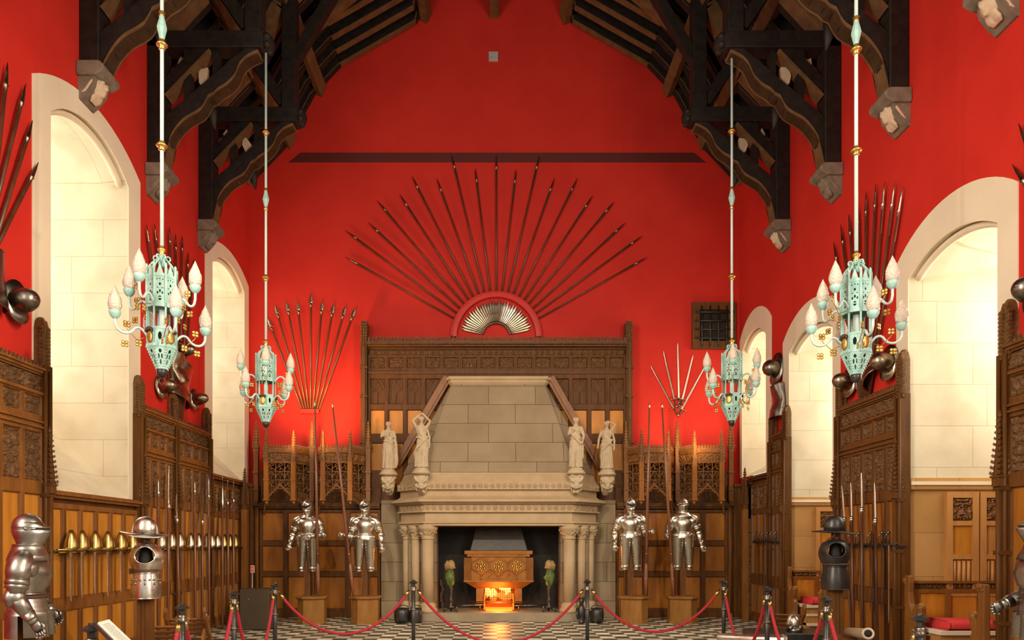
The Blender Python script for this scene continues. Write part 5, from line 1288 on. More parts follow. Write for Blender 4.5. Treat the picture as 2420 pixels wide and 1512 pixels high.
    for k in range(4):       # shields round the lower drum
        a = PI/4*0+2*PI*k/4+PI/4; M = Matrix.Rotation(a,4,'Z') @ Matrix.Translation((.138,0,0))
        sh = MB().ell((0,0,.30),(.012,.042,.065),10,8,M=M); sh.build('gilt_shield', M_GOLD, t)
        ro = MB()
        for j in range(12): x = PI*j/11; ro.ell((.01,.045*math.cos(x),.355+.03*math.sin(x)),(.016,.014,.014),6,4,M=M)
        ro.ell((.015,0,.375),(.014,.03,.02),6,4,M=M); ro.build('shield_wreath', M_STRAP, t)
    def arm(a, z, R_, rise):
        M = Matrix.Rotation(a,4,'Z')
        pts = bez((.13,0,z),(.18,0,z+.10),(.24,0,z+.10),(.27,0,z+.04),6)[:-1]+bez((.27,0,z+.04),(.31,0,z-.02),(R_+.01,0,z-.02),(R_,0,z+rise),6)
        o = MB().tube(pts,.013,8,M=M); o.ell((R_,0,z+rise),(.018,.018,.018),8,6,M=M); A = o.build('arm', M_ROD, t)
        MB().lathe([(.012,z+rise-.01),(.035,z+rise+.01),(.052,z+rise+.04),(.056,z+rise+.065),(.05,z+rise+.072)],14,M=M @ Matrix.Translation((R_,0,0))).build('cup', M_TEAL, A)
        zz = z+rise+.065; sh = MB(); N = 16; prof = [(.040,.0),(.056,.03),(.062,.07),(.058,.11),(.046,.15),(.030,.19),(.014,.225),(.002,.255)]
        rings = [[((r*(1+.07*math.cos(5*(2*PI*q/N)+zq*45)))*math.cos(2*PI*q/N),(r*(1+.07*math.cos(5*(2*PI*q/N)+zq*45)))*math.sin(2*PI*q/N),zz+zq) for q in range(N)] for r,zq in prof]
        sh.loft(rings,M=M @ Matrix.Translation((R_,0,0))); sh.build('flame_shade', M_GLASS, A)
        # gilt leaves along the vine
        lf = MB()
        vine = [(.15,-.02,z+.0),(.22,-.05,z-.03),(.30,-.05,z+.05),(.34,-.05,z+.12)]
        lf.tube(vine,.004,4,M=M)
        for (x,y,zq) in ((.20,-.055,z-.06),(.31,-.055,z+.11),(.33,-.05,z-.09)):
            for j in range(4): an = PI/4+PI/2*j; lf.ell((x+.022*math.cos(an),y,zq+.022*math.sin(an)),(.018,.006,.018),7,5,M=M)
            lf.ell((x,y-.004,zq),(.008,.008,.008),5,4,M=M)
        lf.build('gilt_flower', M_GOLD, A)
    for k in range(4): arm(PI/4*.55+PI/2*k,.30,.43,.13)
    for k in range(4): arm(PI/4*1.45+PI/2*k,.62,.36,.14)
    return t
CH = make_chandelier()
CHS = [(-3.36,TD[3],3.27,'near left turquoise chandelier with flame shades, in front of the wall trophy',.3),
       (3.66,TD[3],3.22,'near right turquoise chandelier with flame shades, between the two seat alcoves',1.0),
       (-3.46,TD[1],3.36,'far left turquoise chandelier with flame shades, before the spear fan',.75),
       (3.60,TD[1],3.38,'far right turquoise chandelier with flame shades, below the iron grille',.15)]
for i,(x,y,z,l,ra) in enumerate(CHS):
    o = CH if i == 0 else copy_tree(CH)
    o.location = (x,y,z); o.rotation_euler = (0,0,ra); o['label'] = l; o['group'] = 'turquoise chandeliers'
ZT = 8.945
for i,(x,y,z,l,ra) in enumerate(CHS):
    t = thing('hanging_rod',l.split(' turq')[0]+' pale rod hanging from the roof truss down to its chandelier','hanging rod',(x,y,z+1.25),'chandelier rods')
    L = ZT-(z+1.25); zk = [z+1.25+L*.24, z+1.25+L*.47, z+1.25+L*.71] if i > 1 else [z+1.25+L*.222, z+1.25+L*.49, z+1.25+L*.8]
    rd = MB().tube([(x,y,z+1.25),(x,y,ZT)],.0185,10).build('rod', M_ROD, t)
    kn = MB()
    z1 = zk[0] if i > 1 else None
    def collar(zc): kn.cut().lathe([(.02,-.04),(.035,-.03),(.025,-.01),(.05,.0),(.058,.012),(.05,.024),(.025,.03),(.03,.05),(.02,.06)],12,M=Matrix.Translation((x,y,zc)))
    if i < 2: collar(z+1.25+1.0); collar(z+1.25+2.02-.0); 
    else: collar(z+1.25+.92); collar(z+1.25+3.12)
    kn.build_each('gilt_collar', M_GOLD, t)
    kz = (z+1.25+2.20) if i < 2 else (z+1.25+2.12)
    MB().lathe([(.022,-.12),(.026,-.10),(.05,0),(.026,.10),(.022,.12)],8,smooth=False,M=Matrix.Translation((x,y,kz))).build('spindle_knop', M_TEAL, t)
    q = MB().lathe([(.02,-.17),(.034,-.16),(.024,-.13),(.03,-.12)],10,M=Matrix.Translation((x,y,kz))); q.cut().lathe([(.03,.12),(.024,.13),(.034,.16),(.02,.17)],10,M=Matrix.Translation((x,y,kz))); q.build_each('brown_collar', M_GOLD, t)
# ------------------------------------------------------------------ suits of armour
def ring(z, rx, ry, dx=0., dy=0., n=18, p=2.0, keel=0.):
    out = []
    for k in range(n):
        a = 2*PI*k/n; c,s = math.cos(a),math.sin(a)
        x = math.copysign(abs(c)**(2/p),c)*rx; y = math.copysign(abs(s)**(2/p),s)*ry
        if keel and s < 0: y -= keel*max(0,1-abs(c)*1.7)
        out.append((x+dx,y+dy,z))
    return out
def seg_tube(mb, pts, rs, lame=0., n=12):
    """tapering plate tube with overlapping lames"""
    pts = [Vector(p) for p in pts]; P2 = []; R2 = []
    for i in range(len(pts)-1):
        L = (pts[i+1]-pts[i]).length; k = max(1,int(L/lame)) if lame else 1
        for j in range(k):
            f0,f1 = j/k,(j+.93)/k; r0 = rs[i]+(rs[i+1]-rs[i])*f0; r1 = rs[i]+(rs[i+1]-rs[i])*f1
            P2 += [pts[i].lerp(pts[i+1],f0),pts[i].lerp(pts[i+1],f1)]; R2 += [r0,r1*1.07 if lame else r1]
    mb.tube(P2,R2,n)
def gauntlet(mb, w, h, curl=1.):
    """cuff, back plate and five separate fingers from wrist w towards h"""
    w = Vector(w); h = Vector(h); d = (h-w).normalized(); a = d.cross(Vector((0,-1,0)))
    if a.length < .1: a = d.cross(Vector((0,0,1)))
    a.normalize(); b = a.cross(d)
    mb.tube([w-d*.07,w,w+d*.02],[.055,.040,.036],12)
    mb.tube([w,w+d*.05,w+d*.09],[.036,.045,.040],10,fl=.62,ref=a)
    for f in range(4):
        o = w+d*.088+a*((f-1.5)*.021); L = (.065,.075,.07,.055)[f]
        mb.tube([o,o+d*L*.5+b*.010*curl,o+d*L*.8+b*.030*curl,o+d*L*.75+b*.050*curl],[.012,.0115,.0105,.009],6)
    o = w+d*.04-a*.040; mb.tube([o,o+d*.03-a*.018+b*.01,o+d*.055-a*.008+b*.03],[.013,.012,.010],6)
def close_helmet(t, M, m, open_=True):
    h = MB()
    h.loft([ring(1.10,.070,.075,0,0),ring(1.13,.075,.085,0,-.005),ring(1.17,.090,.104,0,-.002),ring(1.21,.098,.114),ring(1.25,.101,.118),ring(1.29,.096,.112,0,.002),ring(1.325,.080,.094,0,.004),ring(1.352,.054,.064,0,.006),ring(1.368,.022,.028,0,.006)],M=M)
    if open_: h.loft([ring(1.262,.092,.108,0,.0,keel=.022),ring(1.29,.089,.106,0,.001,keel=.026),ring(1.325,.072,.088,0,.004,keel=.028),ring(1.36,.046,.058,0,.008,keel=.028),ring(1.385,.018,.024,0,.012,keel=.024),ring(1.40,.004,.004,0,.012,keel=.02)],M=M); h.tube([(0,-.132,1.275),(0,-.116,1.325),(0,-.078,1.365),(0,-.02,1.398),(0,.06,1.372),(0,.105,1.31)],[.004,.005,.006,.007,.006,.004],6,M=M)
    else: h.tube([(0,-.112,1.285),(0,-.075,1.342),(0,-.01,1.370),(0,.06,1.350),(0,.108,1.29),(0,.118,1.22)],[.004,.006,.007,.007,.006,.004],6,M=M)
    o = h.build('helmet', m, t)
    v = MB()
    if open_:      # visor lifted: dark face opening with chin guard
        v.loft([ring(1.08,.072,.08,0,-.015),ring(1.12,.080,.108,0,-.018,keel=.02),ring(1.165,.088,.118,0,-.012,keel=.025),ring(1.19,.086,.112,0,-.008,keel=.01)],M=M)
        v.build('chin_guard', m, o)
        d = MB(); d.prism([(-.084,1.262),(-.070,1.222),(-.040,1.196),(0,1.186),(.040,1.196),(.070,1.222),(.084,1.262),(.045,1.250),(0,1.244),(-.045,1.250)],-.135,-.05,M=M @ xz(0)); d.build('face_opening', M_DARK, o)
        e = MB().tube([(-.090,-.07,1.272),(-.05,-.120,1.258),(0,-.138,1.250),(.05,-.120,1.258),(.090,-.07,1.272)],.007,6,M=M).tube([(-.088,-.08,1.258),(-.072,-.115,1.220),(-.040,-.135,1.194),(0,-.142,1.183),(.040,-.135,1.194),(.072,-.115,1.220),(.088,-.08,1.258)],.006,6,M=M); e.build('brow_edge', m, o)
    else:
        v.loft([ring(1.085,.070,.078,0,-.012,keel=.0),ring(1.12,.078,.096,0,-.014,keel=.006),ring(1.16,.088,.108,0,-.012,keel=.022),ring(1.20,.096,.118,0,-.008,keel=.045),ring(1.232,.102,.122,0,-.004,keel=.062),ring(1.240,.098,.116,0,-.004,keel=.050)],M=M)
        v.build('visor', m, o)
        u_ = MB().loft([ring(1.252,.103,.120,0,-.002,keel=.050),ring(1.258,.104,.121,0,-.002,keel=.054),ring(1.275,.100,.117,0,-.001,keel=.012),ring(1.30,.092,.107,0,.001)],M=M); u_.build('visor_brow', m, o)
        d = MB().loft([ring(1.238,.099,.117,0,-.003,keel=.045),ring(1.254,.099,.117,0,-.003,keel=.045)],M=M)
        d.build('sight_slit', M_DARK, o)
        q = MB()
        for s_ in (-1,1): q.ell((s_*.103,-.01,1.245),(.008,.014,.014),8,6,M=M)
        q.build('pivot', m, o)
    return o
def armour(label, origin, turn, armL, armR, m=None, open_=True, legs=True, group=None, post=True, cat='suit of armour', post_z=0., post_b=0.):
    """origin = point under the figure at knee height 0; turn about z; faces -y at turn 0; elbow/hand in local coordinates"""
    m = m or M_STEEL; o = Vector(origin); t = thing('suit_of_armour',label,cat,(o.x,o.y,post_b),group)
    M = Matrix.Translation(o) @ Matrix.Rotation(turn,4,'Z')
    close_helmet(t,M,m,open_)
    g = MB().loft([ring(1.005,.165,.135,0,-.005),ring(1.03,.130,.115,0,-.003),ring(1.06,.098,.095),ring(1.08,.078,.082),ring(1.105,.076,.085)],M=M)
    if not open_: g.loft([ring(.985,.195,.155,0,-.006),ring(1.03,.165,.142,0,-.004),ring(1.075,.122,.122),ring(1.115,.104,.110),ring(1.12,.112,.118)],M=M)
    for z,r in ((1.045,.108),(1.068,.088),(1.09,.080)): g.tube([(x,y*.98,z) for x,y,_ in ring(z,r,r*.94)],.005,5,closed=True,M=M)
    g.build('gorget',m,t)
    b = MB().loft([ring(.70,.150,.115,0,.0),ring(.735,.148,.112,0,0,keel=.012),ring(.80,.175,.135,0,-.006,keel=.034),ring(.88,.205,.148,0,-.006,keel=.036),ring(.95,.208,.136,0,0,keel=.024),ring(1.00,.165,.112),ring(1.04,.115,.09),ring(1.05,.09,.08)],M=M)
    bp = b.build('breastplate',m,t)
    e = MB()
    e.cut().tube([(x,y,.715) for x,y,_ in ring(.715,.152,.118)],.009,6,closed=True,M=M); e.build_each('rolled_edge',m,bp)
    bl = MB().tube([(x,y,.690) for x,y,_ in ring(.69,.157,.122)],.016,6,closed=True,M=M); bl.bx(.05,.085,-.135,-.115,.672,.712,M=M); bl.build('belt',m if legs else M_STRAP,t)
    for s_,(el,ha) in ((-1,armL),(1,armR)):
        sh = Vector((s_*.205,.0,.965)); el = Vector(el); ha = Vector(ha)
        d = (el-sh).normalized(); p = MB()
        p.tube([M@Vector((s_*.070,.0,1.045)),M@Vector((s_*.130,-.004,1.005)),M@Vector((s_*.190,-.004,.962)),M@(sh+d*.07),M@(sh+d*.13)],[.045,.078,.098,.092,.080],16)
        p.tube([M@(sh+d*.125),M@(sh+d*.165)],[.084,.088],14).tube([M@(sh+d*.16),M@(sh+d*.20)],[.079,.083],14)
        p.ell(sh+Vector((-s_*.050,-.070,-.040)),(.082,.050,.072),12,8,M=M)
        p.build('pauldron',m,t)
        a = MB(); w_ = el+(ha-el)*.80
        seg_tube(a,[M@sh,M@el],[.076,.064]); 
        a.ell(el,(.070,.075,.070),12,8,M=M)
        out = (el-(sh+ha)/2); out = out.normalized() if out.length > .02 else Vector((s_,0,0))
        a.loft([[tuple(el+out*.03+Vector((0,0,z))*1.0+Vector((q*.05,0,0))*0+Vector((math.cos(an)*.055*f,math.sin(an)*.055*f,z))) for an in [2*PI*k/8 for k in range(8)]] for z,f,q in ((-.035,.6,0),(.0,1.15,0),(.035,.6,0))],M=M)
        seg_tube(a,[M@el,M@(el+(w_-el)*.35),M@w_],[.064,.062,.042]); a.build('arm_harness',m,t)
        gg = MB(); gauntlet(gg,M@w_,M@ha); gg.build('gauntlet',m,t)
    if legs:
        MB().loft([ring(.71,.152,.118),ring(.68,.170,.130),ring(.64,.190,.138),ring(.60,.196,.135)],M=M,caps=False).build('fauld',m,t)
        for s_ in (-1,1):
            l = MB(); hip = Vector((s_*.094,.0,.685)); kn = Vector((s_*.112,-.02,.095))
            k = 11; rings = []
            for j in range(k+1):
                f = j/k; c_ = hip.lerp(kn,f); rx = .112-.040*f+.006*math.sin(PI*f); ry = .112-.038*f
                for q in (0,1):
                    zz = c_.z - q*.045; rr = 1.0+.10*q
                    rings.append([(c_.x+math.cos(2*PI*a/14)*rx*rr,c_.y+math.sin(2*PI*a/14)*ry*rr,zz) for a in range(14)])
            l.loft(rings,M=M); 
            l.tube([(s_*.02,-.08,.64),(s_*.035,-.085,.45),(s_*.055,-.08,.20)],.008,5,M=M)
            for j in range(14): f = j/13; l.ell((s_*(.165+.010*f),-.03,.60-.5*f),(.008,.012,.010),5,4,M=M)
            l.build('cuisse',m,t)
            kp = MB().ell((kn.x,kn.y-.012,.055),(.070,.075,.062),12,9,M=M); kp.ell((kn.x,kn.y-.06,.055),(.028,.03,.04),8,6,M=M)
            kp.ell((kn.x+s_*.058,kn.y-.005,.055),(.026,.05,.046),10,8,M=M)
            kp.tube([(kn.x,kn.y,.02),(kn.x,kn.y-.005,-.02)],[.066,.058],12,M=M)
            kp.build('knee_cop',m,t)
    else:
        f = MB()
        for j in range(4): z = .69-.035*j; f.loft([ring(z,.155+.008*j,.122+.008*j),ring(z-.04,.168+.009*j,.135+.009*j)],M=M,caps=False)
        f.build('fauld',m,t)
        for s_ in (-1,1):
            ts = MB(); rr = []
            for j in range(7):
                q = j/6; z = .565-.20*q; w_ = .095*(1-.15*q)
                rr.append([(s_*.088+w_*math.cos(PI*k/8),-.02-(.145+.012*q)*math.sin(PI*k/8),z) for k in range(9)])
                if j < 6: rr.append([(s_*.088+w_*1.04*math.cos(PI*k/8),-.02-(.152+.012*q)*math.sin(PI*k/8),z-.030) for k in range(9)])
            ts.loft(rr,closed=False,M=M); ts.loft([[(x,y+.004,z) for x,y,z in r] for r in rr],closed=False,M=M); ts.loft([[(s_*.088+.095*math.cos(PI*k/8),.02+.12*math.sin(PI*k/8),z) for k in range(9)] for z in (.565,.36)],closed=False,M=M)
            ts.build('tasset',m,t)
    if post:
        z = post_z
        MB().bx(o.x-.055,o.x+.055,o.y-.02,o.y+.09,z,o.z+.72).build('support_post',M_OAKD,t)
    return t
# four suits flanking the fireplace on octagonal plinths
M_PLIN = mat('plinth_oak', (.22,.095,.022), (.32,.15,.038), rough=.5, scale=3, stretch=(4,4,.8), spec=.25)
dS = 13.42; sS = F/dS
SUITS = [(727,1349,-.12,((-.30,.02,.70),(-.33,-.10,.47)),((.30,.0,.70),(.13,-.24,.66)),True,'first suit of armour left of the fireplace, its hand closed on an upright lance',742),
 (862,1349,.05,((-.26,.0,.66),(-.40,-.12,.69)),((.30,.03,.70),(.33,-.05,.43)),True,'suit of armour nearest the left side of the fireplace, gripping a leaning lance',864),
 (1490,1345,.0,((-.30,.03,.70),(-.31,-.05,.43)),((.27,.0,.72),(.36,-.14,.72)),True,'suit of armour nearest the right side of the fireplace, holding a lance upright',1495),
 (1614,1345,-.05,((-.30,.0,.68),(-.36,-.20,.64)),((.30,.02,.70),(.36,-.03,.42)),False,'right-hand suit of armour by the fireplace, with its visor shut',1612)]
PLX = [(738,'octagonal oak plinth under the far left suit of armour'),(864,'octagonal oak plinth under the suit left of the hearth'),(1497,'octagonal oak plinth under the suit right of the hearth'),(1612,'octagonal oak plinth under the suit with the shut visor')]
for (px,py,tn,aL,aR,op,l,postpx),(plx,pl) in zip(SUITS,PLX):
    p = P(px,py,dS); armour(l,p,tn,aL,aR,M_STEEL,op,True,'suits of armour by the fireplace',post_z=.522,post_b=.522)
    q = P(plx,1412,dS); t = thing('oak_plinth',pl,'plinth',(q.x,dS,0),'armour plinths'); T_ = Matrix.Translation((q.x,dS,0))
    b = MB().loft([octo(.275,.0),octo(.275,.47)],smooth=False,M=T_); b.build('body',M_PLIN,t)
    c = MB().loft([octo(.30,.465),octo(.32,.485),octo(.32,.505),octo(.29,.522)],smooth=False,M=T_); c.loft([octo(.29,.0),octo(.29,.05),octo(.275,.06)],smooth=False,M=T_); c.build('moulding',M_PLIN,t)
def lance(label, tip, base, d0, d1):
    A = P(*base,d0); B = P(*tip,d1); A.z = .53; t = thing('lance',label,'lance',A,'lances held by the suits of armour'); dv = (B-A).normalized(); L = (B-A).length; M = place(A,dv)
    MB().tube([(0,0,.0),(0,0,.30),(0,0,.58),(0,0,.62)],[.020,.040,.034,.026],10,M=M).tube([(0,0,.62),(0,0,L*.6),(0,0,L-.10)],[.030,.026,.013],10,M=M).build('shaft',M_BROWN,t)
    g = MB()
    for z,r in ((.60,.045),(.33,.043),(.80,.036)): g.cut().lathe([(r*.7,z-.015),(r,z),(r*.7,z+.015)],12,M=M)
    g.build_each('band',M_DSTEEL,t)
    MB().lathe([(.014,L-.12),(.018,L-.10),(.012,L-.07),(.002,L)],8,M=M).build('lance_tip',M_STEEL,t)
lance('upright lance held by the far left suit of armour',(744,944),(752,1412),13.20,13.20)
lance('slanting lance held by the suit left of the hearth',(785,948),(835,1410),13.22,13.20)
lance('upright lance held by the suit right of the hearth',(1535,949),(1526,1408),13.22,13.20)
lance('slanting lance held by the suit with the shut visor',(1564,949),(1592,1407),13.22,13.20)
# near suits standing before the side panelling
def stand(label, x, y, h, m, w=.09):
    t = thing('display_post',label,'display stand',(x,y,0)); MB().bx(x-w/2,x+w/2,y-w/2,y+w/2,.02,h).build('post',m,t)
    b = MB().bx(x-.22,x+.22,y-.04,y+.04,.0,.06).bx(x-.04,x+.04,y-.22,y+.22,.0,.06); b.build('foot',m,t); return t
pL = Vector(((66-1168)*5.75/F,5.75,.385))
armour('large dark half armour at the left picture edge, facing right with closed visor',pL,math.radians(108),((-.235,.02,.70),(-.20,-.12,.46)),((.235,.02,.70),(.2,-.14,.52)),mat('greyed_steel',(.27,.25,.225),(.45,.415,.37),rough=.36,metal=1,scale=6,rv=.1,bump=.06,bscale=40),False,False,None,post=False)
stand('dark wooden post holding up the large half armour on the left',pL.x,pL.y,.385+.60,M_OAKD,.10)
pR = Vector(((2462-1168)*5.45/F,5.45,.40))
armour('half armour cut by the right picture edge, facing left with its elbow bent',pR,math.radians(-108),((-.25,.0,.70),(-.12,-.26,.60)),((.25,.02,.70),(.25,-.08,.46)),bpy.data.materials['greyed_steel'],False,False,None,post=False)
stand('dark wooden post of the half armour at the right edge',pR.x,pR.y,.40+.60,M_OAKD,.10)
def torso(label, px, d, ztop, face, m, hat, hatm, postl, deco):
    """hat + breastplate with arm holes + skirt plate on a post, seen from the side; face = +1 looks right"""
    x = (px-CX)*d/F; t = thing('breastplate_and_hat',label,'half armour',(x,d,0)); M = Matrix.Translation((x,d,ztop)) @ Matrix.Rotation(math.radians(112*face),4,'Z')
    # local: faces -y, z=0 at the crown
    n = 20
    prof = [(-.86,.155,.15),(-.80,.160,.155),(-.70,.150,.142),(-.615,.142,.128),(-.585,.138,.122),(-.55,.142,.132),(-.48,.165,.158),(-.40,.175,.165),(-.36,.17,.155)]
    lo = [ring(z,rx,ry,0,0,n,keel=.02 if z > -.6 else .005) for z,rx,ry in prof[:5]]; up = [ring(z,rx,ry,0,0,n,keel=.022) for z,rx,ry in prof[4:]]
    sk = MB().loft(lo,M=M,caps=False).loft([[(a*.97,b*.97,c) for a,b,c in r] for r in lo],M=M,caps=False); s_ = sk.build('skirt_plate',m,t)
    br = MB().loft(up,M=M,caps=False).loft([[(a*.96,b*.96,c) for a,b,c in r] for r in up],M=M,caps=False)
    R_ = lambda c: c if c <= -.585 else -.57+(c+.585)*.70
    nn_, br = 56, MB()
    prof2 = [(-.585,.138,.122),(-.55,.146,.134),(-.50,.160,.150),(-.45,.168,.160),(-.40,.172,.164),(-.36,.172,.162),(-.32,.170,.156),(-.28,.166,.146),(-.24,.160,.132),(-.21,.152,.118),(-.185,.140,.103),(-.168,.122,.088),(-.158,.100,.074),(-.152,.080,.066)]
    fine = spline(prof2,3); rg_ = [ring(R_(z),rx,ry,0,0,nn_,keel=.020 if z < -.2 else .006) for z,rx,ry in fine]
    def hole(k,z):
        a = 2*PI*k/nn_; da = min(abs(math.sin(a/2)),abs(math.cos(a/2)))*2    # 0 at the two sides
        return ((da)/.62)**2+((z+.395)/.088)**2 < 1 and z > -.49
    for inset in (1.0,.955):
        vs = [(x*inset,y*inset,z) for r in rg_ for x,y,z in r]; fs = []
        for q in range(len(rg_)-1):
            for k in range(nn_):
                if hole(k+.5,(rg_[q][k][2]+rg_[q+1][k][2])/2): continue
                fs.append((q*nn_+k,q*nn_+(k+1)%nn_,(q+1)*nn_+(k+1)%nn_,(q+1)*nn_+k))
        br.add(vs,fs,0,True,M)
    b_ = br.build('breastplate',m,t)
    e = MB()
    for s2 in (-1,1):
        pts = []
        for k in range(32):
            th = 2*PI*k/32; z = -.395+.091*math.sin(th); da = .66*math.cos(th); a = 2*math.asin(max(-1,min(1,da/2)))
            zi = min(range(len(fine)),key=lambda i_: abs(R_(fine[i_][0])-z)); rx,ry = fine[zi][1],fine[zi][2]
            pts.append((s2*rx*math.cos(a)*1.01,ry*math.sin(a)*1.01,z))
        e.cut().tube(pts,.008,6,closed=True,M=M)
    e.cut().tube([(a,b,c) for a,b,c in ring(-.59,.142,.128)],.008,6,closed=True,M=M); e.cut().tube(ring(-.86,.157,.152),.007,6,closed=True,M=M)
    e.build_each('rolled_edge',m,b_)
    MB().lathe([(.12,-.57),(.125,-.46),(.10,-.36),(.06,-.30)],16,M=M,sx=.6,sy=.6).build('dark_shade_core',M_DARK,b_)  # dark core put in as the shade inside the breastplate
    bl = MB().tube([(a*1.03,b*1.03,c) for a,b,c in ring(-.565,.145,.135)],.010,6,closed=True,M=M); bl.bx(-.012,.012,.13,.165,-.60,-.54,M=M); bl.build('strap',M_STRAP,t)
    if deco:
        q = MB()
        for k in range(18):
            q.cut(); a = 2*PI*k/18; q.ell((.152*math.cos(a),.140*math.sin(a),-.66),(.014,.014,.012),6,4,M=M)
            if k % 2: q.ell((.156*math.cos(a),.146*math.sin(a),-.70),(.010,.010,.018),6,4,M=M)
        q.build_each('rosette',M_BSTEEL,s_)
    MB().tube([(0,0,-.62),(0,0,-.06)],.045,10,M=M).build('neck_post',M_OAKD,t)
    # the hat
    H = M @ Matrix.Rotation(math.radians(4*face),4,'X'); hh = MB()
    r = .112
    hh.lathe([(r*1.02,-.17),(r*1.04,-.12),(r*.98,-.07),(r*.84,-.025),(r*.6,.005),(r*.3,.018),(.0,.02)],24,M=H,sx=.88,sy=1.02); hb = hh.build('hat_skull',hatm,t)
    o0 = []; o1 = []
    for k in range(28):
        a = 2*PI*k/28; c_,s2 = math.cos(a),math.sin(a); ext = .06+.065*abs(s2)**1.5; lift = (.035*abs(s2)**3 if hat == 'morion' else 0)-.012
        o0.append((c_*r*.95,s2*r*1.15,-.165)); o1.append((c_*(r*.92+ext*.7),s2*(r*1.12+ext),-.175+lift-.02*abs(c_)*(hat == 'morion')))
    hm = MB().loft([o0,o1,[(a,b,c-.007) for a,b,c in o1],[(a,b,c-.007) for a,b,c in o0]],caps=False,M=H); hm.build('brim',hatm,hb)
    if hat == 'morion':
        k = 16; pts = [(math.cos(PI*j/k)*r*1.16,-.16+.185*math.sin(PI*j/k)) for j in range(k+1)]; pin = [(math.cos(PI*j/k)*r*1.04,-.16+.15*math.sin(PI*j/k)) for j in range(k,-1,-1)]
        MB().prism([(a,b) for a,b in pts+pin],-.007,.007,M=H @ Matrix(((0,0,1,0),(1,0,0,0),(0,1,0,0),(0,0,0,1)))).build('comb',hatm,hb)
    q = MB(); 
    for s2 in (-1,1): q.tube([(s2*.09,.02,-.17),(s2*.085,-.01,-.24),(s2*.03,-.06,-.27)],[.022,.018,.010],6,fl=.4,M=H)
    q.build('cheek_strap',M_STRAP,hb)
    pt = thing('display_post',postl,'display stand',(x,d,0)); MB().bx(x-.07,x+.07,d-.05,d+.05,.02,ztop-.84).bx(x-.012,x+.012,d-.066,d-.05,.05,ztop-.87).build('post',M_OAKD,pt)
    MB().bx(x-.24,x+.24,d-.05,d+.05,0,.06).bx(x-.05,x+.05,d-.24,d+.24,0,.06).build('foot',M_OAKD,pt)
    return t
M_PALEST = mat('pale_steel',(.56,.52,.46),(.72,.68,.60),rough=.28,metal=1,scale=9,rv=.08,bump=.05)
M_BLKST = mat('black_steel',(.035,.033,.032),(.07,.065,.06),rough=.35,metal=.7,scale=6,bump=.05)
torso('pale steel breastplate under a wide curved-brim hat, before the left panelling',345,7.57,EYE+(1287-1225)*7.57/F,1,M_PALEST,'morion',M_PALEST,'dark wooden post under the pale breastplate on the left',True)
torso('black breastplate under a black wide-brimmed pot hat, before the right panelling',1974,8.33,EYE+(1287-1221)*8.33/F,-1,M_BLKST,'pot',M_BLKST,'dark wooden post under the black breastplate on the right',False)
# ------------------------------------------------------------------ stanchions and ropes
def make_stanchion():
    t = thing('rope_stanchion','','stanchion',(0,0,0))
    MB().lathe([(.15,0),(.15,.02),(.06,.045),(.035,.06),(.035,.07)],20).build('base',M_BLACK,t)
    MB().lathe([(.027,.06),(.027,.86)],14).build('pole',M_BLACK,t)
    c = MB().lathe([(.030,.86),(.036,.865),(.036,.885),(.030,.89),(.040,.91),(.030,.925)],14); c.cut().lathe([(.036,.60),(.036,.62)],12); c.build_each('collar',M_DSTEEL,t)
    MB().lathe([(.026,.92),(.026,.955),(.030,.96),(.058,.972),(.060,.982),(.035,1.0),(.022,1.005),(.02,1.018),(.0,1.022)],6,smooth=False).build('hexagonal_cap',M_BLACK,t)
    r = MB()
    for k in range(4): a = PI/2*k; r.cut().tube([(.045*math.cos(a)+.016*math.cos(x)*math.cos(a),.045*math.sin(a)+.016*math.cos(x)*math.sin(a),.885+.016*math.sin(x)) for x in [2*PI*j/8 for j in range(8)]],.004,4,closed=True)
    r.build_each('hook_ring',M_DSTEEL,t)
    return t
STH = 1.022
def st_pos(px, top):       # stand where the cap's height on the photograph puts it
    d = F*(EYE-STH)/(top-CY); return Vector(((px-CX)*d/F,d,0))
ST = [(977,1369,'stanchion in front of the hearth, left one of the middle pair'),(1388,1368,'stanchion in front of the hearth, right one of the middle pair'),
      (650,1375,'stanchion beside the dark box, before the left suits of armour'),(1710,1369,'stanchion before the right-hand suit with the shut visor'),
      (553,1393,'stanchion in front of the dark box at the left'),(430,1424,'stanchion before the left chair with slats'),
      (1813,1385,'stanchion before the right corner sword rack'),(1953,1407,'stanchion beside the black breastplate post'),
      (2175,1448,'stanchion in front of the near right alcove seat'),(217,1470,'nearest left stanchion, carrying the white text board')]
proto = make_stanchion(); SP = []
for i,(px,top,l) in enumerate(ST):
    o = proto if i == 0 else copy_tree(proto); p = st_pos(px,top); o.location = p; o.rotation_euler = (0,0,.3*i); o['label'] = l; o['group'] = 'rope stanchions'; SP.append(p)
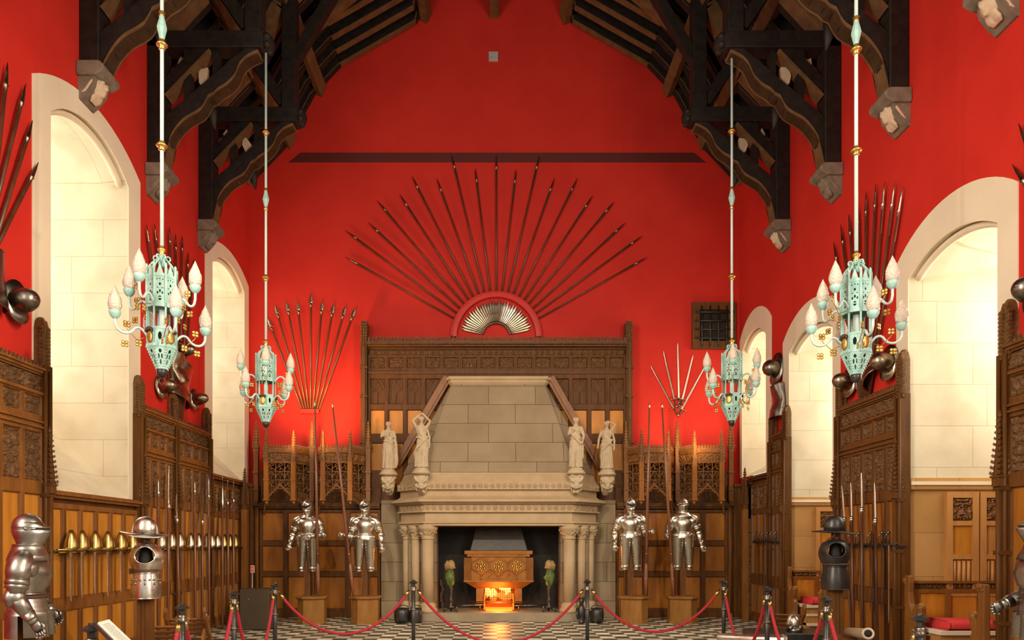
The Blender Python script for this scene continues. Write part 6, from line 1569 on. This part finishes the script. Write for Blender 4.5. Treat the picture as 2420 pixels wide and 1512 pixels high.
def rope(A, B, sag, label, px_a=None):
    a = Vector((A.x,A.y,.885)); b = Vector((B.x,B.y,.885)); d = (b-a); d.z = 0; d.normalize()
    a = a+d*.055; b = b-d*.055; t = thing('barrier_rope',label,'rope',((a+b)/2).to_tuple(),'crimson barrier ropes')
    n = 90; pts = []
    for k in range(n+1):
        f = k/n; p = a.lerp(b,f); u = 2*f-1; p.z -= sag*(1-u*u)**.92*1.0; pts.append(p)
    core = pts[1:-1]
    MB().tube(core,.0165,10).build('rope_core',M_ROPE,t)
    # twisted strands
    s = MB()
    L = sum((core[i+1]-core[i]).length for i in range(len(core)-1)); m_ = int(L/.010)
    for q in range(3):
        st = []
        for j in range(m_+1):
            f = j/m_*(len(core)-1); i0 = min(int(f),len(core)-2); p = core[i0].lerp(core[i0+1],f-i0); tg = (core[i0+1]-core[i0]).normalized()
            e1 = tg.cross(Vector((0,0,1))); e1 = e1.normalized() if e1.length > .05 else Vector((1,0,0)); e2 = e1.cross(tg); an = j/m_*L/.06*2*PI+q*2*PI/3
            st.append(p+(e1*math.cos(an)+e2*math.sin(an))*.011)
        s.tube(st,.0105,5)
    s.build('twisted_strand',M_ROPE,t)
    for e,(p,q) in enumerate(((pts[0],pts[2]),(pts[-1],pts[-3]))):
        q = p+(q-p).normalized()*.10; c = MB().tube([p,p.lerp(q,.3),p.lerp(q,.32),q],[.008,.014,.0235,.0235],10); c.build('brass_end',M_BRASS,t)
    return t
rope(SP[0],SP[1],.75,'crimson rope hanging across the front of the hearth'); rope(SP[2],SP[0],.57,'crimson rope hanging before the left plinths'); rope(SP[1],SP[3],.59,'crimson rope hanging before the right plinths')
rope(SP[4],SP[2],.75,'short crimson rope drooping in front of the dark box'); rope(SP[5],SP[4],.62,'crimson rope left of the dark box, from slatted chair to box')
rope(SP[9],SP[5],.70,'crimson rope at lower left, running from text board to slatted chair'); rope(SP[3],SP[6],.70,'crimson rope before the right corner sword rack'); rope(SP[6],SP[7],.62,'crimson rope in front of the right slatted chair')
rope(SP[7],SP[8],.62,'crimson rope at lower right before the near panelling')
# text board on the nearest left stanchion
d0 = SP[9].y; tb = thing('text_board','white printed text board slanting from the nearest left stanchion','information board',(SP[9].x+.2,d0,.8))
A0 = P(232,1470,d0-.02); A1 = P(258,1463,d0+.12); L0 = P(318,1520,d0-.12)
u = (A1-A0); v = (L0-A1)*1.35; nn = u.cross(v).normalized(); nn = nn if nn.z > 0 else -nn
c = [A0,A1,A1+v,A0+v]
MB().add([tuple(p) for p in c]+[tuple(p-nn*.012) for p in c],[(0,1,2,3),(7,6,5,4),(0,4,5,1),(1,5,6,2),(2,6,7,3),(3,7,4,0)]).build('card',M_PAPER,tb)
ln = MB(); R2 = random.Random(2)
for i in range(20):
    f = .10+.042*i; e = .82-R2.random()*.12
    a = A0+v*f+u*.12+nn*.0012; b = A0+v*f+u*e+nn*.0012
    ln.bar(a,b,.0035,.001,up=nn)
ln.build('printed_lines',mat('faded_ink',(.42,.41,.36),None,rough=.8),tb)
MB().bar(A0-u*.1-nn*.018,A0-u*.1+v-nn*.018,.014,.02,up=nn).bar(A1+u*.05-nn*.018,A1+u*.05+v-nn*.018,.014,.02,up=nn).bar(A0-u*.1-nn*.02,A1+u*.05-nn*.02,.02,.02,up=nn).build('holder',M_BLACK,tb)
# dark box with a small red sign behind
dB = 12.25
b0,b1 = P(566,1493,dB),P(636,1392,dB); hB = b1.z
bx_ = thing('dark_cabinet','plain dark brown cabinet standing behind the left ropes','cabinet',((b0.x+b1.x)/2,dB,0))
bevel(MB().bx(b0.x,b1.x,dB,dB+.45,.01,hB).build('body',mat('dark_brown_board',(.055,.036,.018),(.07,.047,.024),rough=.55,scale=4),bx_),.008)
MB().bx(b0.x+.02,b1.x-.02,dB+.02,dB+.43,.0,.012).build('plinth',M_BLACK,bx_); hk = P(587,1417,dB)
MB().tube([(hk.x-.02,dB-.004,hk.z),(hk.x,dB-.018,hk.z-.003),(hk.x+.012,dB-.014,hk.z+.015)],.005,6).build('hook_handle',M_GOLD,bx_)
sg_ = P(597,1345,dB+.6); t = thing('small_sign','small red and white sign on a thin pale stem behind the dark cabinet','sign',(sg_.x,dB+.6,0))
MB().tube([(sg_.x-.01,dB+.6,.0),(sg_.x-.005,dB+.6,sg_.z-.05)],.008,6).lathe([(.10,0),(.10,.012),(.02,.03)],14,M=Matrix.Translation((sg_.x-.01,dB+.6,0))).build('stem',M_GREY,t)
MB().bx(sg_.x-.035,sg_.x+.035,dB+.59,dB+.60,sg_.z-.06,sg_.z+.07).build('plate',M_PAPER,t)
MB().bx(sg_.x-.028,sg_.x+.028,dB+.586,dB+.59,sg_.z-.05,sg_.z+.06).build('red_field',M_REDPNT,t)
sy = MB(); sy.tube([(sg_.x+.013*math.cos(a),dB+.584,sg_.z+.012+.022*math.sin(a)) for a in [2*PI*k/10 for k in range(10)]],.0035,4,closed=True); sy.bx(sg_.x-.004,sg_.x+.004,dB+.582,dB+.586,sg_.z-.04,sg_.z-.02); sy.build('pictogram',M_PAPER,t)
# ------------------------------------------------------------------ slatted X-frame chairs
def chair(label, x, y, ang, m):
    t = thing('slatted_chair',label,'chair',(x,y,0)); M = Matrix.Translation((x,y,0)) @ Matrix.Rotation(ang,4,'Z')
    # local: slats run along x; side frames at both ends
    for i,s_ in enumerate((-.24,.24)):
        pts = [(.22,0),(.24,.03),(.10,.22),(-.10,.40),(-.24,.52),(-.28,.62),(-.25,.68),(-.19,.66),(-.17,.58),(-.04,.46),(.14,.30),(.28,.10),(.30,0)]
        o = MB().prism([(a,b) for a,b in pts],-.02,.02,M=M @ Matrix(((0,0,1,s_),(1,0,0,0),(0,1,0,0),(0,0,0,1)))).build('side_frame',m,t); bevel(o,.005)
        pts2 = [(-a,b) for a,b in pts[:5]+pts[9:]]
        MB().prism([(a,b) for a,b in pts2],-.018,.018,M=M @ Matrix(((0,0,1,s_*.84),(1,0,0,0),(0,1,0,0),(0,0,0,1)))).build('side_frame',m,t)
        MB().ell((s_*1.09,-.20,.56),(.012,.035,.045),10,8,M=M).build('carved_rosette',M_BSTEEL,t)
    for k,(yy,zz) in enumerate(((-.12,.50),(-.03,.43),(.06,.36),(.15,.29),(.23,.20))):
        MB().bar((-.25,yy,zz),(.25,yy,zz),.05,.022,up=(0,.6,.8),M=M).build('slat',m,t)
    return t
pc = P(462,1500,9.6); chair('low slatted wooden chair behind the ropes at lower left',pc.x,9.4,math.radians(12),M_OAKF)
pc = P(1870,1500,9.7); chair('curved slatted wooden chair beyond the right ropes',pc.x,10.0,math.radians(-10),M_OAKF)
pc = P(330,1500,8.6); chair('dark wooden chair with a carved rosette beside the pale armour post',-4.02,8.55,math.radians(15),M_OAKF)
# small brass-topped foot objects, helmet on the floor case, gun muzzle
hp = P(1884,1494,9.0); t = thing('low_display_case','low black display case on the floor at the right','display case',(hp.x,9.0,0))
bevel(MB().bx(hp.x-.55,hp.x+.45,8.85,9.45,.0,hp.z).build('case',M_BLACK,t),.01)
t = thing('burgonet_helmet','small polished helmet with sharp comb on the low black display case','helmet',(hp.x,9.1,hp.z)); T_ = Matrix.Translation((hp.x,9.1,hp.z))
MB().lathe([(.085,.05),(.095,.10),(.09,.15),(.065,.195),(.03,.22),(.0,.225)],16,M=T_,sx=.8,sy=1.0).build('skull',M_STEEL,t)
MB().prism([(-.10,.09),(-.07,.20),(.0,.275),(.06,.22),(.10,.10),(.08,.10),(.04,.2),(0,.23),(-.05,.19),(-.08,.09)],-.006,.006,M=T_ @ xz(0)).build('comb',M_STEEL,t)
MB().lathe([(.10,.0),(.115,.005),(.09,.055)],14,M=T_,sx=.85,sy=1.05).build('neck_guard',M_DSTEEL,t)
MB().tube([(-.07,-.02,.02),(-.06,-.06,.06),(-.055,-.05,.10)],[.03,.035,.01],8,M=T_).cut().tube([(.07,-.02,.02),(.06,-.06,.06),(.055,-.05,.10)],[.03,.035,.01],8,M=T_).build_each('cheek_piece',M_DSTEEL,t)
gm = P(2052,1497,6.9); t = thing('gun_muzzle','pale ringed muzzle of an old gun barrel pointing out at lower right','gun',(gm.x+.3,7.2,.0))
ax = Vector((-.28,-.9,.10)).normalized(); M = place(gm,ax)
MB().lathe([(.0,-.30),(.036,-.30),(.036,.0),(.052,.006),(.060,-.008),(.055,-.045),(.05,-.06),(.054,-1.0),(.0,-1.0)],22,M=M).build('barrel',mat('pale_bronze',(.55,.45,.30),(.68,.58,.42),rough=.5,metal=.3,scale=9),t)
MB().lathe([(.0,-.28),(.0355,-.28),(.0355,-.002)],18,M=M).build('bore',M_DARK,t)
bq = gm-ax*.7; MB().bx(bq.x-.12,bq.x+.12,bq.y-.35,bq.y+.35,bq.z-.17,bq.z-.06).build('carriage',M_OAKD,t)
MB().bx(bq.x-.10,bq.x+.10,bq.y-.30,bq.y+.30,.0,bq.z-.17).build('carriage_leg',M_OAKD,t)
# steel ringed drum at the foot of the right-hand stanchions
dp = P(1840,1506,8.6); t = thing('steel_breech','bright steel ringed barrel end lying at the lower right near the ropes','gun',(dp.x,8.6,.0))
M = place((dp.x+.05,8.5,dp.z-.02),(-1,.25,.0)); MB().lathe([(.0,-.02),(.05,-.015),(.062,.0),(.058,.02),(.07,.03),(.066,.06),(.06,.07),(.062,.8),(.0,.8)],22,M=M).build('barrel',M_STEEL,t)
MB().bx(dp.x-.5,dp.x+.02,8.42,8.72,.0,dp.z-.085).build('cradle',M_OAKD,t)
# ------------------------------------------------------------------ seat alcoves on the right
for n,nm in ((3,'near'),(4,'far')):
    _,u0,u1,*_r = OPEN[n]
    def B(mb,a,b,n0,n1,z0,z1): return mb.bx(a,b,n0,n1,z0,z1,M=MRW)
    uc = (u0+u1)/2; o = MRW @ Vector((uc,-.6,0))
    # bench against the far jamb, facing the viewer
    t = thing('alcove_bench','pale stepped window bench in the %s right seat alcove' % nm,'bench',o)
    d1 = u1-.012
    B(MB(),u1-.52,d1,-T+.03,-.06,.0,.44).build('seat_base',M_OAKL,t); s = MB(); B(s,u1-.58,d1,-T+.03,-.03,.44,.485); B(s,u1-.62,d1,-T+.03,-.06,.14,.18); B(s,u1-.56,u1-.52,-T+.03,-.06,.30,.34); s.build('moulded_edge',M_CREAM,t)
    bk = thing('alcove_wainscot','orange oak back panel with carved top rail in the %s right seat alcove' % nm,'wall panelling',MRW @ Vector((u1-.02,-.6,.49)))
    MB().bx(u1-.04,d1,-T+.03,-.02,.487,1.03,M=MRW).build('board',M_OAK,bk)
    fr = MB()
    for k in range(5): nn_ = -T+.06+(T-.12)*k/4; fr.bx(u1-.063,u1-.04,nn_-.035,nn_+.035,.529,.901,M=MRW)
    fr.bx(u1-.065,u1-.04,-T+.03,-.02,.90,.95,M=MRW).bx(u1-.065,u1-.04,-T+.03,-.02,.487,.53,M=MRW).bx(u1-.09,d1,-T+.03,-.02,1.02,1.05,M=MRW); fr.build('frame',M_OAKF,bk)
    FM = frame(MRW @ Vector((u1-.042,-.03,0)),(1,0,0),(0,-1,0)); carved(FM,0,T-.08,.95,1.02,.0,bk,50+n,.03,.014,M_OAKC,'carved_rail')
    cu = thing('seat_cushion','long red seat cushion on the bench of the %s right alcove' % nm,'cushion',MRW @ Vector((uc,-.6,.49)))
    c = MB(); rr = []
    for k in range(16): a = 2*PI*k/16; rr.append((u1-.31+math.copysign(abs(math.cos(a))**.5,math.cos(a))*.235,.548+math.copysign(abs(math.sin(a))**.6,math.sin(a))*.058))
    L = [[MRW @ Vector((u1-.31+(u-(u1-.31))*f,nn_,.548+(z-.548)*f)) for u,z in rr] for nn_,f in ((-T+.05,.85),(-T+.09,1),(-.22,1),(-.17,.95),(-.155,.8))]
    c.loft(L); c.build('cover',M_CUSH,cu); MB().tube([MRW @ Vector((u,-.16,z)) for u,z in rr],.008,5,closed=True).build('piping',M_CUSH,cu)
    # carved bench end facing the hall, and its fellow at the near side
    end = [(0,0),(.50,0),(.52,.30),(.50,.52),(.43,.58),(.50,.66),(.52,.74),(.46,.80),(.36,.77),(.28,.70),(.23,.78),(.20,.92),(.22,1.04),(.20,1.12),(.0,1.12)]
    for which in ('far','close'):
        if which == 'far': base = u1+.02; sgn = -1; nf = .02
        else: base = u0+.07; sgn = 1; nf = .03
        e = thing('bench_end','carved oak bench end at the %s side of the %s right seat alcove' % (which,nm),'bench end',MRW @ Vector((base,.1,0)))
        sc_ = 1. if which == 'far' else .97
        E = MB().prism([(base+sgn*x*(.80 if which == 'far' else .46),z*sc_) for x,z in end],nf,nf+.07,M=uz(MRW)).build('panel',M_OAKF,e); bevel(E,.012,2)
        q = MB().ell((base+sgn*(.37 if which == 'far' else .20),nf+.035,.735),(.048,.050,.052),10,8,M=MRW).cut().ell((base+sgn*.07,nf+.075,1.06),(.06,.02,.035),8,6,M=MRW)
        for k in range(6): q.ell((base+sgn*(.02+.018*k),nf+.07,1.03),(.012,.012,.03),6,4,M=MRW)
        q.build_each('scroll',M_OAKF,e)
    # folded shutters on the far jamb
    for k,(n0,l) in enumerate(((-.44,'left'),(-.86,'right'))):
        s = thing('wooden_shutter','%s leaf of the folded wooden shutters in the %s right alcove' % (l,nm),'shutter',MRW @ Vector((u1-.03,n0-.2,.9)),'alcove shutters')
        FM = frame(MRW @ Vector((u1-.004,n0,0)),(1,0,0),(0,-1,0)); wS = .40; z0,z1 = .86,2.16
        f = MB(); fx = .055
        for a,b in ((0,.075),(wS-.075,wS)): f.bx(a,b,0,fx,z0,z1,M=FM)
        for a,b in ((z0,z0+.07),(z0+.46,z0+.52),(z1-.42,z1-.36),(z1-.075,z1)): f.bx(.074,wS-.074,0,fx-.004,a,b,M=FM)
        f.build('frame',M_OAKL,s)
        carved(FM,.075,wS-.075,z1-.36,z1-.075,.012,s,60+n*3+k,.045,.012,M_OAKT,'carved_panel')
        MB().bx(.075,wS-.075,.0,.025,z0+.52,z1-.42,M=FM).build('panel',M_OAK if k == 0 else M_OAKL,s)
        lf = MB().bx(.075,wS-.075,.0,.015,z0+.07,z0+.46,M=FM)
        for j in range(4): x = .11+.06*j; lf.tube([(x,.02,z0+.08),(x,.02,z0+.44)],.022,8,M=FM)
        lf.build('linenfold_panel',M_OAKL,s)
# ------------------------------------------------------------------ camera and light
cam = bpy.data.cameras.new('camera'); co = bpy.data.objects.new('camera', cam); COL.objects.link(co)
co.location = (0,0,EYE); co.rotation_euler = (PI/2,0,0)
cam.sensor_width = 36; cam.lens = 36*F/2420; cam.shift_x = (1210-CX)/2420; cam.shift_y = (CY-756)/2420
cam.clip_start = .05; cam.clip_end = 100
bpy.context.scene.camera = co
wd = bpy.data.worlds.new('world'); bpy.context.scene.world = wd; wd.use_nodes = True
bg = wd.node_tree.nodes['Background']; bg.inputs['Color'].default_value = (1,.88,.72,1); bg.inputs['Strength'].default_value = .5
def area(name, loc, target, sx, sy, power, col=(1,.86,.68), spread=180):
    l = bpy.data.lights.new(name, 'AREA'); l.shape = 'RECTANGLE'; l.size = sx; l.size_y = sy; l.energy = power; l.color = col; l.spread = math.radians(spread)
    o = bpy.data.objects.new(name, l); COL.objects.link(o); o.location = loc
    o.rotation_euler = (Vector(target)-Vector(loc)).to_track_quat('-Z','Y').to_euler(); return o
def spot(name, loc, target, power, ang, blend=.6, col=(1,.72,.42), r=.1):
    l = bpy.data.lights.new(name, 'SPOT'); l.energy = power; l.spot_size = math.radians(ang); l.spot_blend = blend; l.color = col; l.shadow_soft_size = r
    o = bpy.data.objects.new(name, l); COL.objects.link(o); o.location = loc
    o.rotation_euler = (Vector(target)-Vector(loc)).to_track_quat('-Z','Y').to_euler(); return o
def point(name, loc, power, col=(1,.72,.42), r=.1):
    l = bpy.data.lights.new(name, 'POINT'); l.energy = power; l.color = col; l.shadow_soft_size = r
    o = bpy.data.objects.new(name, l); COL.objects.link(o); o.location = loc; return o
# daylight outside every window
for n,(side,u0,u1,zb,zs,za,*_r) in OPEN.items():
    sg = -1 if side == 'L' else 1; zc = (max(zb,2.3)+.8+za)/2; h = za-max(zb,2.3)-.9
    area('daylight', (sg*(W+T+.1),(u0+u1)/2,zc), (0,(u0+u1)/2+(.8),zc-.6), u1-u0-.1, h, 95 if side=='L' else 90, (1,.93,.82))
# added area fill near the viewpoint, one each side, standing in for unseen windows
for sg in (-1,1): area('rear_fill', (sg*5.0,1.5,5.2), (sg*-5.2,8.5,5.0), 2.2, 4.0, 270, (1,.89,.74), 135)
# warm uplights standing on the cornices
spot('cornice_uplight', (-3.9,13.3,3.35), (-3.2,14.8,5.6), 230, 110, .9, (1,.55,.18), .25)
spot('cornice_uplight', (3.9,13.3,3.35), (3.9,14.8,4.4), 70, 110, .9, (1,.60,.25), .25)
# added unseen fill spots under the roof at the near end
spot('added_fill_spot', (-2.5,2.5,7.6), (-.5,14.8,1.6), 950, 46, .9, (1,.82,.58), .12)
spot('added_fill_spot', (2.5,2.5,7.6), (1.0,14.8,1.6), 700, 46, .9, (1,.82,.58), .12)
spot('added_fill_spot', (3.2,4.0,7.4), (-5.0,9.6,1.2), 900, 70, .9, (1,.80,.52), .15)
spot('added_fill_spot', (-3.2,4.0,7.4), (5.0,9.4,1.4), 380, 70, .9, (1,.82,.58), .15)
sc = bpy.context.scene
sc.view_settings.view_transform = 'Standard'; sc.view_settings.look = 'None'; sc.view_settings.exposure = 0.7; sc.view_settings.gamma = 1; sc.view_settings.use_curve_mapping = False
sc.cycles.use_denoising = True; sc.cycles.max_bounces = 8; sc.cycles.diffuse_bounces = 4; sc.cycles.glossy_bounces = 3; sc.cycles.transmission_bounces = 4; sc.cycles.transparent_max_bounces = 8
sc.cycles.caustics_reflective = False; sc.cycles.caustics_refractive = False; sc.cycles.sample_clamp_indirect = 6
point('fire_light', (FX,13.86,.36), 14, (1,.34,.06), .16)
